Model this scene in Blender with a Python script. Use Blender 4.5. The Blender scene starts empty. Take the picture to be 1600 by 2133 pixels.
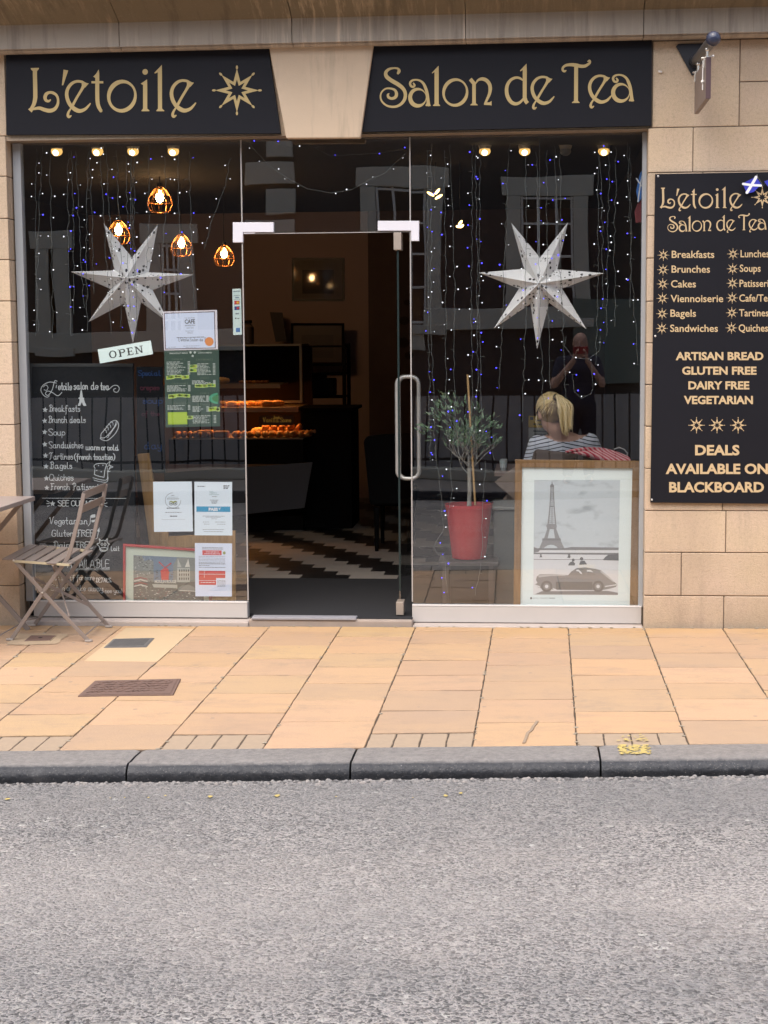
import bpy, bmesh, math, random
from mathutils import Vector, Matrix, Euler
random.seed(7)
R = math.radians
scene = bpy.context.scene
col = scene.collection

# ------------------------------------------------------------------ camera
FPX = 3430.0                       # focal length in photograph pixels (1600 x 2133)
CAM = Vector((0.0, -8.9, 1.535))
n_ = Vector(((1100 - 800) / FPX, -(702 - 1066.5) / FPX, -1)).normalized()     # facade normal, seen from the camera
u_ = Vector((math.sin(0.0018), math.cos(0.0018), 0)); u_ = (u_ - n_ * u_.dot(n_)).normalized()
x_ = n_.cross(u_)
# world axes in camera space: X = x_, Y = n_, Z = u_  -> camera-to-world matrix has them as rows
ROT = Matrix((x_, n_, u_))
cam = bpy.data.cameras.new("camera"); camo = bpy.data.objects.new("camera", cam); col.objects.link(camo)
cam.sensor_fit = 'VERTICAL'; cam.sensor_height = 36; cam.sensor_width = 36
cam.lens = FPX / 2133 * 36; cam.clip_start = 0.05; cam.clip_end = 500
camo.matrix_world = Matrix.Translation(CAM) @ ROT.to_4x4()
scene.camera = camo

# ------------------------------------------------------------------ sky, sun, exposure
SUN_D = Vector((0.20, 0.50, -1.0)).normalized()
w = bpy.data.worlds.new("World"); scene.world = w; w.use_nodes = True
nt = w.node_tree
sky = nt.nodes.new("ShaderNodeTexSky"); sky.sky_type = 'NISHITA'; sky.sun_disc = False
sky.sun_elevation = math.asin(-SUN_D.z); sky.sun_rotation = math.atan2(-SUN_D.x, -SUN_D.y)
sky.air_density = 1.0; sky.dust_density = 4.0; sky.ozone_density = 0.4; sky.altitude = 0
nt.links.new(sky.outputs[0], nt.nodes["Background"].inputs[0])
nt.nodes["Background"].inputs[1].default_value = 0.15
sl = bpy.data.lights.new("sun", 'SUN'); sl.energy = 1.5; sl.angle = R(85); sl.color = (1.0, 0.98, 0.92)
so = bpy.data.objects.new("sun", sl); col.objects.link(so)
so.rotation_euler = SUN_D.to_track_quat('-Z', 'Y').to_euler()
scene.view_settings.view_transform = 'Standard'; scene.view_settings.look = 'None'
scene.view_settings.exposure = 0.97; scene.view_settings.gamma = 1
scene.render.engine = 'CYCLES'
cy = scene.cycles
cy.use_denoising = True
try: cy.denoiser = 'OPENIMAGEDENOISE'
except Exception: pass
cy.max_bounces = 7; cy.diffuse_bounces = 4; cy.glossy_bounces = 4; cy.transmission_bounces = 4
cy.transparent_max_bounces = 24; cy.caustics_reflective = False; cy.caustics_refractive = False
cy.sample_clamp_indirect = 6; cy.use_adaptive_sampling = True; cy.adaptive_threshold = 0.012

# ------------------------------------------------------------------ pixel -> world helpers
def ray(px, py):
    return (ROT @ Vector(((px - 800) / FPX, -(py - 1066.5) / FPX, -1)))
def P(px, py, Y=0.0):
    d = ray(px, py); t = (Y - CAM.y) / d.y
    return CAM + d * t
def X(px, Y=0.0, py=700): return P(px, py, Y).x
def Z(py, Y=0.0, px=800): return P(px, py, Y).z
def VY(Y): return 0.2 - Y            # depth at which a thing in front of the glass appears mirrored

# ------------------------------------------------------------------ mesh builder
SPLIT = set()
class MB:
    def __init__(s): s.v = []; s.f = []; s.m = []
    def add(s, vs, fs, mi=0):
        b = len(s.v); s.v += [Vector(p) for p in vs]
        for f in fs: s.f.append([b + i for i in f]); s.m.append(mi)
        return s
    def box(s, x0, x1, y0, y1, z0, z1, mi=0, M=None):
        vs = [Vector((x, y, z)) for z in (z0, z1) for y in (y0, y1) for x in (x0, x1)]
        if M is not None: vs = [M @ p for p in vs]
        return s.add(vs, [(0, 2, 3, 1), (4, 5, 7, 6), (0, 1, 5, 4), (2, 6, 7, 3), (0, 4, 6, 2), (1, 3, 7, 5)], mi)
    def hexa(s, a, b, mi=0):           # two quads a (front) and b (back), same winding
        return s.add(list(a) + list(b), [(0, 1, 2, 3), (7, 6, 5, 4), (0, 4, 5, 1), (1, 5, 6, 2), (2, 6, 7, 3), (3, 7, 4, 0)], mi)
    def cyl(s, p0, p1, r0, r1=None, n=12, mi=0, cap=True):
        p0 = Vector(p0); p1 = Vector(p1); r1 = r0 if r1 is None else r1
        d = (p1 - p0).normalized(); a = d.orthogonal().normalized(); b = d.cross(a)
        vs = []
        for p, r in ((p0, r0), (p1, r1)):
            for i in range(n):
                t = 2 * math.pi * i / n; vs.append(p + (a * math.cos(t) + b * math.sin(t)) * r)
        fs = [(i, (i + 1) % n, n + (i + 1) % n, n + i) for i in range(n)]
        if cap: fs += [tuple(range(n - 1, -1, -1)), tuple(range(n, 2 * n))]
        return s.add(vs, fs, mi)
    def tube(s, pts, r, n=8, mi=0, cap=True):
        pts = [Vector(p) for p in pts]; N = len(pts)
        rs = r if isinstance(r, (list, tuple)) else [r] * N
        vs = []; prev = None
        for i, p in enumerate(pts):
            d = (pts[min(i + 1, N - 1)] - pts[max(i - 1, 0)])
            d = d.normalized() if d.length > 1e-9 else Vector((0, 0, 1))
            a = d.orthogonal() if prev is None else prev - d * prev.dot(d)
            if a.length < 1e-6: a = d.orthogonal()
            a.normalize(); prev = a; b = d.cross(a)
            for k in range(n):
                t = 2 * math.pi * k / n; vs.append(p + (a * math.cos(t) + b * math.sin(t)) * rs[i])
        fs = [(i * n + k, i * n + (k + 1) % n, (i + 1) * n + (k + 1) % n, (i + 1) * n + k) for i in range(N - 1) for k in range(n)]
        if cap: fs += [tuple(range(n - 1, -1, -1)), tuple(range((N - 1) * n, N * n))]
        return s.add(vs, fs, mi)
    def strap(s, pts, w, t, side, mi=0):   # flat bar along pts; width w lies along 'side' projected, thickness t
        pts = [Vector(p) for p in pts]; N = len(pts); side = Vector(side); vs = []
        for i, p in enumerate(pts):
            d = (pts[min(i + 1, N - 1)] - pts[max(i - 1, 0)]).normalized()
            a = (side - d * side.dot(d)).normalized(); b = d.cross(a)
            for sa, sb in ((-1, -1), (1, -1), (1, 1), (-1, 1)): vs.append(p + a * sa * w / 2 + b * sb * t / 2)
        fs = [(i * 4 + k, i * 4 + (k + 1) % 4, i * 4 + 4 + (k + 1) % 4, i * 4 + 4 + k) for i in range(N - 1) for k in range(4)]
        fs += [(3, 2, 1, 0), tuple(range(N * 4 - 4, N * 4))]
        return s.add(vs, fs, mi)
    def lathe(s, prof, c, n=24, mi=0, M=None):
        c = Vector(c); vs = []
        for (r, z) in prof:
            for k in range(n):
                t = 2 * math.pi * k / n; p = Vector((r * math.cos(t), r * math.sin(t), z))
                vs.append(c + (M @ p if M is not None else p))
        L = len(prof)
        fs = [(i * n + k, i * n + (k + 1) % n, (i + 1) * n + (k + 1) % n, (i + 1) * n + k) for i in range(L - 1) for k in range(n)]
        fs += [tuple(range(n - 1, -1, -1)), tuple(range((L - 1) * n, L * n))]
        return s.add(vs, fs, mi)
    def ball(s, c, r, n=10, mi=0, sc=(1, 1, 1), M=None):
        c = Vector(c); vs = []; m = n // 2 + 1
        for i in range(m + 1):
            ph = math.pi * i / m
            if i in (0, m):
                p = Vector((0, 0, r * sc[2] * math.cos(ph))); vs.append(c + (M @ p if M is not None else p)); continue
            for k in range(n):
                t = 2 * math.pi * k / n
                p = Vector((r * sc[0] * math.sin(ph) * math.cos(t), r * sc[1] * math.sin(ph) * math.sin(t), r * sc[2] * math.cos(ph)))
                vs.append(c + (M @ p if M is not None else p))
        fs = [(0, 1 + k, 1 + (k + 1) % n) for k in range(n)]
        for i in range(m - 2):
            o = 1 + i * n; fs += [(o + k, o + n + k, o + n + (k + 1) % n, o + (k + 1) % n) for k in range(n)]
        o = 1 + (m - 2) * n; e = len(vs) - 1
        fs += [(o + k, e, o + (k + 1) % n) for k in range(n)]
        return s.add(vs, fs, mi)
    def prism(s, front, d, mi=0):       # polygon of 3D points pushed back by vector d
        front = [Vector(p) for p in front]; d = Vector(d); n = len(front)
        return s.add(front + [p + d for p in front], [tuple(range(n)), tuple(range(2 * n - 1, n - 1, -1))] + [(i, n + i, n + (i + 1) % n, (i + 1) % n) for i in range(n)], mi)
    def pxpoly(s, pts, Y, mi=0): return s.add([P(x, y, Y) for x, y in pts], [tuple(range(len(pts)))], mi)
    def pxbar(s, x0, y0, x1, y1, Y, mi=0): return s.pxpoly([(x0, y0), (x1, y0), (x1, y1), (x0, y1)], Y, mi)
    def build(s, name, mats, parent=None, smooth=False, bevel=0, seg=2, angle=40, origin=None):
        if name in SPLIT and isinstance(mats, list) and len(set(s.m)) > 1:      # one mesh for each printed colour
            for k in sorted(set(s.m)):
                q = MB(); used = {}
                for f, mi in zip(s.f, s.m):
                    if mi != k: continue
                    for i in f:
                        if i not in used: used[i] = len(q.v); q.v.append(s.v[i])
                    q.f.append([used[i] for i in f]); q.m.append(0)
                o = q.build(name, mats[k], parent)
            return o
        me = bpy.data.meshes.new(name)
        o0 = wloc(parent) if parent else (Vector(origin) if origin is not None else Vector((0, 0, 0)))
        me.from_pydata([tuple(p - o0) for p in s.v], [], s.f)
        for m in (mats if isinstance(mats, (list, tuple)) else [mats]): me.materials.append(m)
        me.polygons.foreach_set("material_index", s.m)
        if smooth:
            me.polygons.foreach_set("use_smooth", [True] * len(me.polygons)); me.set_sharp_from_angle(angle=R(angle))
        me.update()
        o = bpy.data.objects.new(name, me); col.objects.link(o)
        if parent: o.parent = parent
        elif origin is not None: o.location = o0
        if bevel:
            b = o.modifiers.new("bevel", 'BEVEL'); b.width = bevel; b.segments = seg; b.limit_method = 'ANGLE'; b.angle_limit = R(35)
        return o
def wloc(o):
    v = Vector((0, 0, 0))
    while o: v += o.location; o = o.parent
    return v
def tag(o, label=None, cat=None, group=None, kind=None):
    if label: o["label"] = label
    if cat: o["category"] = cat
    if group: o["group"] = group
    if kind: o["kind"] = kind
    return o
def thing(name, label, cat, loc=(0, 0, 0), group=None):
    o = bpy.data.objects.new(name, None); col.objects.link(o); o.location = loc; o.empty_display_size = .1
    return tag(o, label, cat, group)
def dup(root, loc=None, rotz=None, label=None, group=None):
    r = root.copy(); col.objects.link(r)
    if loc is not None: r.location = loc
    if rotz is not None: r.rotation_euler = (0, 0, rotz)
    if label: r["label"] = label
    if group: r["group"] = group
    for ch in list(root.children):
        c = ch.copy(); col.objects.link(c); c.parent = r
        for g in ch.children:
            d = g.copy(); col.objects.link(d); d.parent = c
    return r

# ------------------------------------------------------------------ materials
def mat(name, rgb, rough=.6, metal=0, spec=None, emit=None, estr=0):
    m = bpy.data.materials.new(name); m.use_nodes = True
    b = m.node_tree.nodes["Principled BSDF"]
    b.inputs["Base Color"].default_value = (*rgb, 1); b.inputs["Roughness"].default_value = rough; b.inputs["Metallic"].default_value = metal
    if spec is not None: b.inputs["Specular IOR Level"].default_value = spec
    if emit: b.inputs["Emission Color"].default_value = (*emit, 1); b.inputs["Emission Strength"].default_value = estr
    return m
class NG:
    def __init__(s, m): s.t = m.node_tree; s.b = s.t.nodes["Principled BSDF"]
    def n(s, ty, **k):
        x = s.t.nodes.new("ShaderNode" + ty)
        for a, v in k.items(): setattr(x, a, v)
        return x
    def l(s, a, b): s.t.links.new(a, b)
    def coord(s, sc=(1, 1, 1)):
        c = s.n("TexCoord"); mp = s.n("Mapping"); mp.inputs["Scale"].default_value = sc; s.l(c.outputs["Object"], mp.inputs[0]); return mp.outputs[0]
    def noise(s, scale, detail=4, rough=.6, sc=(1, 1, 1)):
        x = s.n("TexNoise"); x.inputs["Scale"].default_value = scale; x.inputs["Detail"].default_value = detail; x.inputs["Roughness"].default_value = rough
        s.l(s.coord(sc), x.inputs["Vector"]); return x.outputs["Fac"]
    def vor(s, scale, feature='F1', sc=(1, 1, 1), rnd=1):
        x = s.n("TexVoronoi"); x.feature = feature; x.inputs["Scale"].default_value = scale; x.inputs["Randomness"].default_value = rnd
        s.l(s.coord(sc), x.inputs["Vector"]); return x
    def ramp(s, fac, stops, interp='LINEAR'):
        r = s.n("ValToRGB"); r.color_ramp.interpolation = interp; e = r.color_ramp.elements
        while len(e) < len(stops): e.new(.5)
        for i, (p, c) in enumerate(stops):
            e[i].position = p; e[i].color = (*(c if isinstance(c, (tuple, list)) else (c, c, c)), 1)
        s.l(fac, r.inputs[0]); return r.outputs[0]
    def mix(s, fac, a, b, mode='MIX'):
        x = s.n("Mix"); x.data_type = 'RGBA'; x.blend_type = mode
        for i, v in ((0, fac), (6, a), (7, b)):
            if isinstance(v, (int, float)): x.inputs[i].default_value = v
            elif isinstance(v, (tuple, list)): x.inputs[i].default_value = (*v, 1)
            else: s.l(v, x.inputs[i])
        return x.outputs[2]
    def math(s, op, a, b=None):
        x = s.n("Math"); x.operation = op
        for i, v in ((0, a), (1, b)):
            if v is None: continue
            if isinstance(v, (int, float)): x.inputs[i].default_value = v
            else: s.l(v, x.inputs[i])
        return x.outputs[0]
    def island(s): return s.n("NewGeometry").outputs["Random Per Island"]
    def base(s, c): s.l(c, s.b.inputs["Base Color"])
    def rough(s, c): s.l(c, s.b.inputs["Roughness"])
    def bump(s, h, strength=.3, dist=.01):
        x = s.n("Bump"); x.inputs["Strength"].default_value = strength; x.inputs["Distance"].default_value = dist
        s.l(h, x.inputs["Height"]); s.l(x.outputs[0], s.b.inputs["Normal"])

def m_stone():
    m = mat("sandstone", (.5, .38, .27), .9); g = NG(m)
    c = g.mix(g.island(), (.69, .535, .37), (.50, .39, .27))
    g.base(g.mix(g.ramp(g.noise(3.0, 5), [(.35, 0), (.75, .75)]), c, (.66, .50, .39)))
    c2 = g.mix(g.ramp(g.noise(1.7, 6, .7, (1, 1, .35)), [(.52, 0), (.78, .55)]), g.b.inputs["Base Color"].links[0].from_socket, (.36, .27, .20))
    c3 = g.mix(g.ramp(g.noise(60, 3), [(.5, 0), (.72, .32)]), c2, (.34, .26, .18))
    c3 = g.mix(g.ramp(g.noise(12, 4, .7, (1, 1, .12)), [(.56, 0), (.74, .35)]), c3, (.33, .26, .19))
    c4 = g.mix(g.ramp(g.noise(200, 2), [(.3, .3), (.6, 0)]), c3, (.28, .21, .15))
    sz = g.n("SeparateXYZ"); tc = g.n("TexCoord"); g.l(tc.outputs["Object"], sz.inputs[0])
    low = g.math('SUBTRACT', g.math('MULTIPLY', g.noise(5, 5, .7, (1, 1, .5)), .55), sz.outputs[2])                      # splash grime near the pavement
    c4 = g.mix(g.ramp(low, [(.05, 0), (.38, .5)]), c4, (.25, .20, .15))
    g.base(c4); g.bump(g.noise(110, 4, .7), .6, .006); return m
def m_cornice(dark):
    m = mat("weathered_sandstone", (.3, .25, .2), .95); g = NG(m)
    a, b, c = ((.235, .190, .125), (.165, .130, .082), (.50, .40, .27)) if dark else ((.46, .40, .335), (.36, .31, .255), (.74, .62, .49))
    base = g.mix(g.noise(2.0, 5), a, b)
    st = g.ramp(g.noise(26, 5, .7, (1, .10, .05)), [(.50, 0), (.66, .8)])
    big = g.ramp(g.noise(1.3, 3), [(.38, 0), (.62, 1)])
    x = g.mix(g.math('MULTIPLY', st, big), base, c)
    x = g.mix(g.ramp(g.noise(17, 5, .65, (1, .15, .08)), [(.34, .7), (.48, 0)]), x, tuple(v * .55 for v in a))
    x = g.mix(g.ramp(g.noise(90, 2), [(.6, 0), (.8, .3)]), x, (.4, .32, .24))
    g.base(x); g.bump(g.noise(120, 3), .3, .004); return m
def m_key():
    m = mat("keystone_sandstone", (.6, .47, .36), .9); g = NG(m)
    x = g.mix(g.noise(3, 5), (.66, .515, .37), (.57, .44, .315))
    x = g.mix(g.ramp(g.noise(9, 5, .7, (1, 1, .10)), [(.50, 0), (.68, .6)]), x, (.36, .29, .21))
    x = g.mix(g.ramp(g.noise(4, 4), [(.3, .4), (.5, 0)]), x, (.72, .57, .42))
    g.base(x); g.bump(g.noise(140, 3), .3, .003); return m
def m_slab():
    m = mat("buff_paving", (.6, .38, .23), .85); g = NG(m)
    c = g.ramp(g.island(), [(0, (.52, .33, .19)), (.2, (.42, .28, .185)), (.4, (.53, .345, .22)), (.6, (.475, .312, .18)), (.8, (.385, .27, .19)), (1, (.50, .34, .18))])
    x = g.mix(g.ramp(g.noise(1.6, 4), [(.4, 0), (.72, .6)]), c, (.49, .325, .185))
    x = g.mix(g.ramp(g.noise(7, 5, .7, (.5, 1.6, 1)), [(.50, 0), (.75, .6)]), x, (.36, .25, .178))
    x = g.mix(g.ramp(g.noise(2.6, 6, .75), [(.56, 0), (.7, .35)]), x, (.33, .235, .165))
    x = g.mix(g.ramp(g.noise(160, 2), [(.45, 0), (.75, .3)]), x, (.33, .235, .16))
    v = g.vor(38); x = g.mix(g.ramp(v.outputs["Distance"], [(.05, .7), (.10, 0)]), x, (.36, .27, .2))
    sp = g.vor(5.5); x = g.mix(g.ramp(sp.outputs["Distance"], [(.045, .75), (.07, 0)]), x, (.25, .20, .165))
    sy = g.n("SeparateXYZ"); tc = g.n("TexCoord"); g.l(tc.outputs["Object"], sy.inputs[0])
    near = g.math('ADD', g.math('MULTIPLY', sy.outputs[1], 1.5), g.math('MULTIPLY', g.noise(2.2, 5, .7), 1.3))       # ochre staining washed off the shop wall
    x = g.mix(g.ramp(near, [(.2, 0), (.7, .6)]), x, (.49, .305, .125))
    x = g.mix(g.ramp(g.noise(4.5, 6, .8, (1, 1.5, 1)), [(.54, 0), (.68, .45)]), x, (.30, .225, .168))
    g.base(x); g.bump(g.noise(90, 4, .7), .6, .004); return m
def m_road():
    m = mat("asphalt", (.18, .17, .17), .85); g = NG(m)
    v = g.vor(56); e = g.vor(56, 'DISTANCE_TO_EDGE')
    rnd = g.n("SeparateColor"); g.l(v.outputs["Color"], rnd.inputs[0])
    st = g.ramp(rnd.outputs[0], [(0, (.115, .113, .114)), (.14, (.19, .187, .187)), (.5, (.275, .269, .266)), (.94, (.345, .333, .326)), (.985, (.45, .43, .40)), (.996, (.62, .61, .58))])
    patch = g.ramp(g.noise(1.1, 5, .6), [(.36, .15), (.66, 1)])
    edge = g.ramp(e.outputs["Distance"], [(.05, 1), (.16, 0)])
    x = g.mix(g.math('MULTIPLY', edge, patch), st, (.54, .50, .475))
    x = g.mix(g.ramp(g.noise(85, 3), [(.40, 1), (.475, 0)]), x, (.045, .044, .046))
    x = g.mix(g.ramp(g.noise(1.4, 4, .6, (.12, 1, 1)), [(.42, 0), (.66, .45)]), x, (.225, .22, .218))
    x = g.mix(g.ramp(g.noise(.9, 5, .7), [(.5, 0), (.7, .3)]), x, (.46, .41, .375))
    x = g.mix(g.ramp(g.noise(26, 4, .7), [(.5, 0), (.72, .5)]), x, (.41, .375, .35))
    sy = g.n("SeparateXYZ"); tc = g.n("TexCoord"); g.l(tc.outputs["Object"], sy.inputs[0])
    yy = g.math('ADD', sy.outputs[1], g.math('MULTIPLY', g.math('SUBTRACT', g.noise(1.3, 5, .65, (.35, 1, 1)), .5), 1.1))
    x = g.mix(g.ramp(g.math('MULTIPLY', g.math('ADD', yy, 4.3), .6), [(.48, 0), (.78, .45)]), x, (.195, .193, .194))          # smooth dark strip by the gutter
    wheel = g.math('MULTIPLY', g.math('ABSOLUTE', g.math('ADD', yy, 4.1)), 1.0)
    x = g.mix(g.ramp(wheel, [(.0, .32), (.6, 0)]), x, (.475, .44, .415))                                                       # tyre-worn lighter track
    g.base(x); g.bump(g.math('ADD', g.math('MULTIPLY', e.outputs["Distance"], 1.4), g.noise(90, 3)), .95, .014); return m
def m_kerb():
    m = mat("whinstone", (.12, .12, .125), .55); g = NG(m)
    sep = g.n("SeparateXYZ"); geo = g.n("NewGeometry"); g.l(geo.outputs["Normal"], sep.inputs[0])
    top = g.ramp(sep.outputs[2], [(.86, 0), (.985, 1)])          # dust lies on the flat top; side colour is darkened for shade
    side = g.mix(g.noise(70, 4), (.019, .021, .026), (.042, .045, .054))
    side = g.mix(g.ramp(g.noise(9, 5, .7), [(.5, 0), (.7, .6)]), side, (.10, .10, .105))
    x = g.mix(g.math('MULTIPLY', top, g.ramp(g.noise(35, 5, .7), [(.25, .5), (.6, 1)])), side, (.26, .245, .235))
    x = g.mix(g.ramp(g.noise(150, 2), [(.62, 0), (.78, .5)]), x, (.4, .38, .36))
    g.base(x); g.bump(g.noise(55, 5), .55, .012); g.b.inputs['Specular IOR Level'].default_value = .38; g.b.inputs['Roughness'].default_value = .48; return m
def m_speck(name, a, b, rough=.6, sc=40, bump=.2, metal=0):
    m = mat(name, a, rough, metal); g = NG(m); g.base(g.mix(g.noise(sc, 5), a, b)); g.bump(g.noise(sc * 2, 3), bump, .003); return m
def m_wood(name, a, b, sc=(1, 1, 1), rough=.5):
    m = mat(name, a, rough); g = NG(m)
    g.base(g.mix(g.ramp(g.noise(18, 5, .6, sc), [(.35, 0), (.65, 1)]), a, b)); g.bump(g.noise(40, 3, .6, sc), .15, .002); return m
def m_glass():
    m = bpy.data.materials.new("window_glass"); m.use_nodes = True; t = m.node_tree; t.nodes.clear()
    o = t.nodes.new("ShaderNodeOutputMaterial"); mx = t.nodes.new("ShaderNodeMixShader"); fr = t.nodes.new("ShaderNodeFresnel"); fr.inputs[0].default_value = 2.65
    tr = t.nodes.new("ShaderNodeBsdfTransparent"); tr.inputs[0].default_value = (.985, .99, .988, 1)
    gl = t.nodes.new("ShaderNodeBsdfGlossy"); gl.inputs["Roughness"].default_value = 0.0
    tc = t.nodes.new("ShaderNodeTexCoord"); nz = t.nodes.new("ShaderNodeTexNoise"); nz.inputs["Scale"].default_value = 1.6; nz.inputs["Detail"].default_value = 1
    bp = t.nodes.new("ShaderNodeBump"); bp.inputs["Strength"].default_value = .10; bp.inputs["Distance"].default_value = .012
    t.links.new(tc.outputs["Object"], nz.inputs["Vector"]); t.links.new(nz.outputs["Fac"], bp.inputs["Height"]); t.links.new(bp.outputs[0], gl.inputs["Normal"])
    ge = t.nodes.new('ShaderNodeNewGeometry'); iv = t.nodes.new('ShaderNodeMath'); iv.operation = 'SUBTRACT'; iv.inputs[0].default_value = 1; t.links.new(ge.outputs['Backfacing'], iv.inputs[1])
    ml = t.nodes.new('ShaderNodeMath'); ml.operation = 'MULTIPLY'; t.links.new(iv.outputs[0], ml.inputs[0]); t.links.new(fr.outputs[0], ml.inputs[1])
    t.links.new(ml.outputs[0], mx.inputs[0]); t.links.new(tr.outputs[0], mx.inputs[1]); t.links.new(gl.outputs[0], mx.inputs[2]); t.links.new(mx.outputs[0], o.inputs[0])
    return m
def m_emit(name, rgb, s, sample=True):
    m = bpy.data.materials.new(name); m.use_nodes = True; t = m.node_tree; t.nodes.clear()
    o = t.nodes.new("ShaderNodeOutputMaterial"); e = t.nodes.new("ShaderNodeEmission"); e.inputs[0].default_value = (*rgb, 1); e.inputs[1].default_value = s
    t.links.new(e.outputs[0], o.inputs[0])
    if not sample: m.cycles.emission_sampling = 'NONE'
    return m

STONE, KEY, COR_L, COR_D = m_stone(), m_key(), m_cornice(False), m_cornice(True)
SLAB, ROAD, KERB, GLASS = m_slab(), m_road(), m_kerb(), m_glass()
MORTAR = m_speck("mortar", (.20, .155, .115), (.13, .10, .075), .95, 60)
SIGN = m_speck("sign_black_paint", (.0085, .0085, .012), (.012, .012, .017), .5, 3, .02); SIGN.node_tree.nodes["Principled BSDF"].inputs["Specular IOR Level"].default_value = .22
GOLD = m_speck("gold_vinyl", (.50, .37, .15), (.56, .42, .19), .45, 8, .03)
GOLD_P = m_speck("pale_gold_vinyl", (.55, .40, .22), (.60, .45, .26), .5, 8, .03)
ALU = m_speck("brushed_aluminium", (.55, .52, .50), (.47, .45, .43), .5, 6, .05)
ALU_W = m_speck("white_fitting", (.80, .79, .84), (.74, .73, .79), .4, 4, .02)
STEEL = mat("brushed_steel", (.62, .61, .58), .38, .55)
FRAME = m_speck("grey_window_frame", (.40, .42, .44), (.33, .35, .37), .5, 5, .05)
BLACK = mat("black_paint", (.012, .012, .013), .45)
DARK = mat("dark_gap", (.008, .008, .008), .9)
WIRE = mat("cable_grey", (.13, .145, .14), .5)
PAPER = m_speck("white_paper", (.74, .87, .98), (.71, .84, .96), .7, 3, .02)
PAPER_B = m_speck("bluish_paper", (.68, .78, .97), (.65, .75, .95), .6, 3, .02)
PAPER_G = m_speck("greenish_paper", (.66, .82, .80), (.63, .79, .77), .7, 3, .02)
INK = mat("ink", (.05, .055, .07), .7); INK_L = mat("faded_ink", (.15, .18, .22), .7)
CHALK = m_speck("chalk", (.62, .68, .70), (.45, .50, .53), .9, 60, .1)
CHALKB = m_speck("chalkboard_black", (.010, .012, .014), (.017, .019, .022), .75, 6, .05); CHALKB.node_tree.nodes['Principled BSDF'].inputs['Specular IOR Level'].default_value = .1
TAUPE = m_speck("taupe_metal_paint", (.26, .215, .19), (.23, .19, .17), .42, 15, .05)
CREAM = mat("worn_cream_paint", (.50, .44, .30), .55)
# ------------------------------------------------------------------ street: pavement, kerb, road
def lerp(a, b, t): return a + (b - a) * t
def seg(p0, p1): return lambda x: p0 + (p1 - p0) * ((x - p0.x) / (p1.x - p0.x))
SB = seg(P(0, 1302, -.02), P(1600, 1309, -.02))              # line where the pavement meets the shop
KB = seg(P(0, 1564, -2.50), P(1600, 1549, -2.38))             # back edge of the kerb
KF = seg(P(0, 1592, -2.735), P(1600, 1577, -2.615))           # front arris of the kerb
KR = seg(P(0, 1634, -2.765), P(1600, 1617, -2.645))           # kerb foot, on the road
def ground_z(x, y):
    a, b = SB(x), KB(x)
    return lerp(a.z, b.z, (a.y - y) / (a.y - b.y))
def G(px, py):                                                # pixel -> point on the pavement
    Y = -1.2
    for _ in range(30):
        p = P(px, py, Y); d = ray(px, py); e = p.z - ground_z(p.x, p.y)
        s = (KB(p.x).z - SB(p.x).z) / (KB(p.x).y - SB(p.x).y)
        Y -= e / (d.z / d.y - s)
    return P(px, py, Y)
def pv(x_top, x_bot, v):                                       # v = 0 at the shop, 1 at the kerb
    x = lerp(x_top, x_bot, v); a, b = SB(x), KB(x); return Vector((x, lerp(a.y, b.y, v), lerp(a.z, b.z, v)))

cols = [(-180, -600), (-30, -320), (112, -85), (257, -85 + 0), ]
lines = [(-340, 1297, -800, 1572), (-190, 1298, -560, 1570), (-38, 1299, -330, 1567), (112, 1301, -105 - 110, 1566), (257, 1303, -85, 1565), (412, 1305, 120, 1563),
         (562, 1306, 332, 1561), (712, 1307, 547, 1559), (866, 1307, 760, 1557), (1027, 1308, 984, 1555), (1184, 1308, 1202, 1552),
         (1342, 1308, 1435, 1551), (1505, 1309, 1662, 1549), (1668, 1309, 1890, 1547), (1830, 1310, 2120, 1545), (1990, 1311, 2350, 1543)]
lx = []
for (a, b, c, d) in lines:
    Yt = -.02; p = P(a, b, Yt); q = P(c, d, KB(P(c, d, -2.44).x).y); lx.append((p.x, q.x))
def vof(py, xt, xb):
    lo, hi = 0.0, 1.0
    px = lerp(xt, xb, .5); base = pv(px, px, 0)
    for _ in range(40):
        m = (lo + hi) / 2; p = pv(px, px, m); yy = proj(p)[1]
        if yy < py: lo = m
        else: hi = m
    return lo
RINV = ROT.transposed()
def proj(p):
    c = RINV @ (Vector(p) - CAM); return (800 + FPX * c.x / -c.z, 1066.5 - FPX * c.y / -c.z)
xa, xb_ = lx[9][0], lx[9][1]
T1 = [0] + [vof(y, xa, xb_) for y in (1328, 1358, 1389, 1422, 1458, 1502)] + [1]
T2 = [0] + [vof(y, xa, xb_) for y in (1316, 1343, 1374, 1406, 1440, 1481, 1525)] + [1]
sm = MB(); setts = MB()
pat = ((412, 1305), )
gap = .0029
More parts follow.
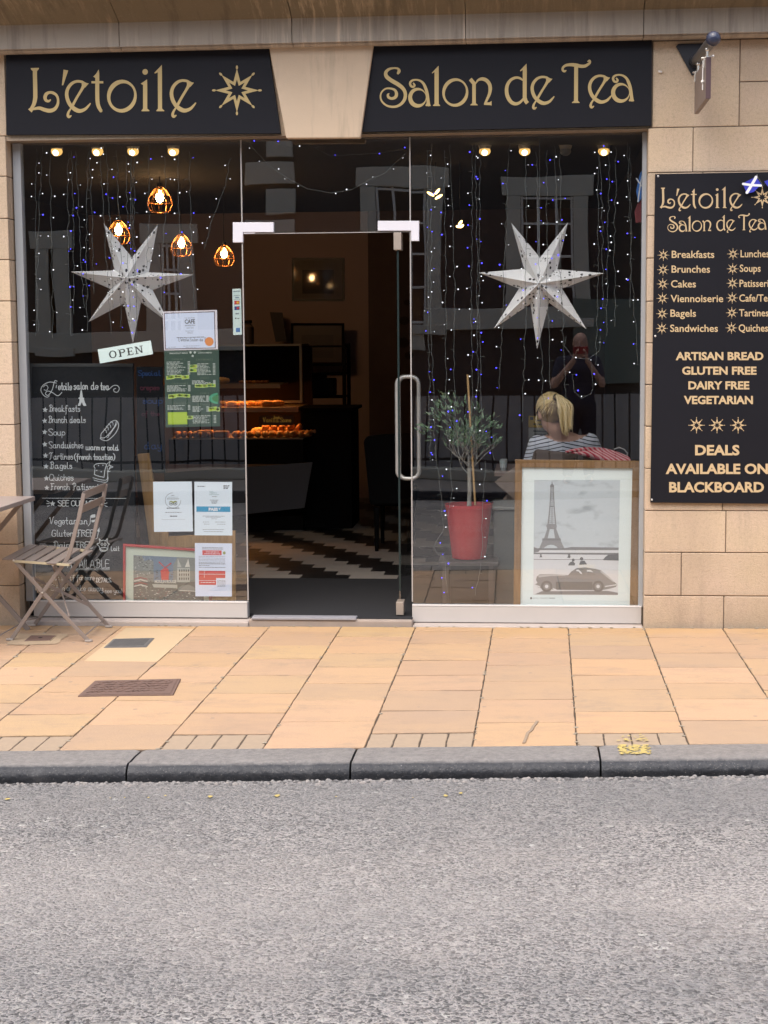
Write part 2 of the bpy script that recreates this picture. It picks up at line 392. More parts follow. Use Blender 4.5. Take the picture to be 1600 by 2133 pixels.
def slab(mb, c0, c1, v0, v1, dz=0, tilt=0):
    gv, gw = random.uniform(.0035, .0095) / 2.45, random.uniform(.0035, .0095) / 2.45
    def edge(x0, x1, va, vb, n=7): return [pv(lerp(x0[0], x1[0], t), lerp(x0[1], x1[1], t), lerp(va, vb, t)) + Vector((random.uniform(-.0016, .0016), random.uniform(-.0022, .0022), 0)) for t in [k / n for k in range(n)]]
    A0, B0 = (c0[0] + gap, c0[1] + gap), (c1[0] - gap, c1[1] - gap)
    tx_, ty_ = random.uniform(-.0025, .0025), random.uniform(-.0015, .0015)
    a = edge(A0, B0, v0 + gv, v0 + gv) + edge(B0, B0, v0 + gv, v1 - gw) + edge(B0, A0, v1 - gw, v1 - gw) + edge(A0, A0, v1 - gw, v0 + gv)
    cc = sum(a, Vector()) / len(a)
    a = [p + Vector((0, 0, dz + (p.x - cc.x) / .2 * tx_ * .5 + (p.y - cc.y) / .15 * ty_ * .5)) for p in a]
    mb.prism(a[::-1], (0, 0, -.05)); return
    a = [pv(c0[0] + gap, c0[1] + gap, v0 + gv), pv(c1[0] - gap, c1[1] - gap, v0 + gv), pv(c1[0] - gap, c1[1] - gap, v1 - gv), pv(c0[0] + gap, c0[1] + gap, v1 - gv)]
    a = [p + Vector((0, 0, dz + random.uniform(-.0012, .0012))) for p in a]
    mb.prism(a[::-1], (0, 0, -.05))
for i in range(len(lx) - 1):
    t2 = i % 2 == 0
    if i == 4: t2 = True
    rows = T2 if t2 else T1
    jit = [0 if k in (0, len(rows) - 1) else random.uniform(-.012, .012) for k in range(len(rows))]
    for k in range(len(rows) - 1):
        v0, v1 = rows[k] + jit[k], rows[k + 1] + jit[k + 1]
        if t2 and k == len(rows) - 2:
            for j in range(4):
                c0 = tuple(lerp(lx[i][q], lx[i + 1][q], j / 4) for q in (0, 1)); c1 = tuple(lerp(lx[i][q], lx[i + 1][q], (j + 1) / 4) for q in (0, 1))
                slab(setts, c0, c1, v0, v1, -.002)
        else: slab(sm, lx[i], lx[i + 1], v0, v1)
pave = sm.build("pavement", SLAB, bevel=.003, seg=2); tag(pave, "buff paving slabs along the shopfront", "pavement", kind="structure")
SETT = m_speck("grey_sett", (.40, .30, .21), (.30, .235, .175), .9, 30, .4)
so_ = setts.build("paving_setts", SETT, bevel=.004); tag(so_, "rows of small grey setts along the kerb edge", "pavement", kind="structure")
bed = MB(); xs = [-8, -4, -3, -2, -1, 0, 1, 2, 4, 8]
bed.add([p for x in xs for p in (SB(x) + Vector((0, .06, -.0055)), KB(x) + Vector((0, -.01, -.0055)))], [(2 * i, 2 * i + 1, 2 * i + 3, 2 * i + 2) for i in range(len(xs) - 1)])
o = bed.build("pavement_bed", m_speck("dark_joint_sand", (.13, .095, .066), (.03, .025, .02), 1, 7)); tag(o, "sand joints below the paving", "pavement", kind="structure")
# pavement beyond the picture on both sides
side = MB()
for (x0, x1) in ((-12, min(lx[0]) ), (max(lx[-1]), 12)):
    side.add([SB(x0) , KB(x0), KB(x1), SB(x1)], [(0, 1, 2, 3)])
o = side.build("pavement", SLAB); tag(o, "paving running on past the shop", "pavement", kind="structure")
# kerb stones
kb = MB(); jx = [-9, -6.5, -4.6, -3.9]
jpx = [280, 735, 1250]
kx = [P(-190, 1575, -2.6).x] + [P(p, 1575, -2.6).x for p in jpx] + [P(1760, 1575, -2.5).x]
kx = [kx[0] - 1.0 * k for k in range(6, 0, -1)] + kx + [kx[-1] + 1.0 * k for k in range(1, 7)]
for a, b in zip(kx[:-1], kx[1:]):
    a += .004; b -= .004
    N = 40; ring = []
    for i in range(N + 1):
        x = lerp(a, b, i / N); A, F, Q = KB(x), KF(x), KR(x)
        e = .006 if i in (0, N) else 0
        prof = [A + Vector((0, -.004, -.2)), A + Vector((0, -.004, -e))]
        prof += [A.lerp(F, .5) + Vector((0, 0, .002 - e)), A.lerp(F, .85) + Vector((0, 0, -.001 - e))]
        # rounded nose from F down to Q
        h = F.z - Q.z
        for k in range(1, 8):
            t = k / 7 * math.pi / 2
            prof.append(Vector((x, F.y + .035 - (.065 - e) * math.sin(t), F.z - .002 - (1 - math.cos(t)) * min(h * .7, .045))))
        prof.append(Vector((x, F.y - .026, lerp(F.z, Q.z, .82)))); prof.append(Vector((x, F.y - .020, Q.z - .03))); prof.append(Vector((x, F.y - .020, Q.z - .2)))
        jw = random.uniform(-.0016, .0016); prof = [p + Vector((0, random.uniform(-.0012, .0012) + jw, random.uniform(-.0012, .0012))) if 1 < k_ < len(prof) - 1 else p for k_, p in enumerate(prof)]
        ring.append(prof)
    L = len(ring[0]); vs = [p for r in ring for p in r]
    fs = [(i * L + k, (i + 1) * L + k, (i + 1) * L + k + 1, i * L + k + 1) for i in range(N) for k in range(L - 1)]
    fs += [tuple(range(L)), tuple(range(N * L + L - 1, N * L - 1, -1))]
    kb.add(vs, fs)
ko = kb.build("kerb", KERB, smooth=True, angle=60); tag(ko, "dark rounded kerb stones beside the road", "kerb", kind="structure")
# road and wide ground sheet
rd = MB(); nx, ny = 60, 40
OK_ = -8.25                                                    # far kerb (behind the camera's feet)
vs = []
for j in range(ny + 1):
    for i in range(nx + 1):
        x = lerp(-12, 12, i / nx); q = KR(x); y = lerp(q.y + .02, OK_, j / ny)
        t = j / ny; crown = .035 * math.sin(math.pi * t)
        vs.append((x, y, lerp(q.z, q.z - .02, t) + crown))
rd.add(vs, [(j * (nx + 1) + i, j * (nx + 1) + i + 1, (j + 1) * (nx + 1) + i + 1, (j + 1) * (nx + 1) + i) for j in range(ny) for i in range(nx)])
o = rd.build("road", ROAD, smooth=True); tag(o, "worn grey asphalt road", "road", kind="structure")
gr = MB(); gr.add([(-150, -150, -.6), (150, -150, -.6), (150, 150, -.6), (-150, 150, -.6)], [(0, 1, 2, 3)])
o = gr.build("ground", m_speck("earth", (.14, .12, .1), (.1, .09, .08), .95, 3)); tag(o, "ground below the town", "ground", kind="structure")
# yellow paint remnants
YEL = m_speck("worn_yellow_paint", (.56, .43, .12), (.44, .35, .15), .8, 30)
pm = MB()
def road_pt(px, py):
    Y = -4.0
    for _ in range(25):
        p = P(px, py, Y); q = KR(p.x); t = (p.y - q.y) / (OK_ - q.y); zz = q.z - .02 * t + .035 * math.sin(math.pi * max(0, min(1, t)))
        d = ray(px, py); Y -= (p.z - zz) / (d.z / d.y)
    return P(px, py, Y)
def fleck(c, r, sq=1.0):
    n = 9; vs = [c + Vector((math.cos(2 * math.pi * i / n) * r * random.uniform(.5, 1.2), math.sin(2 * math.pi * i / n) * r * sq * random.uniform(.5, 1.2), 0)) for i in range(n)]
    pm.add(vs, [tuple(range(n))])
for (x, y, r) in ((15, 1667, .012), (438, 1662, .014), (578, 1660, .014), (928, 1660, .013), (960, 1655, .010), (310, 1664, .006), (345, 1660, .006), (260, 1664, .005), (230, 1665, .004), (700, 1662, .005), (860, 1664, .004)):
    fleck(road_pt(x, y) + Vector((0, 0, .006)), r * .8, 1.6)
for k in range(190):
    px = random.uniform(1290, 1354); py = random.uniform(1553, 1570) if random.random() < .8 else random.uniform(1550, 1574)
    p = P(px, py, -2.5); A, F = KB(p.x), KF(p.x); Y = lerp(A.y, F.y, random.uniform(.06, .75)); t = (Y - A.y) / (F.y - A.y)
    fleck(Vector((p.x, Y, lerp(A.z, F.z, t) + .0045 + random.uniform(0, .0006))), random.uniform(.004, .0105))
for k in range(30):
    g = G(random.uniform(1283, 1356), random.uniform(1532, 1546)); fleck(g + Vector((0, 0, .005 + random.uniform(0, .0008))), random.uniform(.004, .010))
o = pm.build("yellow_road_marking", YEL); tag(o, "worn yellow paint marks on kerb and road", "road marking", kind="structure")
# grit, moss and dropped bits lie in the joints
gm = MB()
for k in range(150):
    i = random.randrange(2, 13); v = random.random(); x = lerp(lx[i][0], lx[i][1], v)
    p = pv(x, x, v); r = random.uniform(.003, .009); gm.ball(p + Vector((random.uniform(-.008, .008), 0, .001)), r, 6, 0, (1.3, 1, .45))
for k in range(60):
    x = random.uniform(-3.0, 2.2); p = SB(x); gm.ball(p + Vector((0, random.uniform(-.02, .0), .003)), random.uniform(.003, .008), 6, 0, (1.6, 1, .5))
o = gm.build("grit", m_speck("grit", (.42, .36, .28), (.2, .18, .14), .95, 30)); tag(o, "grit and dirt in the paving joints", "grit", kind="stuff")

eg = MB()
for k in range(1500):
    x = random.uniform(-3.4, 2.4); q = KF(x); zz = KR(x).z; r = random.uniform(.003, .009) * (1.4 if random.random() < .12 else 1)
    eg.ball(Vector((x, q.y - .030 - abs(random.gauss(0, .022)), zz + r * .15)), r, 6, random.choice((0, 0, 1, 2)), (random.uniform(.9, 1.6), 1, random.uniform(.5, .9)), Matrix.Rotation(random.uniform(0, 3), 3, 'Z'))
o = eg.build("gutter_grit", [mat("grey_grit", (.25, .24, .235), .9), mat("pale_grit", (.31, .285, .27), .9), mat("dark_grit", (.12, .115, .115), .9)]); tag(o, "loose chippings lying along the foot of the kerb", "grit", kind="stuff")
cr_ = MB(); ck = [G(*p) + Vector((0, 0, .0028)) for p in ((1119, 1503), (1116, 1509), (1111, 1514), (1107, 1522), (1099, 1528), (1096, 1538), (1091, 1549))]
cr_.strap(ck, .012, .003, (1, 0, 0)); o = cr_.build("slab_crack", m_speck("crack_fill", (.36, .27, .19), (.22, .17, .13), 1, 60)); tag(o, "grey filled crack across a paving slab near the kerb", "pavement", kind="structure")
# manhole covers
IRON = m_speck("rusty_iron", (.19, .115, .09), (.12, .08, .068), .7, 30, .5)
IRON_G = m_speck("grey_iron", (.17, .16, .155), (.10, .10, .10), .6, 30, .5)
CONC = m_speck("pale_concrete", (.56, .41, .25), (.50, .375, .24), .9, 20, .3)
def cover(name, label, quad, m, frame_m, kind):
    q = [G(*p) for p in quad]; c = sum(q, Vector()) / 4
    t = thing(name, label, "manhole cover", c)
    a = MB(); a.prism([p + Vector((0, 0, .006)) for p in q][::-1], (0, 0, -.012)); a.build("frame", frame_m, t, bevel=.002)
    b = MB(); qi = [c + (p - c) * .93 + Vector((0, 0, .008)) for p in q]; b.prism(qi[::-1], (0, 0, -.006))
    o = b.build("lid", m, t)
    d = MB()
    U = (qi[1] - qi[0]); V = (qi[3] - qi[0])
    if kind == 'tread':
        for i in range(1, 16):
            for j in range(1, 6):
                p = qi[0] + U * (i / 16 + random.uniform(-.006, .006)) + V * (j / 6); s_ = random.choice((1, -1))
                e = U.normalized() * .012 + V.normalized() * .010 * s_
                f = V.normalized() * .003
                d.prism([p - e - f + Vector((0, 0, .003)), p + e - f + Vector((0, 0, .003)), p + e + f + Vector((0, 0, .003)), p - e + f + Vector((0, 0, .003))], (0, 0, -.004))
    elif kind == 'hole':
        p = (qi[0] + qi[2]) / 2; d.cyl(p + Vector((0, 0, .0004)), p + Vector((0, 0, .0012)), .012, n=10)
    else:
        for j in range(1, 9):
            p = qi[0] + V * (j / 9); d.prism([p + U * .05 + Vector((0, 0, .003)), p + U * .95 + Vector((0, 0, .003)), p + U * .95 + V * .03 + Vector((0, 0, .003)), p + U * .05 + V * .03 + Vector((0, 0, .003))], (0, 0, -.004))
    d.build("tread", m if kind != 'hole' else DARK, o)
    return t
cover("manhole_cover", "long rusty rectangular inspection cover with raised tread, in the middle of the pavement", [(198, 1420), (377, 1416), (361, 1449), (162, 1452)], IRON, IRON, 'tread')
cover("manhole_cover", "grey ribbed cover set in a pale concrete square near the shop window", [(236, 1333), (322, 1331), (305, 1350), (216, 1351)], IRON_G, IRON_G, 'rib')
cover("manhole_cover", "small rusty stop cover in a rough cement patch under the folding chair", [(64, 1326), (118, 1326), (105, 1337), (49, 1338)], IRON, m_speck("cement", (.45, .34, .23), (.34, .26, .18), .95, 25, .5), 'hole')
cp = MB()
q = [G(*p) for p in ((262, 1309), (404, 1311), (328, 1379), (176, 1377))]
cp.prism([p + Vector((0, 0, .0035)) for p in q][::-1], (0, 0, -.02)); o = cp.build("concrete_patch", CONC, bevel=.002); tag(o, "pale concrete patch around the grey cover", "pavement", kind="structure")
cp = MB(); q = [G(*p) for p in ((40, 1321), (142, 1321), (120, 1343), (12, 1344))]
c = sum(q, Vector()) / 4
n = 20; vs = []
for i in range(n):
    t = i / n * 4; k = int(t); p = q[k].lerp(q[(k + 1) % 4], t - k); vs.append(p + (p - c) * random.uniform(-.08, .08) + Vector((0, 0, .003)))
cp.add(vs[::-1], [tuple(range(n))]); o = cp.build("cement_patch", m_speck("cement_patch", (.50, .375, .25), (.37, .28, .19), .95, 25, .5)); tag(o, "rough cement patch around the small cover", "pavement", kind="structure")

# ------------------------------------------------------------------ the shop building
XL, XR = X(25, 0, 700), X(1346, 0, 700)                        # opening between stone jambs
XG0, XG1 = X(40, .1), X(1344, .1)
GY = .10                                                       # outer face of the glass
ZTOP = Z(287, GY, 700)                                         # top of the glazing
ZFL = 0.0
ZSB = Z(280, 0, 700)                                           # bottom of the sign boards
ZST = Z(97, 0, 700)
bld = thing("tea_room_building", "sandstone tea room building with a glazed shopfront and black fascia", "building", (0, .2, 0))
wl = MB()
def block(x0, x1, z0, z1, y1=.3, j=.0022):
    y0 = random.uniform(-.0015, .0015); wl.box(x0 + j, x1 - j, y0, y1, z0 + j, z1 - j)
def zc(py, px): return P(px, py, 0).z
# left pier: one column of blocks by the window, staggered ones beyond
ys = [100, 283, 367, 455, 541, 627, 713, 800, 885, 969, 1053, 1134, 1220, 1330]
for k in range(len(ys) - 1):
    z1, z0 = zc(ys[k], 20), zc(ys[k + 1], 20)
    xe = XL if k else X(12, 0, 190)
    a = xe - (.34 if k % 2 else .52)
    block(a, xe, z0, z1); block(a - .55, a, z0, z1); block(a - 1.2, a - .55, z0, z1)
    block(a - 5, a - 1.2, z0, z1)
wl.build('ashlar_wall', STONE, bld, bevel=.004); wl = MB()
# right wall
ys = [84, 265, 359, 448, 537, 627, 714, 801, 888, 976, 1064, 1151, 1241, 1340]
for k in range(len(ys) - 1):
    z1, z0 = zc(ys[k], 1420), zc(ys[k + 1], 1420)
    x0 = XR if k else X(1359, 0, 170)
    jn = {0: [1533], 1: [1439], 2: [1460], 10: [1518], 11: [1425], 12: [1516]}.get(k, [1470 + 40 * (k % 2)])
    e = X(jn[0], 0)
    block(x0, e, z0, z1)
    if k == 0:
        zm = zc(170, 1560); block(e, e + .7, zm, z1); block(e, e + .7, z0, zm)
    else: block(e, e + .7, z0, z1)
    block(e + .7, e + 1.6, z0, z1); block(e + 1.6, e + 5, z0, z1)
wl.build("ashlar_wall", STONE, bld, bevel=.004)
mo = MB(); zb = -.12
mo.box(XL - 6, XL - .006, .006, .29, zb, ZST); mo.build('mortar_joint', MORTAR, bld); mo = MB(); mo.box(XR + .006, XR + 6, .006, .29, zb, ZST)
mo.build("mortar_joint", MORTAR, bld)
# lintel behind the sign boards + soffit ledge
li = MB(); li.box(XL - .02, XR + .02, .012, .32, ZSB - .002, ZST); li.build("lintel", STONE, bld)
le = MB(); le.box(XL + .001, XR - .001, -.012, .115, ZTOP + .002, ZSB - .004); le.build("soffit_ledge", m_speck("ledge_stone", (.30, .235, .175), (.24, .19, .14), .9, 12), bld, bevel=.002)
# keystone
kq = [(560, 97), (778, 93), (751, 287), (596, 288)]
k = MB(); Yk = -.045
fr = [P(x, y, Yk) for x, y in kq]; k.prism(fr[::-1], (0, .055, 0)); k.build("keystone", KEY, bld, bevel=.006)
# cornice: moulded blocks
prof = [(.02, P(700, 99, 0).z), (-.075, P(700, 95, -.075).z), (-.085, P(700, 91, -.085).z), (-.085, P(700, 88, -.085).z), (-.12, P(700, 87, -.12).z), (-.12, P(700, 36, -.12).z)]
prof2 = [(-.12, P(700, 36, -.12).z), (-.20, P(700, 15, -.20).z), (-.30, P(700, -8, -.30).z), (-.42, P(700, -26, -.42).z), (-.46, P(700, -40, -.46).z), (-.46, P(700, -40, -.46).z + .12), (.3, P(700, -40, -.46).z + .25), (.3, P(700, 99, 0).z + .1)]
cj = [X(248, -.12, 70), X(608, -.12, 70), X(970, -.12, 70), X(1341, -.12, 70)]
cj = [cj[0] - .93 * i for i in range(6, 0, -1)] + cj + [cj[-1] + .95 * i for i in range(1, 6)]
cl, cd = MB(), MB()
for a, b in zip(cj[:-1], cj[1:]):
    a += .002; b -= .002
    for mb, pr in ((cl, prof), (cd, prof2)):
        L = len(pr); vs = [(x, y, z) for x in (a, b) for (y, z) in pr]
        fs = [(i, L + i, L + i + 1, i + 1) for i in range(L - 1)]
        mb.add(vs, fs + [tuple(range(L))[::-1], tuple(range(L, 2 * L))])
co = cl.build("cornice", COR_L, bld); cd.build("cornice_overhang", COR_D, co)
cb = MB(); cb.box(XL - 6, XR + 6, .05, .29, ZST + .01, prof2[-3][1]); cb.build("cornice_core", DARK, co)
up = MB()
for i in range(18):
    z0 = prof2[-2][1] + .01 + .3 * i * .5
    for j in range(-9, 10):
        x0 = -1 + j * .8 + (.4 if i % 2 else 0); up.box(x0 + .002, x0 + .798, .0, .3, z0 + .002, z0 + .148)
up.build("upper_wall", STONE, bld)
# plinth under the glazing
pl = MB(); ztp = Z(1289, .05, 300)
zz0, zz1 = P(290, 1288, .05).z, P(1100, 1300, .05).z
pl.box(XL - .0, X(512, .05), -.015, .3, -.25, zz0 - .004); PLM = m_speck('plinth_cement', (.52, .45, .41), (.40, .345, .31), .9, 14, .6); pl.build('plinth', PLM, bld, bevel=.008); pl = MB(); pl.box(X(858, .05), XR, -.015, .3, -.25, zz1 - .002)
pl.build("plinth", PLM, bld, bevel=.008)
th = MB(); th.box(X(512, .05) + .001, X(858, .05) - .001, -.012, .3, -.25, -.004); th.build("threshold", m_speck("threshold_stone", (.40, .33, .28), (.3, .25, .22), .9, 14, .4), bld, bevel=.01)
st = MB(); st.box(X(516, 0), X(737, 0), -.02, .06, -.006, .008); st.build("door_strip", m_speck("worn_metal_strip", (.36, .36, .39), (.25, .25, .28), .5, 20, .1), bld, bevel=.003)
# room behind
RX0, RX1, RD, RH = XL - 1.4, XR + .10, 6.9, 2.735
WALL = mat("brown_wall", (.60, .42, .375), .9); WALL_S = mat("dark_side_wall", (.045, .036, .033), .9); WALL_D = m_speck("feather_wallpaper", (.21, .135, .12), (.15, .09, .085), .8, 9)  # side walls near black: the dim interior is put into their colour
iw = MB()
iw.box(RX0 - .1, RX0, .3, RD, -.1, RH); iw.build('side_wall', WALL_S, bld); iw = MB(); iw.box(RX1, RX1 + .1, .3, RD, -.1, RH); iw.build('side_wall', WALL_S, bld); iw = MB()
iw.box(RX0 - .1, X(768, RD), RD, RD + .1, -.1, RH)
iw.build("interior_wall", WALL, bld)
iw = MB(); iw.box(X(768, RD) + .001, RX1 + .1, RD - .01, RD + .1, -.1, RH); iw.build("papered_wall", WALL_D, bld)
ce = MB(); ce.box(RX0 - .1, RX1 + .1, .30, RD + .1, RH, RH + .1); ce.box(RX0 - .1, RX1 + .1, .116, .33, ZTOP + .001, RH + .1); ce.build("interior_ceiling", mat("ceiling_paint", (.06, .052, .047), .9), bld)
# floor: dark mat area then black and white tiles in stepped rows
fm = MB()
fm.box(RX0, RX1, .145, 1.52, -.1, .0, 0); fm.box(X(514, .05), X(856, .05), .02, .1445, -.1, .0, 0)
tw, td, sh = .315, .165, .10
nrow = int((RD - 1.52) / td) + 1
for r in range(nrow):
    y0 = 1.52 + r * td
    for i in range(-20, 14):
        x0 = i * tw - (r * sh) % (2 * tw) - .52
        if x0 + tw < RX0 or x0 > RX1: continue
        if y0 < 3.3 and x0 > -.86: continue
        fm.box(max(x0, RX0) + .001, min(x0 + tw, RX1) - .001, y0 + .001, y0 + td - .001, -.05, .0, 1 + i % 2)
fm.box(-.86, RX1, 1.521, 3.4, -.08, -.0025, 0)  # dark sheet in place of tiles, the dim floor put into its colour
TW = m_speck("white_tile", (.40, .365, .32), (.30, .27, .24), .5, 5, .05); TB = m_speck("black_tile", (.012, .012, .013), (.02, .02, .02), .35, 5, .05)
fo = fm.build("floor", [m_speck("mat_and_dim_floor", (.017, .0175, .021), (.010, .0105, .013), .95, 90, .4), TW, TB]); tag(fo, "dark entrance mat and stepped black and white tiles", "floor", kind="structure")

# glazing ------------------------------------------------------------------
def pane(mb, x0, x1, z0, z1, y=GY, t=.010): mb.box(x0, x1, y, y + t, z0, z1)
XD0, XD1 = X(508, GY), X(856, GY)
ZDT = Z(484, GY, 680)                                          # top of the door opening
zs0, zs1 = P(290, 1253, GY).z, P(1100, 1262, GY).z             # top of sill rails
def shop_window(label, x0, x1, zb, rail, stile):
    t = thing("shop_window", label, "window", ((x0 + x1) / 2, GY, zb))
    m = MB(); pane(m, x0 + .003, x1 - .002, zb + .004, ZTOP - .002); m.build("pane", GLASS, t)
    m = MB(); m.box(x0, x1, GY - .025, GY + .04, rail, zb); m.build("sill_rail", ALU, t, bevel=.003)
    m = MB(); m.box(x0 + .001, x1 - .001, GY - .027, GY - .005, zb + .0005, zb + .007); m.build("glazing_bead", mat("bead", (.75, .73, .72), .4), t)
    m = MB(); m.box(stile[0], stile[1], GY - .012, GY + .045, zb, ZTOP); m.build("side_frame", FRAME, t, bevel=.002)
    return t
shop_window("large display window with a chalkboard and paper notices behind it", X(56, GY), XD0, zs0, zz0 + .002, (X(39, GY), X(55, GY)))
shop_window("large display window with a framed tower poster and potted olive tree behind it", XD1, X(1341, GY), zs1, zz1 + .002, (X(1335, GY), X(1344, GY)))
t = thing("transom_window", "plain glass transom above the open doorway with white corner fittings", "window", ((XD0 + XD1) / 2, GY, ZDT))
m = MB(); pane(m, XD0 + .001, XD1 - .001, ZDT, ZTOP - .002); m.build("pane", GLASS, t)
SEAL = mat("silicone_joint", (.42, .40, .38), .5)
m = MB()
for xx in (XD0, XD1): m.box(xx - .003, xx + .003, GY - .002, GY + .011, zs0 + .01, ZTOP - .003)
m.build("silicone_joint", SEAL, t)
m = MB(); m.box(XD0, XD1, GY - .001, GY + .011, ZDT - .004, ZDT - .0005); m.build("edge_strip", SEAL, t)
for (pts) in ([(485, 463), (570, 463), (570, 483.5), (506, 483.5), (506, 505), (485, 505)], [(873, 460), (787, 460), (787, 480.5), (856.5, 480.5), (856.5, 502), (873, 502)]):
    m = MB(); fr = [P(x, y, GY - .012) for x, y in pts]
    if pts[0][0] < 600: fr = fr[::-1]
    m.prism(fr, (0, .034, 0)); m.build("corner_fitting", ALU_W, t, bevel=.002)
m = MB(); m.box(X(511, GY), X(535, GY), GY - .006, GY + .02, Z(487, GY, 520), Z(482.5, GY, 520)); m.build("strike_plate", ALU_W, t)
# open glass door, swung inward on its pivots at the right of the doorway
xd = X(829.5, GY)
t = thing("glass_door", "frameless glass door standing open inward with a long steel handle", "door", (xd, GY, .0))
DL = .78
m = MB(); m.box(xd - .005, xd + .005, GY + .012, GY + DL, .025, ZDT - .012)
GED = mat("glass_edge_green", (.014, .026, .026), .3)
m.build("pane", GLASS, t)
m = MB(); m.box(xd - .0052, xd + .0052, GY + .008, GY + .0118, .14, ZDT - .10); m.build("pane_edge", GED, t)
for (za, zb2) in ((.006, Z(1254, GY)), (Z(521, GY), ZDT - .006)):
    m = MB(); m.box(xd - .021, xd + .021, GY - .008, GY + .11, za, zb2); m.build("patch_fitting", m_speck("worn_fitting", (.44, .37, .31), (.34, .29, .25), .5, 20, .1, .3), t, bevel=.003)
hy = GY + .70
zt_, zb_ = Z(785, hy), Z(997, hy)
m = MB(); pts = []; hw, rr = .064, .05
for s_, base in ((1, zt_), (-1, zb_)):
    pass
def loop(cx, w_, z0, z1, r, n=8):
    pts = []
    for (ex, ez, a0) in ((cx + w_ - r, z1 - r, 0), (cx - w_ + r, z1 - r, 90), (cx - w_ + r, z0 + r, 180), (cx + w_ - r, z0 + r, 270)):
        for i in range(n + 1):
            a = R(a0 + 90 * i / n); pts.append(Vector((ex + math.cos(a) * r, hy, ez + math.sin(a) * r)))
    pts.append(pts[0].copy()); return pts
m.tube(loop(xd, hw, zb_, zt_, .045), .0125, 12, cap=False); m.build("handle", STEEL, t, smooth=True)
# ------------------------------------------------------------------ lettering
def cr(pts, n=6):
    """Catmull-Rom through (x, y, w)"""
    out = []; N = len(pts)
    for i in range(N - 1):
        p0, p1, p2, p3 = pts[max(i - 1, 0)], pts[i], pts[i + 1], pts[min(i + 2, N - 1)]
        for k in range(n):
            t = k / n
            out.append(tuple(.5 * ((2 * b) + (-a + c) * t + (2 * a - 5 * b + 4 * c - d) * t * t + (-a + 3 * b - 3 * c + d) * t ** 3) for a, b, c, d in zip(p0, p1, p2, p3)))
    out.append(pts[-1]); return out
def stroke2d(pts, n=6, smooth=True):
    p = cr(pts, n) if smooth and len(pts) > 2 else pts
    L, Rr = [], []; N = len(p)
    for i in range(N):
        a, b = p[max(i - 1, 0)], p[min(i + 1, N - 1)]; dx, dy = b[0] - a[0], b[1] - a[1]; l = math.hypot(dx, dy) or 1
        nx, ny = -dy / l * p[i][2] / 2, dx / l * p[i][2] / 2
        L.append((p[i][0] + nx, p[i][1] + ny)); Rr.append((p[i][0] - nx, p[i][1] - ny))
    vs = L + Rr; fs = [(i, i + 1, N + i + 1, N + i) for i in range(N - 1)]
    for (i, sgn) in ((0, 1), (N - 1, -1)):                      # round ends
        c = p[i]; a = p[1] if i == 0 else p[N - 2]; ang = math.atan2(c[1] - a[1], c[0] - a[0]); r = c[2] / 2
        b = len(vs); m = 5
        vs += [(c[0] + r * math.cos(ang + (k / m - .5) * math.pi), c[1] + r * math.sin(ang + (k / m - .5) * math.pi)) for k in range(m + 1)]
        fs.append(tuple(range(b, b + m + 1)))
    return vs, fs
def ring2d(cx, cy, rx, ry, ix, iy, irx, iry, tilt=0.0, n=40):
    vs = [(cx + rx * math.cos(2 * math.pi * k / n), cy + ry * math.sin(2 * math.pi * k / n)) for k in range(n)]
    for k in range(n):
        a = 2 * math.pi * k / n; q = 1 + tilt * math.cos(2 * (a - R(45))); vs.append((ix + irx * q * math.cos(a), iy + iry * q * math.sin(a)))
    return vs, [(k, (k + 1) % n, n + (k + 1) % n, n + k) for k in range(n)]
def sh(ox, oy, s): return lambda vs: [(ox + x / s, oy + y / s) for x, y in vs]
GL = []                                                           # glyph pieces in photograph pixels: (verts, faces)
ZA, ZB, ZD, ZE, ZF = sh(50, 120, 8), sh(230, 120, 8), sh(780, 120, 8), sh(960, 110, 8), sh(1150, 110, 8)
def piece(f, vf): return (f(vf[0]), vf[1])
def poly(f, pts): return (f(pts), [tuple(range(len(pts)))])
def g_L():
    return [piece(ZA, stroke2d([(183, 205, 70), (183, 300, 70), (187, 450, 70), (189, 600, 70), (187, 680, 70), (165, 775, 62), (118, 855, 46)])),
            poly(ZA, [(112, 174), (250, 170), (250, 188), (220, 222), (146, 224), (116, 195)]),
            piece(ZA, stroke2d([(140, 862, 34), (250, 840, 54), (340, 868, 62), (430, 885, 66), (510, 858, 58), (560, 785, 46), (568, 700, 40), (545, 632, 42), (490, 590, 46), (430, 580, 44), (375, 605, 56), (352, 660, 58), (368, 712, 48), (410, 725, 42), (440, 705, 24)])),
            poly(ZA, [(70, 862), (125, 815), (165, 850), (130, 915)])]
def g_ap(): return [poly(ZA, [(660, 200), (738, 215), (655, 460), (632, 462)])]
def g_e():
    return [piece(ZA, stroke2d([(1040, 432, 20), (1000, 420, 34), (960, 402, 42), (880, 396, 44), (800, 430, 50), (735, 510, 54), (712, 610, 58), (735, 720, 62), (790, 810, 64), (870, 872, 72), (940, 888, 62), (1020, 858, 48), (1075, 803, 34), (1105, 765, 20)])),
            piece(ZA, stroke2d([(1000, 460, 62), (955, 545, 44), (880, 670, 42), (815, 790, 44)])), poly(ZA, [(960, 408), (1080, 430), (1020, 500), (965, 470)]),
            piece(ZA, stroke2d([(790, 835, 26), (745, 905, 36), (732, 960, 46), (752, 988, 44), (785, 968, 22)]))]
def g_t():
    return [piece(ZA, stroke2d([(1222, 300, 66), (1222, 420, 66), (1222, 600, 66), (1227, 740, 66), (1248, 825, 62), (1282, 885, 54)])),
            poly(ZA, [(1246, 198), (1255, 262), (1255, 330), (1190, 338), (1155, 318), (1200, 272)]), poly(ZA, [(1125, 392), (1322, 392), (1322, 430), (1125, 430)]), poly(ZA, [(1250, 850), (1310, 868), (1266, 916)])]
def g_o(): return [piece(ZB, ring2d(192, 642, 248, 274, 198, 642, 196, 213, -.07))]
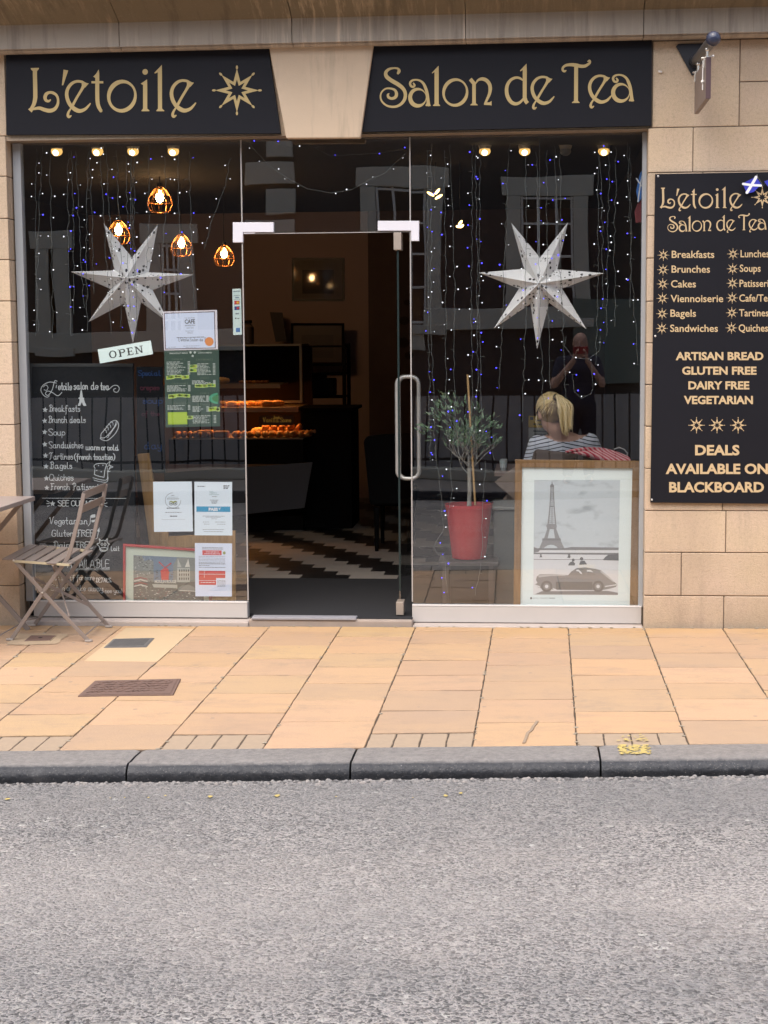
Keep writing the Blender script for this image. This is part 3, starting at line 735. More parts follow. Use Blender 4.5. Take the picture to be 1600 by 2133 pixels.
def g_i():
    n = 16
    return [poly(ZB, [(580 + 46 * math.cos(2 * math.pi * k / n), 238 + 48 * math.sin(2 * math.pi * k / n)) for k in range(n)]),
            poly(ZB, [(612, 362), (615, 470), (615, 850), (655, 884), (648, 893), (522, 893), (518, 882), (545, 850), (545, 455), (505, 436)])]
def g_l(): return [poly(ZB, [(858, 122), (861, 260), (862, 850), (900, 884), (894, 893), (770, 893), (765, 882), (794, 850), (790, 246), (742, 265), (732, 254)])]
def g_S(): return [piece(ZD, stroke2d([(395, 258, 44), (412, 220, 52), (388, 182, 34), (320, 175, 30), (240, 195, 44), (190, 250, 54), (205, 318, 64), (290, 385, 66), (400, 450, 66), (480, 520, 60), (515, 600, 56), (505, 690, 54), (450, 768, 46), (370, 812, 40), (280, 818, 36), (190, 790, 32), (120, 720, 28), (102, 640, 26), (125, 570, 26), (190, 518, 28), (270, 515, 32), (340, 540, 40), (368, 600, 52), (350, 658, 52), (290, 682, 44), (238, 662, 44), (225, 622, 38), (242, 600, 18)]))]
def g_a():
    return [piece(ZD, ring2d(715, 668, 152, 165, 743, 660, 115, 116)),
            piece(ZD, stroke2d([(650, 428, 24), (670, 460, 34), (648, 488, 36), (610, 473, 38), (595, 425, 38), (625, 385, 34), (690, 370, 28), (760, 385, 34), (815, 430, 42), (850, 500, 50), (875, 580, 52), (887, 660, 52), (896, 740, 54), (903, 785, 56)])), poly(ZD, [(862, 765), (925, 765), (940, 800), (934, 808), (860, 808), (850, 798)])]
def g_l2(): return [poly(ZD, [(1070, 135), (1072, 250), (1072, 770), (1098, 798), (1092, 806), (980, 806), (975, 795), (1002, 770), (1001, 240), (965, 265), (955, 255)])]
def g_o2(): return [piece(ZD, ring2d(1348, 581, 218, 238, 1350, 580, 174, 190, -.07))]
def g_n():
    return [poly(ZE, [(180, 415), (250, 500), (250, 840), (280, 865), (280, 875), (160, 875), (160, 865), (190, 840), (190, 525), (135, 460)]),
            piece(ZE, stroke2d([(240, 520, 20), (290, 455, 36), (360, 435, 56), (430, 462, 62), (478, 525, 60), (490, 600, 60), (475, 690, 50), (440, 770, 42), (402, 850, 34)])), poly(ZE, [(385, 857), (430, 825), (480, 825), (512, 800), (512, 880), (495, 872), (390, 868)])]
def g_d():
    return [piece(ZE, stroke2d([(1040, 460, 26), (980, 422, 38), (910, 415, 42), (830, 455, 48), (775, 540, 56), (763, 640, 60), (785, 740, 64), (840, 820, 62), (910, 850, 54), (980, 830, 44), (1040, 770, 34)])),
            poly(ZE, [(1095, 180), (1100, 290), (1097, 740), (1110, 790), (1135, 820), (1085, 862), (1045, 805), (1032, 740), (1032, 287), (995, 310), (985, 296)])]
def g_T():
    return [poly(ZF, [(370, 215), (435, 215), (432, 800), (462, 828), (458, 836), (335, 836), (330, 826), (366, 800)]),
            piece(ZF, stroke2d([(232, 295, 20), (205, 308, 38), (178, 285, 40), (186, 240, 38), (240, 206, 44), (320, 198, 54), (400, 206, 60), (470, 222, 56), (540, 222, 52), (595, 196, 44), (630, 165, 38), (624, 134, 40), (596, 142, 20)]))]
def xf(ps, s0, s1):                                               # move a box s0 onto a box s1
    (a, b, c, d), (e, f, g, h) = s0, s1
    return [([(e + (x - a) * (g - e) / (c - a), f + (y - b) * (h - f) / (d - b)) for x, y in v], fc) for v, fc in ps]
E0 = (135.6, 166.9, 184.4, 246.5)
A0 = (850.4, 164.75, 897.5, 224.0)
LET = g_L() + g_ap() + g_e() + g_t() + g_o() + g_i() + g_l() + xf(g_e(), E0, (353.8, 165.2, 403.75, 246.0))
SDT = g_S() + g_a() + g_l2() + g_o2() + g_n() + g_d() + xf(g_e(), E0, (1105.4, 158.1, 1150.6, 228.75)) + g_T() + xf(g_e(), E0, (1225, 155.6, 1270.6, 226.25)) + xf(g_a(), A0, (1273.1, 154.4, 1321.25, 214.0))
def star8(cx, cy, Rr, bead=True):
    out = []; N = 16
    o = [(cx + math.cos(math.pi * k / 8 - math.pi / 2) * (Rr * .875 if k % 2 == 0 else Rr * .365), cy + math.sin(math.pi * k / 8 - math.pi / 2) * (Rr * .875 if k % 2 == 0 else Rr * .365)) for k in range(N)]
    i = [(cx + math.cos(math.pi * k / 8 - math.pi / 2) * (Rr * .44 if k % 2 == 0 else Rr * .195), cy + math.sin(math.pi * k / 8 - math.pi / 2) * (Rr * .44 if k % 2 == 0 else Rr * .195)) for k in range(N)]
    out.append((o + i, [(k, (k + 1) % N, N + (k + 1) % N, N + k) for k in range(N)]))
    if bead:
        for k in range(8):
            a = math.pi * k / 4 - math.pi / 2; c = (cx + math.cos(a) * Rr * .92, cy + math.sin(a) * Rr * .92); m = 10
            out.append(([(c[0] + math.cos(a) * Rr * .08 * math.cos(2 * math.pi * j / m) - math.sin(a) * Rr * .045 * math.sin(2 * math.pi * j / m), c[1] + math.sin(a) * Rr * .08 * math.cos(2 * math.pi * j / m) + math.cos(a) * Rr * .045 * math.sin(2 * math.pi * j / m)) for j in range(m)], [tuple(range(m))]))
    return out
def star5(cx, cy, r, inner=.42, rot=0):
    return [([(cx + math.cos(R(-90 + 36 * k + rot)) * (r if k % 2 == 0 else r * inner), cy + math.sin(R(-90 + 36 * k + rot)) * (r if k % 2 == 0 else r * inner)) for k in range(10)], [tuple(range(10))])]
def lay(mb, pieces, Y, step=.00025, mi=0, q=None):
    for k, (v, f) in enumerate(pieces):
        y = Y - step * (k % 7)
        mb.add([P(a, b, y) if q is None else q(a, b, step * (k % 7)) for a, b in v], f, mi)
FC = {}
def font_geo(s, bold=0.0):
    k = (s, bold)
    if k not in FC:
        cu = bpy.data.curves.new("t", 'FONT'); cu.body = s; cu.size = 1; cu.offset = bold; cu.resolution_u = 3; cu.fill_mode = 'FRONT'
        ob = bpy.data.objects.new("t", cu); col.objects.link(ob)
        me = bpy.data.meshes.new_from_object(ob.evaluated_get(bpy.context.evaluated_depsgraph_get()))
        v = [(p.co.x, p.co.y) for p in me.vertices]; f = [tuple(q.vertices) for q in me.polygons]
        bpy.data.objects.remove(ob); bpy.data.curves.remove(cu); bpy.data.meshes.remove(me)
        FC[k] = (v, f)
    return FC[k]
CAPH = max(y for x, y in font_geo("H")[0])
def words(s, x0, x1, yb, cap, bold=0.0, slope=0.0, sx=None):
    """Fit text between x0 and x1 (pixels), baseline yb, capital height cap"""
    v, f = font_geo(s, bold); a = min(p[0] for p in v); b = max(p[0] for p in v)
    k = sx if sx else (x1 - x0) / (b - a)
    return [([(x0 + (x - a) * k, yb - y * cap / CAPH + slope * (x - a) * k) for x, y in v], f)]

# ---- single-stroke hand for the chalk writing: x y pairs, base 36, baseline = 4
HAND = {
 'a': "58 39 18 15 24 44 57/59 55 64 75", 'b': "0d 04/06 28 48 56 44 24 05", 'c': "48 29 09 06 14 34 46", 'd': "58 39 18 15 24 44 57/5d 55 64 75", 'e': "06 47 48 29 08 06 14 34 46",
 'f': "5c 4d 2c 25 21 10/09 49", 'g': "58 39 18 15 24 44 57/59 53 41 21 02", 'h': "0d 04/07 29 48 45 54", 'i': "09 05 14 24/0c 0b", 'k': "0d 04/49 06 54", 'l': "1d 15 24 34", 'm': "09 04/07 29 37 34/37 59 67 64",
 'n': "09 04/07 29 48 45 54", 'o': "29 08 05 24 45 48 29", 'p': "09 00/08 29 48 45 24 05", 'r': "09 04/07 19 39", 's': "48 29 08 27 46 34 14 05", 't': "2d 25 34 44/09 49", 'u': "09 05 24 44 47/49 45 54",
 'v': "09 24 49", 'w': "09 05 14 34 45 49/45 54 74 85 89", 'y': "09 06 25 45 47/49 43 31 11 02", 'j': "29 22 00",
 'B': "2d 24/0c 3e 6c 5a 29/2a 69 66 44 14 05", 'S': "6c 5d 2d 0c 1a 48 66 54 24 05", 'T': "0c 2e 5d 7e/4d 35 14", 'Q': "4d 1c 06 24 54 77 7b 4d/45 83", 'F': "1d 7d/3d 34 14/29 59", 'P': "3d 34 14/0c 3e 6d 6a 49 39", 'V': "0c 1d 34 6d 7e",
 'G': "6c 4d 1c 06 24 54 67 68 48", 'D': "2d 24 05/0c 3e 6c 77 54 24", 'L': "1d 14 54", 'A': "04 3d 64/17 57", 'E': "5d 0d 04 54/09 49", 'O': "3d 0b 06 34 66 6b 3d", 'U': "0d 06 24 44 66 6d", 'R': "0d 04/0d 5c 5a 09/29 64", 'M': "04 0d 37 6d 64", 'N': "04 0d 64 6d", 'I': "0d 04",
 '(': "3e 0b 06 32", ')': "0e 3b 36 02", '!': "0d 07/04 05", ',': "14 02", "'": "1d 0a", '.': "04 05", ' ': ""}
def hand(s, x0, x1, yb, unit, w_, slope=0.0):
    """unit = pixel height of one grid step"""
    out = []; cur = 0.0; raw = []
    for ch in s:
        gly = HAND.get(ch, ""); mx = 0
        for st_ in [q for q in gly.split("/") if q]:
            p = [(int(t[0], 36), int(t[1], 36) - 4) for t in st_.split()]; mx = max(mx, max(a for a, b in p))
            raw.append([(cur + a + random.uniform(-.12, .12), b + random.uniform(-.15, .15)) for a, b in p])
        cur += (mx + 1.5) if gly else 3.2
    k = (x1 - x0) / max(cur - 1.5, 1)
    for p in raw: out.append(stroke2d([(x0 + a * k, yb - b * unit + slope * a * k, w_ * random.uniform(.8, 1.2)) for a, b in p], 4))
    return out

# ------------------------------------------------------------------ fascia signs
SY = -.016
def fascia(label, q, letters, star):
    fr = [P(x, y, SY) for x, y in q]; c = sum(fr, Vector()) / 4
    t = thing("shop_sign", label, "sign", c)
    m = MB(); m.prism(fr[::-1], (0, .026, 0)); m.build("board", SIGN, t, bevel=.0015)
    m = MB(); lay(m, letters, SY - .0012); m.build("lettering", GOLD, t)
    if star: m = MB(); lay(m, star, SY - .0012); m.build("star_emblem", GOLD, t)
fascia("black fascia board with gold L'etoile lettering and an eight pointed star", [(12, 104), (559, 98), (585, 278), (13, 281)], LET, star8(493.6, 188.2, 52))
fascia("black fascia board with gold Salon de Tea lettering", [(778, 95), (1358, 82), (1357, 262), (753, 275)], SDT, None)
# ------------------------------------------------------------------ menu board on the right wall
BY = -.022
t = thing("menu_sign", "tall black wall board listing breakfasts, brunches, cakes and deals in gold", "sign", P(1490, 700, BY))
q = [(1365, 362.5), (1668, 357), (1664, 1050), (1355, 1047)]
m = MB(); m.prism([P(x, y, BY) for x, y in q][::-1], (0, .018, 0)); m.build("board", SIGN, t, bevel=.001)
m = MB(); lay(m, xf(LET, (58.75, 141.5, 408, 245), (1374.3, 391, 1546, 439.5)), BY - .0012); m.build('title_lettering', GOLD_P, t); m = MB()
lay(m, xf(SDT, (791, 124.4, 1321, 226), (1390.4, 444, 1597, 484)), BY - .0012)
m.build("title_lettering", GOLD_P, t)
def emblem(x, y, r): m = MB(); lay(m, star8(x, y, r, True), BY - .0012); m.build("star_emblem", GOLD_P, t)
emblem(1588, 411, 23)
for (x, y) in ((1382, 531.5), (1381.3, 562), (1380.6, 591.5), (1380, 621.5), (1379.3, 653.5), (1378.8, 684), (1527, 529), (1526.3, 560), (1525.8, 590), (1525.3, 620.5), (1524.5, 651.5), (1523.8, 683)): emblem(x, y, 12.2)
for x in (1451, 1493.7, 1537.7): emblem(x, 885.8, 17)
def line(*a): m = MB(); lay(m, words(*a), BY - .0012); m.build("lettering", GOLD_P, t)
for s, x0, x1, yb in (("Breakfasts", 1399.3, 1488, 537), ("Brunches", 1399, 1479, 567.8), ("Cakes", 1397.8, 1449.7, 598.5), ("Viennoiserie", 1397, 1506.5, 629), ("Bagels", 1396.6, 1450, 659.6), ("Sandwiches", 1396, 1495.5, 691)): line(s, x0, x1, yb, 14.5, .012)
for s, x0, yb in (("Lunches", 1542.7, 535.6), ("Soups", 1541, 566), ("Patisserie", 1540.5, 597.4), ("Cafe/Tea", 1540, 628), ("Tartines", 1539.5, 658.8), ("Quiches", 1538.7, 690.5)):
    line(s, x0, 0, yb, 14.5, .012, 0, 18.6)
for s, x0, x1, yb, cp in (("ARTISAN BREAD", 1407.6, 1590.4, 749.5, 15.4), ("GLUTEN FREE", 1421, 1576, 779.8, 15.4), ("DAIRY FREE", 1434, 1561, 810.4, 15.4), ("VEGETARIAN", 1424.6, 1568.5, 841, 15.6), ("DEALS", 1448, 1540.5, 947.4, 19.5), ("AVAILABLE ON", 1386.8, 1600, 986.4, 19.5), ("BLACKBOARD", 1394, 1591.6, 1024.6, 19.5)):
    line(s, x0, x1, yb, cp, .035)
for (x, y) in ((1371, 367), (1365, 700), (1358, 1041)):
    m = MB(); m.ball(P(x, y, BY), .006, 8, 0, (1, .5, 1)); m.build("fixing_screw", STEEL, t)
# ------------------------------------------------------------------ window display: chalkboard
t = thing("chalkboard", "tall black chalkboard with a handwritten white menu leaning inside the window", "chalkboard", P(170, 1250, .19))
CY = .19
m = MB(); m.prism([P(x, y, CY) for x, y in ((61, 757), (277, 757), (284, 1262), (62, 1262))][::-1], (0, .025, 0)); m.build("board", CHALKB, t, bevel=.003)
m = MB()
for (x0, y0, x1, y1) in ((61, 757, 277, 764), (61, 764, 66, 1262)): m.prism([P(x, y, CY - .004) for x, y in ((x0, y0), (x1, y0), (x1, y1), (x0, y1))][::-1], (0, .0038, 0))
m.build("frame", m_speck("dark_board_frame", (.035, .04, .042), (.025, .028, .03), .5, 10), t)
G1, G2 = sh(60, 770, 6.957), sh(60, 1000, 6.957)
def HX(f, s, x0, x1, yb, unit, w_=1.5, slope=0): 
    (a, b), (c, d) = f([(x0, yb), (x1, yb)]); return hand(s, a, c, b, unit, w_, slope)
def CW(f, pts, w_=1.3): return [stroke2d([(x, y, w_) for x, y in f(pts)], 6)]
L_ = []
def flush(nm='chalk_line'):
    global L_
    if L_: m = MB(); lay(m, L_, CY - .0006, .00012); m.build(nm, CHALK, t)
    L_ = []
L_ += CW(G1, [(412, 168), (375, 165), (350, 260), (325, 320), (280, 372), (242, 350), (272, 310), (340, 330), (420, 378), (480, 330)], 1.5)
L_ += CW(G1, [(400, 195), (300, 180), (210, 225), (176, 290), (205, 360), (262, 398), (298, 378)], 1.4)
L_ += CW(G1, [(212, 250), (250, 222), (280, 260), (255, 300), (222, 290)], 1.2) + CW(G1, [(402, 225), (396, 262)], 1.5)
L_ += HX(G1, "etoile", 432, 622, 292, 1.62, 1.7) + HX(G1, "salon", 655, 855, 285, 1.62, 1.7) + HX(G1, "de", 897, 1003, 285, 1.62, 1.7) + HX(G1, "tea", 1040, 1165, 290, 1.62, 1.7)
L_ += CW(G1, [(1165, 285), (1225, 232), (1285, 232), (1312, 275), (1285, 325), (1240, 318), (1232, 285), (1262, 270)], 1.4)
for s, x0, x1, yb in (("Breakfasts", 298, 740, 606), ("Brunch deals", 288, 822, 768), ("Soup", 288, 522, 950), ("Sandwiches", 295, 788, 1135), ("Tartines", 295, 638, 1300), ("Bagels", 310, 625, 1432), ("Quiches", 300, 645, 1603)):
    flush(); L_ += HX(G1, s, x0, x1, yb, 1.42, 1.25)
flush(); L_ += HX(G1, "warm or cold", 830, 1298, 1160, 1.25, 1.7, .02); flush(); L_ += HX(G1, "(french toasties)", 665, 1245, 1303, 1.3, 1.5)
for (x, y) in ((237, 582), (230, 743), (230, 905), (233, 1083), (243, 1245), (250, 1402), (255, 1575)):
    flush(); (a, b), = G1([(x, y)]); L_ += star5(a, b, 6.0, .46, random.uniform(-8, 8)); flush('chalk_star')
flush(); L_ += HX(G2, "French Patisserie", 310, 1060, 140, 1.40, 1.25)
flush(); (a, b), (c, d) = G2([(262, 112), (345, 342)]); L_ += star5(a, b, 5.6, .46); flush('chalk_star'); L_ += star5(c, d, 6.2, .46); flush('chalk_star')
L_ += CW(G2, [(195, 262), (800, 264), (1410, 266)], .9)
flush(); L_ += HX(G2, "SEE OUR MENU", 425, 1060, 375, 1.22, 1.5)
flush()
for (p, q) in (((262, 300), (300, 322)), ((262, 340), (298, 342)), ((270, 380), (300, 370)), ((1085, 315), (1110, 292)), ((1095, 345), (1135, 330)), ((1100, 370), (1138, 385))): L_ += CW(G2, [p, q], 1.3); flush('chalk_ray')
flush(); L_ += HX(G2, "Vegetarian", 300, 850, 637, 1.5, 1.4); flush(); L_ += HX(G2, "Gluten FREE", 335, 940, 815, 1.45, 1.3); flush(); L_ += HX(G2, "Dairy FREE", 360, 925, 985, 1.45, 1.2)
flush(); L_ += HX(G2, "AVAILABLE", 560, 1168, 1268, 1.75, 1.2) + CW(G2, [(600, 1278), (900, 1284), (1170, 1278)], .8) + CW(G2, [(600, 1294), (900, 1300), (1170, 1298)], .8)
flush(); L_ += HX(G2, "Ask staff for more", 330, 950, 1448, 1.15, 1.1); flush(); L_ += HX(G2, "DETAILS.", 975, 1195, 1478, .92, 1.3); flush(); L_ += HX(G2, "Sit in or take away,", 320, 1090, 1598, 1.3, 1.1, .015); flush(); L_ += HX(G2, "see you!", 1105, 1350, 1635, 1.05, .8)
flush()
# little drawings
L_ += [(G1([(752, 300), (770, 300), (785, 405), (805, 408), (800, 428), (812, 470), (838, 522), (792, 524), (768, 470), (745, 524), (708, 524), (730, 470), (738, 428), (720, 425), (720, 408), (738, 400)]), [tuple(range(16))])]
flush('chalk_drawing'); L_ += CW(G1, [(1045, 985), (1050, 930), (1100, 870), (1180, 770), (1250, 735), (1290, 760), (1300, 830), (1250, 930), (1150, 1020), (1080, 1022), (1035, 990), (1100, 985), (1170, 920), (1240, 830), (1270, 745)], 1.3)
for (x, y) in ((1100, 890), (1130, 850), (1165, 815), (1200, 780)): L_ += CW(G1, [(x - 10, y - 30), (x + 20, y - 5), (x + 22, y + 25)], 1.1)
for k in range(7): L_ += CW(G1, [(1130 + 20 * k, 985 - 28 * k), (1155 + 20 * k, 975 - 30 * k), (1160 + 20 * k, 945 - 30 * k)], 1.0)
flush('chalk_drawing'); L_ += CW(G1, [(950, 1520), (960, 1430), (945, 1395), (985, 1365), (1090, 1358), (1125, 1380), (1105, 1450), (1090, 1560)], 1.4) + CW(G1, [(950, 1520), (1020, 1545), (1090, 1560)], 1.4)
L_ += CW(G1, [(930, 1565), (1020, 1590), (1120, 1600), (1145, 1540), (1135, 1400)], 1.2) + CW(G1, [(945, 1600), (1030, 1622), (1130, 1628), (1150, 1560)], 1.2)
L_ += CW(G1, [(1130, 1370), (1180, 1330), (1165, 1380), (1220, 1410), (1175, 1430), (1150, 1480), (1180, 1470)], 1.3) + CW(G1, [(1140, 1400), (1190, 1390), (1160, 1440)], 1.2)
for (x, y) in ((985, 1460), (1010, 1390), (1050, 1480), (1075, 1385)): 
    (a, b), = G1([(x, y)]); L_ += star5(a, b, 1.3, .8)
flush('chalk_drawing'); L_ += CW(G2, [(1010, 950), (990, 925), (1030, 905), (1020, 850), (1050, 880), (1080, 870), (1110, 880), (1140, 848), (1135, 900), (1170, 930), (1150, 945), (1140, 1010), (1090, 1032), (1040, 1020), (1020, 960)], 1.6)
L_ += CW(G2, [(1035, 990), (1080, 975), (1130, 985), (1125, 1015), (1060, 1015), (1035, 990)], 1.3)
for (x, y) in ((1060, 930), (1105, 930)): L_ += CW(G2, [(x - 16, y), (x, y - 18), (x + 16, y), (x, y + 18), (x - 16, y)], 1.4)
L_ += HX(G2, "Lait", 1190, 1310, 1022, 1.0, 1.2)
flush('chalk_drawing'); L_ += CW(G2, [(860, 665), (890, 620), (900, 520), (960, 500)], 1.3) + [(G2([(900, 510), (965, 500), (965, 540), (905, 550)]), [(0, 1, 2, 3)]), (G2([(905, 585), (965, 570), (950, 610), (915, 612)]), [(0, 1, 2, 3)])]
flush('chalk_drawing'); L_ += CW(G2, [(950, 850), (990, 840), (1010, 740)], 1.3) + [(G2([(985, 740), (1025, 685), (1028, 755)]), [(0, 1, 2)])]
flush('chalk_drawing')
# second, dimmer chalkboard behind
t = thing("chalkboard", "small dark board with faded blue and red chalk writing, half hidden beside the big chalkboard", "chalkboard", P(310, 960, .8))
m = MB(); m.prism([P(x, y, .8) for x, y in ((284, 764), (338, 764), (344, 985), (286, 985))][::-1], (0, .02, 0)); m.build("board", CHALKB, t)
m = MB(); BLUECH = mat("blue_chalk", (.02, .07, .22), .9); REDCH = mat("red_chalk", (.14, .03, .05), .9)

for a_ in ((("Special", 288, 334, 782, 1.1, 2.0), 0), (("crepes", 293, 332, 812, 1.1, 1.6), 1), (("soup", 298, 338, 840, 1.3, 1.8), 0), (("of the", 296, 332, 866, 1, 1.4), 1), (("day", 300, 336, 935, 1.6, 1.8), 0)):
    m = MB(); lay(m, hand(*a_[0]), .798); m.build("chalk_line", (BLUECH, REDCH)[a_[1]], t)


# ------------------------------------------------------------------ notices stuck on the inside of the glass
NY = GY + .0125
def quad_uv(q):
    (ax, ay), (bx, by), (cx_, cy_), (dx, dy) = q
    def f(u, v):
        x = (1 - u) * (1 - v) * ax + u * (1 - v) * bx + u * v * cx_ + (1 - u) * v * dx
        y = (1 - u) * (1 - v) * ay + u * (1 - v) * by + u * v * cy_ + (1 - u) * v * dy
        return x, y
    return f
def notice(name, label, cat, q, m_, Y=NY):
    c = sum((P(x, y, Y) for x, y in q), Vector()) / 4
    t = thing(name, label, cat, c)
    m = MB(); m.prism([P(x, y, Y) for x, y in q][::-1], (0, .0015, 0)); m.build("sheet", m_, t); return t, quad_uv(q)
def uvbox(mb, f, u0, v0, u1, v1, Y, mi=0): mb.add([P(*f(u, v), Y) for u, v in ((u0, v0), (u1, v0), (u1, v1), (u0, v1))], [(0, 1, 2, 3)], mi)
def uvline(mb, f, u0, u1, v, h, Y, mi=0, gaps=True):     # a line of unreadably small print
    u = u0
    while u < u1:
        l = random.uniform(.02, .07) if gaps else u1 - u
        uvbox(mb, f, u, v - h / 2, min(u + l, u1), v + h / 2, Y, mi); u += l + .012
def uvwords(mb, f, s, u0, u1, v, cap, Y, mi=0, bold=0):
    vt, fc = font_geo(s, bold); a = min(p[0] for p in vt); b = max(p[0] for p in vt); k = (u1 - u0) / (b - a)
    mb.add([P(*f(u0 + (x - a) * k, v - y * cap / CAPH), Y) for x, y in vt], fc, mi)
N1, N2, N3 = NY - .0004, NY - .0007, NY - .0010
RED = mat("print_red", (.55, .045, .05), .6); CYAN = mat("print_cyan", (.02, .30, .55), .6); TEAL = mat("print_teal", (.12, .32, .34), .6)
ORANGE = mat("orange_seal", (.75, .26, .05), .5); LIME = mat("lime_print", (.36, .55, .045), .6); LIMEP = mat("pale_lime_print", (.50, .66, .25), .6)
MENU_G = m_speck("dark_green_print", (.045, .085, .068), (.055, .10, .078), .45, 4, .02); WHITEP = mat("white_print", (.55, .62, .58), .7); GREENT = mat("turquoise_print", (.08, .36, .22), .6); NAVY = mat("navy_print", (.03, .06, .22), .6)
# certificate
t, f = notice("award_certificate", "pale blue cafe award certificate with an orange seal taped to the glass", "notice", [(339, 649), (452, 645.5), (454, 727.5), (342, 730)], mat("white_border", (.80, .78, .84), .6))
m = MB(); uvbox(m, f, .02, .035, .96, .975, N1, 0); uvbox(m, f, .035, .055, .945, .955, N2, 1); m.build("printed_panel", [mat("maroon_line", (.12, .07, .09), .6), PAPER_B], t)
m = MB()
uvwords(m, f, "THE SCOTTISH", .40, .59, .20, .03, N3, 1); uvwords(m, f, "CAFE", .40, .59, .325, .10, N3, 0, .03); uvwords(m, f, "AWARDS 2019", .40, .59, .395, .035, N3, 1, .02)
uvline(m, f, .43, .56, .44, .012, N3, 1); uvwords(m, f, "South East", .41, .56, .53, .03, N3, 1); uvwords(m, f, "Winner", .44, .55, .58, .035, N3, 0); uvline(m, f, .24, .76, .68, .016, N3, 0); uvline(m, f, .36, .66, .90, .010, N3, 1); uvline(m, f, .40, .6, .935, .008, N3, 1); uvline(m, f, .08, .22, .92, .010, N3, 1)
m.build("printed_text", [INK, INK_L], t)
m = MB()
for v, fc in hand("L'etoile Salon de Tea", 372, 437, 710.5, .72, .7): m.add([P(x, y, N3) for x, y in v], fc)
m.build("signature", INK, t)
c = P(436, 711.5, N3 - .0003); n = 20
m = MB(); m.add([c + Vector((math.cos(2 * math.pi * k / n) * .0245, 0, math.sin(2 * math.pi * k / n) * .0245)) for k in range(n)], [tuple(range(n))])
m.build("orange_seal", ORANGE, t)
# green menu
t, f = notice("menu_poster", "dark green breakfast and lunch menu poster with lime food photos on the glass", "poster", [(342, 730.5), (456, 728.5), (458.5, 888), (345, 890)], MENU_G)
m = MB()
uvwords(m, f, "BREAKFAST MENU", .10, .43, .045, .018, N1, 0, .02); uvwords(m, f, "LUNCH MENU", .62, .87, .045, .018, N1, 0, .02)
def menu_lines(u0, u1, v0, v1, n):
    for k in range(n):
        v = lerp(v0, v1, k / max(1, n - 1)); uvline(m, f, u0, lerp(u0, u1, random.uniform(.45, .85)), v, .0075, N1, 0); uvbox(m, f, u1 - .045, v - .004, u1, v + .004, N1, 0)
menu_lines(.04, .47, .15, .31, 10); menu_lines(.60, .93, .18, .32, 9); menu_lines(.04, .47, .46, .53, 6); menu_lines(.50, .93, .40, .44, 4); menu_lines(.50, .80, .60, .67, 6); menu_lines(.04, .46, .72, .77, 4); menu_lines(.50, .8, .74, .80, 5); menu_lines(.50, .93, .86, .95, 6)
for (u0, u1, v) in ((.14, .38, .115), (.58, .88, .125), (.13, .42, .435), (.66, .81, .365), (.65, .8, .565), (.60, .87, .71), (.12, .46, .69)):
    for (a, b, c_, d) in ((u0, v - .014, u1, v - .012), (u0, v + .012, u1, v + .014), (u0, v - .014, u0 + .008, v + .014), (u1 - .008, v - .014, u1, v + .014)): uvbox(m, f, a, b, c_, d, N1, 2)
    uvline(m, f, u0 + .03, u1 - .03, v, .010, N1, 2)
for k in range(3):
    a = math.pi * 2 * k / 3 - .5; cx_, cy_ = f(.52 + .045 * math.cos(a), .045 + .03 * math.sin(a)); m.add([P(cx_ + math.cos(j) * 2.4, cy_ + math.sin(j) * 2.4, N1) for j in (0, .8, 1.6, 2.4, 3.1, 3.9, 4.7, 5.5)], [tuple(range(8))])
m.build("printed_text", [WHITEP, MENU_G, mat("grey_green_print", (.12, .17, .13), .6)], t)
m = MB()
FP_ = [LIMEP, LIME, mat("olive_print", (.14, .17, .03), .6), mat("yellow_print", (.5, .5, .08), .6), mat("leaf_print", (.05, .22, .08), .6), mat("lime_panel", (.40, .58, .06), .6), GREENT]
def photo(u0, v0, u1, v1, tl=0):
    m = MB()
    m.add([P(*f(u, v), N1) for u, v in ((u0, v0 + tl), (u1, v0 - tl), (u1, v1 - tl), (u0, v1 + tl))], [(0, 1, 2, 3)], 0)
    du, dv = .012, .008
    m.add([P(*f(u, v), N2) for u, v in ((u0 + du, v0 + tl + dv), (u1 - du, v0 - tl + dv), (u1 - du, v1 - tl - dv), (u0 + du, v1 + tl - dv))], [(0, 1, 2, 3)], 1)
    for _ in range(5):
        a, b = random.uniform(u0 + .03, u1 - .05), random.uniform(v0 + .015, v1 - .02); m.add([P(*f(a + .025 * math.cos(j), b + .012 * math.sin(j)), N3) for j in (0, 1, 2, 3, 4, 5)], [tuple(range(6))], random.choice((2, 3, 4)))
    m.build('food_photo', FP_, t)
for (u0, v0, u1, v1, tl) in ((.46, .19, .60, .235, .003), (.455, .238, .59, .285, -.002), (.03, .325, .18, .375, .006), (.175, .32, .32, .36, 0), (.31, .325, .45, .375, .004), (.55, .445, .70, .49, -.003), (.69, .45, .79, .49, .003), (.78, .44, .93, .485, -.004), (.06, .57, .21, .625, .005), (.20, .565, .34, .61, 0), (.33, .57, .46, .615, -.003), (.79, .745, .95, .80, .005), (.94, .755, 1.0, .805, 0), (.40, .855, .51, .90, 0)): photo(u0, v0, u1, v1, tl)
m = MB(); uvbox(m, f, .045, .805, .40, .965, N1, 1); uvbox(m, f, .06, .825, .385, .945, N2, 5); m.build('offer_panel', FP_, t); m = MB()
m.add([P(*f(1 - .20 * math.cos(a), .635 + .075 * math.sin(a)), N1) for a in [R(-80 + 160 * k / 12) for k in range(13)]], [tuple(range(13))], 6)
m.add([P(*f(1 - .14 * math.cos(a), .635 + .05 * math.sin(a)), N2) for a in [R(-80 + 160 * k / 12) for k in range(13)]], [tuple(range(13))], 4)
m.build('salad_bowl_photo', FP_, t)
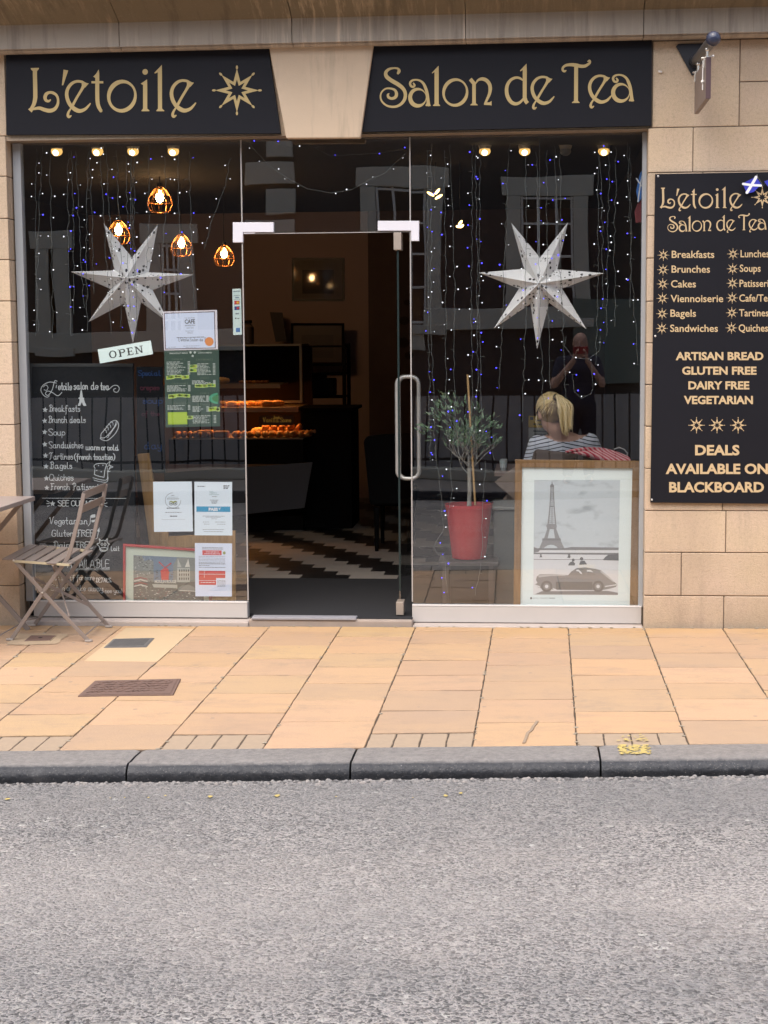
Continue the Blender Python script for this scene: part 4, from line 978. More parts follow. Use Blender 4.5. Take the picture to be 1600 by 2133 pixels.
# OPEN sign
t, f = notice("open_sign", "white tilted sign reading OPEN hanging over the chalkboard", "sign", [(203.5, 728), (314, 709), (319, 737.5), (208.5, 757)], PAPER_G, NY - .004)
OYs = NY - .0048
m = MB()
def uvp(pts): m.add([P(*f(u, v), OYs) for u, v in pts], [tuple(range(len(pts)))])
def ser(u0, u1, v, h=.05): uvbox(m, f, u0, v - h / 2, u1, v + h / 2, OYs)
n = 24
vs = [f(.262 + .070 * math.cos(2 * math.pi * k / n), .52 + .27 * math.sin(2 * math.pi * k / n)) for k in range(n)] + [f(.262 + .044 * math.cos(2 * math.pi * k / n), .52 + .22 * math.sin(2 * math.pi * k / n)) for k in range(n)]
m.add([P(x, y, OYs) for x, y in vs], [(k, (k + 1) % n, n + (k + 1) % n, n + k) for k in range(n)])
def stem(u, v0=.26, v1=.78, w_=.030): uvbox(m, f, u, v0 + .025, u + w_, v1 - .025, OYs)
stem(.385); ser(.365, .420, .77); ser(.365, .386, .27)
vs = [(.414, .255)] + [(.45 + .050 * math.sin(R(a)), .40 - .145 * math.cos(R(a))) for a in range(0, 181, 20)] + [(.414, .545), (.414, .49)] + [(.445 + .028 * math.sin(R(a)), .40 - .095 * math.cos(R(a))) for a in range(180, -1, -20)] + [(.414, .305)]
uvp(vs)
stem(.545); ser(.525, .64, .275, .045); ser(.525, .64, .765, .045); uvbox(m, f, .574, .50, .615, .54, OYs); uvbox(m, f, .63, .27, .642, .37, OYs); uvbox(m, f, .63, .66, .642, .77, OYs); uvbox(m, f, .612, .45, .622, .59, OYs)
stem(.695, w_=.018); stem(.795, w_=.018); uvp([(.690, .265), (.722, .265), (.8135, .765), (.79, .765)]); ser(.675, .715, .27, .035); ser(.675, .735, .77, .035); ser(.772, .835, .27, .035)
m.build("lettering", mat("sign_ink", (.02, .02, .022), .6), t)
# card payment strip
t, f = notice("payment_sticker", "narrow white strip of card payment symbols beside the doorway", "sticker", [(484, 602), (502, 601), (504, 697), (486, 698)], PAPER_G)
m = MB()
uvline(m, f, .1, .9, .055, .02, N1, 0); uvwords(m, f, "VISA", .28, .78, .205, .03, N1, 3, .03); uvline(m, f, .15, .85, .145, .012, N1, 0); uvline(m, f, .15, .85, .23, .01, N1, 0)
for v, a, b in ((.30, 1, 2), (.42, 3, 1)):
    uvbox(m, f, .2, v - .04, .8, v + .04, N1, 3 if a == 3 else 1)
    for cx_, mi in ((.4, a), (.6, b)): m.add([P(*f(cx_ + .17 * math.cos(j * .785), v + .028 * math.sin(j * .785)), N2 if cx_ < .5 else N3) for j in range(8)], [tuple(range(8))], mi)
uvline(m, f, .3, .7, .54, .03, N1, 0); m.add([P(*f(.33 + .09 * math.cos(j * .785), .64 + .018 * math.sin(j * .785)), N1) for j in range(8)], [tuple(range(8))], 5); uvline(m, f, .5, .75, .645, .02, N1, 5); uvbox(m, f, .32, .85, .80, .94, N1, 4)
m.build("card_symbols", [INK_L, RED, mat("card_amber", (.7, .42, .05), .6), NAVY, mat("card_blue", (.04, .16, .42), .6), INK], t)
# excellence certificate
t, f = notice("excellence_certificate", "white sheet with a round owl eyed emblem taped low on the glass", "notice", [(319, 1003.5), (399.5, 1003), (402, 1107), (321, 1108)], PAPER)
m = MB(); n = 36
vs = [f(.505 + .205 * math.cos(2 * math.pi * k / n), .375 + .155 * math.sin(2 * math.pi * k / n)) for k in range(n)] + [f(.505 + .196 * math.cos(2 * math.pi * k / n), .375 + .148 * math.sin(2 * math.pi * k / n)) for k in range(n)]
m.add([P(x, y, N1) for x, y in vs], [(k, (k + 1) % n, n + (k + 1) % n, n + k) for k in range(n - 9)], 0)
for cu in (.455, .56):
    for (r0, r1, mi) in ((.052, .040, 1), (.018, 0, 1)):
        vs = [f(cu + r0 * math.cos(2 * math.pi * k / 14), .435 + r0 * .77 * math.sin(2 * math.pi * k / 14)) for k in range(14)]
        if r1: vs += [f(cu + r1 * math.cos(2 * math.pi * k / 14), .435 + r1 * .77 * math.sin(2 * math.pi * k / 14)) for k in range(14)]; m.add([P(x, y, N2) for x, y in vs], [(k, (k + 1) % 14, 14 + (k + 1) % 14, 14 + k) for k in range(14)], mi)
        else: m.add([P(x, y, N2) for x, y in vs], [tuple(range(14))], mi)
m.add([P(*f(u, v), N3) for u, v in ((.40, .395), (.46, .385), (.51, .40), (.56, .385), (.62, .395), (.57, .405), (.51, .43), (.45, .405))], [tuple(range(8))], 2)
uvwords(m, f, "EXCELLENCE", .355, .655, .355, .024, N1, 1); uvwords(m, f, "CERTIFICATE OF", .375, .63, .318, .014, N1, 0); uvline(m, f, .47, .54, .275, .012, N1, 0); uvline(m, f, .34, .67, .53, .022, N1, 0); uvline(m, f, .30, .72, .615, .012, N1, 0); uvline(m, f, .42, .60, .69, .018, N1, 1); uvbox(m, f, .2, .754, .8, .757, N1, 0)
m.build("printed_emblem", [INK_L, INK, mat("owl_olive", (.30, .34, .06), .6)], t)
# PASS certificate
t, f = notice("hygiene_certificate", "white hygiene sheet with a blue PASS banner on the glass", "notice", [(405, 1003.5), (483.5, 1004), (484, 1115.5), (405.5, 1115)], PAPER)
m = MB(); uvbox(m, f, .05, .46, .95, .56, N1, 0); uvwords(m, f, "PASS", .375, .62, .54, .055, N2, 1, .05)
m.add([P(*f(u, v), N3) for u, v in ((.63, .47), (.655, .50), (.70, .465), (.66, .53))], [(0, 1, 2, 3)], 1)
uvline(m, f, .08, .29, .085, .015, N1, 2)
for k, v in enumerate((.07, .095, .12)): uvline(m, f, .77, .93 - .02 * k, v, .016, N1, 3)
uvwords(m, f, "Food", .40, .49, .19, .02, N1, 4); uvwords(m, f, "Hygiene", .41, .59, .215, .024, N1, 4); uvwords(m, f, "Information", .40, .65, .248, .024, N1, 4); uvline(m, f, .47, .60, .275, .01, N1, 2)
for v, a, b in ((.34, .41, .64), (.36, .44, .62), (.38, .45, .60), (.40, .46, .59)): uvline(m, f, a, b, v, .009, N1, 2)
for v, a, b in ((.64, .22, .8), (.66, .3, .7), (.69, .45, .6), (.75, .22, .38), (.75, .55, .82), (.79, .25, .40), (.79, .6, .82), (.89, .22, .78), (.93, .25, .75)): uvline(m, f, a, b, v, .008, N1, 2)
m.build("printed_text", [CYAN, mat("white_letter", (.8, .85, .9), .6), INK_L, INK, TEAL], t)
# red notice
t, f = notice("red_notice", "pale blue printed notice with solid red panels at the foot of the window", "notice", [(406, 1131), (483.5, 1132), (483, 1242.5), (407, 1242)], PAPER_B)
m = MB(); uvbox(m, f, .20, .135, .72, .225, N1, 0); uvbox(m, f, .10, .52, .82, .655, N1, 0); uvbox(m, f, .10, .655, .57, .785, N1, 0)
for v in (.58, .70): uvbox(m, f, .10, v, .82 if v < .6 else .57, v + .006, N2, 2)
uvbox(m, f, .245, .52, .252, .65, N2, 2); uvline(m, f, .3, .65, .165, .010, N2, 2); uvline(m, f, .25, .68, .20, .010, N2, 2); uvline(m, f, .15, .54, .74, .010, N2, 2)
m.add([P(*f(.79 + .04 * math.cos(j * .6), .18 + .03 * math.sin(j * .6)), N1) for j in range(11)], [tuple(range(11))], 3)
for v in (.085, .11): uvline(m, f, .2, .76, v, .012, N1, 1)
for k, v in enumerate((.25, .28, .31, .335, .37, .39, .42, .455)): uvline(m, f, .1, .82 if k != 6 else .4, v, .011 if k > 3 else .007, N1, 1)
for k in range(6): uvline(m, f, .60, .83, .70 + .022 * k, .008, N1, 1)
m.build("printed_text", [RED, INK_L, PAPER, mat("badge_green", (.30, .36, .12), .6)], t)

# ------------------------------------------------------------------ framed posters
def art(mb, f, pts, Y, mi): mb.add([P(*f(x, y), Y) for x, y in pts], [tuple(range(len(pts)))], mi)
def disc(f, x, y, r, n=18, sq=1): return [(x + r * math.cos(2 * math.pi * k / n), y + r * sq * math.sin(2 * math.pi * k / n)) for k in range(n)]
OAK = m_wood("oak_frame", (.28, .165, .07), (.20, .115, .05), (3, 3, .4))
PY = .165
t = thing("framed_poster", "large oak framed black and white poster of an iron tower and an old car", "framed picture", P(1200, 1270, PY))
F4 = lambda x, y: (1060 + x / 5.517, 940 + y / 5.517)
o_ = [(72, 97), (1500, 112), (1492, 1860), (52, 1860)]; i_ = [(152, 185), (1421, 200), (1390, 1850), (132, 1850)]
m = MB()
for k in range(4):
    a, b = o_[k], o_[(k + 1) % 4]; c, d = i_[(k + 1) % 4], i_[k]
    m.prism([P(*F4(*p), PY) for p in (a, b, c, d)][::-1], (0, .03, 0))
m.build("frame", OAK, t, bevel=.003)
m = MB(); m.prism([P(*F4(*p), PY + .012) for p in i_][::-1], (0, .004, 0)); m.build("mount", m_speck("pale_mount_board", (.78, .90, .91), (.80, .91, .92), .45, 3, .02), t)
def grey(v, n="grey_print"): return mat(n, (v * .96, v * 1.0, v * 1.05), .5)
skym = m_speck("sky_print", (.42, .50, .55), (.50, .58, .63), .5, 5, 0); gs = ngs = None
g_ = NG(skym); g_.base(g_.mix(g_.ramp(g_.noise(7, 3, .5, (1, 1, 2.2)), [(.55, 0), (.72, .9)]), (.56, .64, .69), (.32, .37, .41)))
PR = PY + .0115
m = MB(); art(m, F4, [(293, 330), (1278, 330), (1262, 1130), (286, 1130)], PR, 0); art(m, F4, [(286, 1130), (1262, 1130), (1254, 1650), (280, 1650)], PR, 1)
S1, S2, S3 = PR - .0004, PR - .0007, PR - .0010
for (vf) in (stroke2d([(484, 410, 12), (473, 630, 13), (452, 835, 16)], 5), stroke2d([(511, 410, 12), (521, 630, 13), (539, 835, 16)], 5), stroke2d([(497, 410, 7), (496, 835, 8)], 2)): m.add([P(*F4(x, y), S1) for x, y in vf[0]], vf[1], 2)
for k in range(18):
    y = 420 + k * 23; hw_ = lerp(16, 46, (y - 410) / 425); art(m, F4, [(496 - hw_, y), (496 + hw_, y), (496 + hw_, y + 6), (496 - hw_, y + 6)], S2, 2)
for pts in ([(496, 335), (503, 372), (520, 395), (520, 412), (474, 412), (474, 395), (491, 372)], [(470, 625), (520, 625), (520, 638), (470, 638)]): art(m, F4, pts, S2, 3)
art(m, F4, [(430, 855), (446, 835), (540, 835), (553, 857), (545, 895), (440, 895)], S2, 2)
art(m, F4, [(440, 895), (470, 895), (446, 1000), (405, 1000)], S1, 2); art(m, F4, [(515, 895), (546, 895), (586, 1000), (530, 1000)], S1, 2); art(m, F4, [(385, 1000), (596, 1000), (600, 1026), (383, 1026)], S2, 3)
art(m, F4, [(388, 1026), (596, 1026), (638, 1112), (560, 1112), (545, 1092), (515, 1078), (480, 1074), (445, 1082), (415, 1100), (405, 1112), (350, 1112)], S1, 2)
art(m, F4, [(640, 1112), (720, 1100), (1262, 1106), (1262, 1136), (286, 1136), (286, 1115)], S1, 3); art(m, F4, [(285, 1165), (1262, 1168), (1262, 1192), (285, 1182)], S1, 3); art(m, F4, [(284, 1241), (1085, 1243), (1085, 1248), (284, 1246)], S1, 4)
art(m, F4, [(1082, 1245), (1112, 1212), (1155, 1180), (1262, 1178), (1262, 1256), (1090, 1252)], S1, 4); art(m, F4, [(286, 1100), (330, 1115), (380, 1110), (340, 1155), (286, 1165)], S2, 3)
for (x, y, r) in ((740, 1250, 17), (836, 1236, 20), (693, 1188, 13), (368, 1192, 9)): art(m, F4, disc(0, x, y, r), S2, 4)
for pts in ([(680, 1312), (700, 1278), (735, 1262), (762, 1290), (757, 1312)], [(808, 1305), (822, 1262), (868, 1256), (900, 1300)], [(670, 1222), (685, 1196), (710, 1200), (705, 1228)], [(352, 1218), (360, 1200), (378, 1200), (384, 1218)]): art(m, F4, pts, S2, 4)
art(m, F4, [(295, 1645), (380, 1608), (1140, 1604), (1254, 1625), (1254, 1650)], S1, 3)
car = [(312, 1480), (322, 1440), (352, 1415), (500, 1410), (640, 1420), (690, 1365), (770, 1322), (870, 1308), (980, 1325), (1062, 1370), (1150, 1440), (1212, 1500), (1246, 1532), (1230, 1560), (1150, 1582), (1090, 1592), (980, 1597), (540, 1592), (380, 1577), (330, 1562), (298, 1532), (330, 1512)]
art(m, F4, car, S2, 5)
art(m, F4, [(640, 1420), (690, 1365), (770, 1322), (870, 1308), (980, 1325), (1062, 1370), (1000, 1352), (880, 1334), (780, 1342), (715, 1385), (680, 1425)], S3, 1)
art(m, F4, [(335, 1425), (500, 1412), (640, 1420), (660, 1432), (500, 1432), (345, 1450)], S3, 6); art(m, F4, [(1060, 1372), (1150, 1440), (1212, 1500), (1200, 1505), (1130, 1450), (1050, 1385)], S3, 6)
art(m, F4, [(540, 1500), (960, 1500), (960, 1590), (540, 1588)], S3, 4)
S4 = S3 - .0003
art(m, F4, [(692, 1424), (752, 1360), (880, 1350), (884, 1426)], S4, 3); art(m, F4, [(896, 1426), (894, 1350), (958, 1360), (1003, 1426)], S4, 3)
S5 = S4 - .0003
art(m, F4, [(775, 1362), (800, 1360), (830, 1385), (845, 1412), (820, 1405), (800, 1380), (778, 1378)], S5, 1); art(m, F4, [(896, 1362), (940, 1362), (975, 1392), (940, 1385), (898, 1382)], S5, 1)
art(m, F4, [(300, 1530), (360, 1552), (360, 1568), (310, 1552)], S4, 1); art(m, F4, [(1105, 1548), (1240, 1528), (1238, 1540), (1105, 1560)], S4, 1); art(m, F4, [(500, 1572), (550, 1586), (530, 1600)], S4, 1)
for x in (435, 1026): art(m, F4, disc(0, x, 1553, 66), S4, 4); art(m, F4, disc(0, x, 1553, 40), S5, 5); art(m, F4, disc(0, x, 1553, 20), S5 - .0003, 1)
m.build("printed_photograph", [skym, grey(.74), grey(.29), grey(.23), grey(.15), grey(.26), grey(.5)], t)
m = MB(); q = lambda s, x0, x1, y, c_, mi: [m.add([P(*F4(a, b), PR) for a, b in v], fc, mi) for v, fc in words(s, x0, x1, y, c_)]
q("EIFFEL TOWER", 276, 450, 1698, 17, 0); q("PARIS", 460, 528, 1698, 17, 1); art(m, F4, [(245, 1677), (266, 1677), (266, 1700), (245, 1700)], PR, 1); m.build("caption", [grey(.45), grey(.15)], t)
# red framed picture
t = thing("framed_poster", "red framed street picture with a red windmill standing on the window ledge", "framed picture", P(340, 1255, .2))
F5 = lambda x, y: (240 + x / 5.714, 980 + y / 5.714)
o_ = [(92, 873), (1150, 945), (1150, 1640), (92, 1640)]; i_ = [(122, 905), (1112, 972), (1112, 1630), (120, 1630)]; MY = .17
m = MB()
for k in range(4):
    a, b = o_[k], o_[(k + 1) % 4]; c, d = i_[(k + 1) % 4], i_[k]; m.prism([P(*F5(*p), MY) for p in (a, b, c, d)][::-1], (0, .02, 0))
m.build("frame", mat("red_frame", (.42, .035, .035), .4), t, bevel=.003)
m = MB(); m.prism([P(*F5(*p), MY + .01) for p in i_][::-1], (0, .004, 0)); m.build("mount", m_speck("pale_mount", (.56, .66, .57), (.52, .62, .53), .6, 4, .02), t)
Y0 = MY + .0095; m = MB(); cols_ = [(.15, .22, .31), (.10, .12, .12), (.22, .25, .24), (.42, .45, .42), (.55, .06, .06), (.28, .08, .09), (.62, .64, .60), (.05, .06, .06)]
art(m, F5, [(218, 1008), (1055, 1045), (1055, 1625), (218, 1625)], Y0, 0)
art(m, F5, [(218, 1010), (320, 1015), (350, 1080), (395, 1060), (455, 1080), (460, 1330), (218, 1330)], Y0 - .0003, 2); art(m, F5, [(690, 1130), (740, 1035), (850, 1040), (945, 1045), (1055, 1050), (1055, 1330), (690, 1330)], Y0 - .0003, 2)
art(m, F5, [(738, 1160), (890, 1160), (890, 1330), (738, 1330)], Y0 - .0005, 3); art(m, F5, [(745, 1045), (790, 1150), (740, 1150)], Y0 - .0005, 3); art(m, F5, [(870, 1050), (890, 1150), (830, 1150)], Y0 - .0005, 6)
art(m, F5, [(218, 1325), (1055, 1325), (1055, 1625), (218, 1625)], Y0 - .0004, 1)
for r in range(3):
    for c in range(5): x, y = 762 + c * 26, 1178 + r * 48; art(m, F5, [(x, y), (x + 12, y), (x + 12, y + 28), (x, y + 28)], Y0 - .0008, 7)
random.seed(3)
for k in range(330):
    x, y = random.uniform(225, 1040), random.uniform(1395, 1560); a, b = random.uniform(5, 26), random.uniform(2, 7); art(m, F5, [(x, y), (x + a, y - random.uniform(-4, 4)), (x + a, y + b), (x, y + b)], Y0 - .0007 - .000002 * k, random.choice((2, 2, 3, 6, 7, 5, 7)))
for k in range(110):
    x, y = random.uniform(225, 440), random.uniform(1020, 1370); a, b = random.uniform(5, 24), random.uniform(3, 12); art(m, F5, [(x, y), (x + a, y + 3), (x + a, y + b), (x, y + b)], Y0 - .0007 - .000002 * k, random.choice((3, 6, 7, 1, 1)))
for k in range(40):
    x, y = random.uniform(400, 700), random.uniform(1180, 1300); art(m, F5, [(x, y), (x + 20, y + 3), (x + 17, y + 10), (x, y + 9)], Y0 - .0006, 1 if random.random() < .6 else 2)
Y1 = Y0 - .0016
for k, (a, b) in enumerate(((1285, 5), (1310, 6), (1345, 5), (1372, 6))): art(m, F5, [(225, a), (300, a - 18), (385, a + 4), (385, a + 16), (300, a - 4), (225, a + 14)], Y1, b)
art(m, F5, [(540, 1192), (575, 1165), (600, 1158), (632, 1172), (640, 1215), (636, 1305), (552, 1305)], Y1, 4)
for (x, y) in ((525, 1092), (662, 1106), (545, 1200), (640, 1218)):
    v, fc = stroke2d([(593, 1158, 8), (x, y, 16)], 2); m.add([P(*F5(a, b), Y1 - .0003) for a, b in v], fc, 4)
for v, fc in words("MOULIN ROUGE", 470, 728, 1340, 36, .03): m.add([P(*F5(a, b), Y1 - .0003) for a, b in v], fc, 6)
art(m, F5, [(440, 1352), (740, 1360), (740, 1400), (460, 1392)], Y1, 3); art(m, F5, [(750, 1400), (800, 1365), (880, 1360), (945, 1390), (945, 1440), (750, 1435)], Y1, 2); art(m, F5, [(765, 1425), (1000, 1435), (1000, 1443), (765, 1433)], Y1 - .0003, 6)
m.build("printed_scene", [mat("scene_print", c, .5) for c in cols_], t)
random.seed(11)
# wooden easel leg boards and crate behind the notices
WOODP = m_wood("pale_pine", (.55, .34, .14), (.42, .25, .10), (4, 4, .5))
t = thing("a_board", "folded wooden pavement board stored behind the chalkboard", "a-board", P(310, 1180, .6))
m = MB(); m.prism([P(x, y, .45) for x, y in ((286, 946), (309, 944), (352, 1190), (318, 1190))][::-1], (0, .03, 0)); m.build("side_rail", WOODP, t, bevel=.003)
m = MB(); m.prism([P(x, y, .52) for x, y in ((282, 950), (292, 950), (318, 1195), (296, 1195))][::-1], (0, .02, 0)); m.build("panel", m_wood("dark_wood", (.05, .032, .02), (.035, .024, .016), (4, 4, .5)), t)
t = thing("wooden_crate", "open pine crate behind the notices at the window foot", "crate", P(430, 1250, .5))
m = MB(); y0 = .42
for q in ([(335, 1108), (350, 1108), (350, 1262), (335, 1262)], [(473, 1106), (490, 1106), (490, 1262), (473, 1262)]): m.prism([P(x, y, y0) for x, y in q][::-1], (0, .03, 0))
m.build("post", WOODP, t, bevel=.002)
m = MB(); m.prism([P(x, y, y0 + .008) for x, y in ((350, 1118), (473, 1110), (473, 1138), (350, 1142))][::-1], (0, .015, 0)); m.prism([P(x, y, y0 + .2) for x, y in ((350, 1225), (473, 1225), (473, 1262), (350, 1262))][::-1], (0, .015, 0)); m.build("rail", WOODP, t, bevel=.002)
m = MB(); m.prism([P(x, y, y0 + .3) for x, y in ((338, 1120), (488, 1120), (488, 1262), (338, 1262))][::-1], (0, .01, 0)); m.build("back_panel", m_wood("brown_ply", (.30, .185, .08), (.22, .135, .06), (1, 1, 3)), t)
# ------------------------------------------------------------------ paper star lanterns
def m_star():
    m = bpy.data.materials.new("pierced_paper"); m.use_nodes = True; g = NG(m); b = g.b
    b.inputs["Roughness"].default_value = .8; g.base(g.mix(g.noise(6, 3), (.88, .88, .87), (.83, .83, .82)))
    v = g.vor(46, rnd=.95); sepc = g.n("SeparateColor"); g.l(v.outputs["Color"], sepc.inputs[0])
    size = g.math('MULTIPLY', g.ramp(sepc.outputs[0], [(.3, 0), (.65, .55), (1, 1)]), .46)
    hole = g.math('LESS_THAN', v.outputs["Distance"], size)
    patch = g.ramp(g.noise(9, 2), [(.46, 0), (.49, 1)])
    fac = g.math('MULTIPLY', hole, patch)
    tr = g.n('BsdfDiffuse'); tr.inputs[0].default_value = (.03, .03, .032, 1); mx = g.n("MixShader"); out = g.t.nodes["Material Output"]
    tl = g.n("BsdfTranslucent"); tl.inputs[0].default_value = (.8, .78, .74, 1); mt = g.n("MixShader"); mt.inputs[0].default_value = .10
    g.l(b.outputs[0], mt.inputs[1]); g.l(tl.outputs[0], mt.inputs[2])
    g.l(fac, mx.inputs[0]); g.l(mt.outputs[0], mx.inputs[1]); g.l(tr.outputs[0], mx.inputs[2]); g.l(mx.outputs[0], out.inputs[0]); return m
STARP = m_star()
def lantern(label, cx, cy, Y, tips, valleys):
    c = P(cx, cy, Y); t = thing("star_lantern", label, "paper star", c, "paper stars in the shop windows")
    tp = [P(x, y, Y) for x, y in tips]; vl = [P(x, y, Y + .012) for x, y in valleys]; n = 7
    m = MB(); f_ = c + Vector((0, -.085, 0)); b_ = c + Vector((0, .085, 0))
    for i in range(n):
        a, b = vl[i - 1], vl[i]
        m.add([f_, a, tp[i]], [(0, 1, 2)]); m.add([f_, tp[i], b], [(0, 1, 2)]); m.add([b_, tp[i], a], [(0, 1, 2)]); m.add([b_, b, tp[i]], [(0, 1, 2)])
    o = m.build("paper_star", STARP, t)
    m = MB(); m.tube([P((tips[0][0] + tips[1][0]) / 2, valleys[0][1], Y), P((tips[0][0] + tips[1][0]) / 2, 288, Y)], .0016, 5); m.build("cord", WIRE, t)
    m = MB(); m.ball(f_ + Vector((0, -.002, 0)), .004, 6); m.build("eyelet", mat("eyelet", (.1, .1, .1), .5), t)
    return t
lantern("white seven pointed paper star in the window above the chalkboard", 270, 580, .30, [(216, 465), (329, 468), (404, 572), (352, 672), (277, 715), (184, 671), (147, 566)], [(275, 536), (310, 567), (318, 604), (294, 630), (259, 632), (231, 602), (239, 563)])
lantern("white seven pointed paper star in the window above the seated woman", 1122, 592, .30, [(1065, 464), (1183, 463), (1259, 569), (1222, 686), (1119, 727), (1029, 684), (997, 568)], [(1125, 537), (1161, 561), (1171, 601), (1144, 631), (1105, 633), (1081, 601), (1092, 560)])

# ------------------------------------------------------------------ fairy lights
LW = m_emit("white_led", (.92, .95, 1.0), 1.35, False); LBm = m_emit("blue_led", (.07, .06, 1.0), 3.2, False)
def bulb_mesh(m, nm):
    b = MB(); b.ball((0, 0, 0), .0029, 8); o = b.build(nm, m, smooth=True); me = o.data; bpy.data.objects.remove(o); return me
MW, MBL = bulb_mesh(LW, "white_led"), bulb_mesh(LBm, "blue_led")
nlights = 0
def strand(label, group, pts, Y, gapm, blue, jit=.006, r=.0011):
    """pts: pixel path; builds a hanging wire with side stems and a led bulb at each stem tip"""
    global nlights
    w_ = []
    for i in range(len(pts) - 1):
        (a, b), (c, d) = pts[i], pts[i + 1]; L = math.hypot(c - a, d - b); k = max(2, int(L / 14))
        for j in range(k): w_.append(P(lerp(a, c, j / k), lerp(b, d, j / k), Y) + Vector((random.uniform(-jit, jit), random.uniform(-.004, .004), 0)))
    w_.append(P(*pts[-1], Y))
    top = w_[0]; t = thing("fairy_light_strand", label, "string lights", top, group)
    m = MB(); m.tube(w_, r, 5); acc = random.uniform(.01, gapm); stems = []
    for a, b in zip(w_[:-1], w_[1:]):
        acc += (b - a).length
        if acc >= gapm:
            acc = random.uniform(-.2, .25) * gapm; s = random.choice((-1, 1)); e = b + Vector((s * random.uniform(.012, .026), random.uniform(-.012, .004), random.uniform(-.006, .008)))
            m.tube([b, b.lerp(e, .5) + Vector((0, 0, .002)), e], .0011, 4); stems.append(e)
    m.build("wire", WIRE, t)
    for e in stems:
        if random.random() < .2: continue
        o = bpy.data.objects.new("led_bulb", MBL if random.random() < blue + .12 else MW); col.objects.link(o); o.parent = t; o.location = e - top; nlights += 1
        s = random.choice((.6, .8, 1, 1, 1.25)); o.scale = (s, s, s)
random.seed(21)
GLn, GRn = "fairy light strands in the chalkboard window", "fairy light strands in the olive tree window"
LLb = "thin wire of tiny white and blue lights hanging down the chalkboard window"
RLb = "thin wire of tiny white and blue lights hanging down the olive tree window"
for (x0, y1, dx, bl) in ((76, 690, 4, .25), (88, 700, -14, .3), (104, 705, 6, .1), (142, 700, 6, .3), (150, 655, 4, .75), (158, 640, 18, .5), (182, 690, 0, .4), (186, 610, 10, .3), (206, 700, 25, .1), (222, 640, 14, .1), (243, 680, 8, .15), (262, 700, 10, .75), (272, 705, 14, .7), (278, 640, 6, .2), (312, 560, -6, .2), (345, 640, -10, .25), (372, 690, -6, .3), (395, 690, 15, .2)):
    mid = (x0 + dx * .5 + random.uniform(-5, 5), lerp(300, y1, .55)); strand(LLb, GLn, [(x0, random.uniform(292, 318)), mid, (x0 + dx, y1)], random.uniform(.145, .19), .088, bl)
for (x0, y1, dx, bl) in ((890, 960, 6, .3), (899, 960, 8, .35), (926, 905, 4, .1), (938, 900, 8, .15), (985, 870, -2, .45), (990, 880, 4, .55), (1001, 900, 4, .1), (1061, 810, -20, .3), (1096, 880, -8, .2), (1118, 860, 14, .3), (1139, 810, 8, .3), (1156, 640, 14, .3), (1166, 830, 12, .3), (1245, 760, -4, .15), (1249, 640, 6, .15), (1270, 700, -6, .4), (1283, 680, -2, .3), (1307, 760, 22, .25), (1312, 640, 0, .3)):
    mid = (x0 + dx * .5 + random.uniform(-6, 6), lerp(300, y1, .55)); strand(RLb, GRn, [(x0, random.uniform(292, 318)), mid, (x0 + dx, y1)], random.uniform(.145, .19), .088, bl)
strand("sagging wire of white lights behind the glass above the doorway", None, [(520, 300), (560, 345), (600, 372), (640, 393), (690, 402), (730, 396), (770, 375), (800, 362), (845, 320)], .16, .062, 0, .002)
strand("short run of mostly blue lights along the top of the glass above the doorway", None, [(508, 298), (560, 292), (600, 308), (640, 300), (690, 325), (740, 322), (800, 318), (850, 310)], .16, .11, .75, .004, .0006)
strand("slack wire of white lights crossing from the doorway edge to the left lamps", None, [(480, 330), (465, 400), (445, 450), (425, 520)], .16, .075, .05)
strand("loop of white lights hanging beside the right paper star", None, [(1180, 700), (1175, 720), (1195, 745), (1225, 748), (1250, 730), (1250, 700)], .16, .07, .2, .003)
strand("lowest loop of white lights dangling beside the woman's head", None, [(1232, 760), (1236, 800), (1232, 820), (1210, 830), (1197, 815), (1192, 780)], .16, .06, .1, .003)
strand("wire of blue and white lights trailing along the left side of the red pot", None, [(905, 930), (912, 970), (915, 1010), (920, 1050), (924, 1100), (915, 1120), (903, 1138), (912, 1155), (925, 1160), (932, 1235)], .16, .07, .45, .004)
strand("wire of blue and white lights trailing along the right side of the red pot", None, [(1012, 960), (1008, 1010), (1006, 1060), (1004, 1100), (1006, 1140), (1000, 1180), (990, 1240)], .16, .065, .5, .004)
strand("wire of white lights tangled through the olive branches", None, [(935, 870), (950, 900), (940, 940), (938, 980), (942, 1020), (934, 1075)], .16, .05, .15, .004)
strand("wire of white lights draped across the olive crown", None, [(908, 850), (945, 868), (965, 885), (990, 900), (1015, 895), (1030, 960)], .16, .055, .4, .005)

# ------------------------------------------------------------------ potted olive tree
OYv = .42
base = P(977, 1163, OYv)
t = thing("potted_olive_tree", "small olive tree in a tapered red pot with a bamboo cane", "potted tree", base)
PIM = (3430 / (8.9 + OYv))
m = MB(); h = 115 / PIM; r0, r1 = 36 / PIM, 50 / PIM
m.lathe([(r0 * .9, 0), (r0, .006), (r1 * .98, h * .93), (r1, h * .935), (r1, h), (r1 * .93, h), (r1 * .92, h - .03)], base, 4 * 8); 
pot = m.build("pot", m_speck("glossy_red_pot", (.40, .010, .018), (.27, .008, .013), .25, 3, .02), t, smooth=True)
m = MB(); m.lathe([(0.001, h - .032), (r1 * .92, h - .030)], base, 24); m.build("soil", m_speck("soil", (.05, .035, .025), (.03, .02, .015), 1, 40, .6), t)
TRK = m_speck("olive_bark", (.30, .30, .27), (.20, .19, .165), .9, 40, .4)
m = MB(); ground = base + Vector((0, 0, h - .04)); fork = P(978, 985, OYv)
m.tube([ground, ground.lerp(fork, .5) + Vector((.003, 0, 0)), fork, P(977, 950, OYv)], [.0135, .012, .012, .008], 8)
random.seed(5)
twigs = []
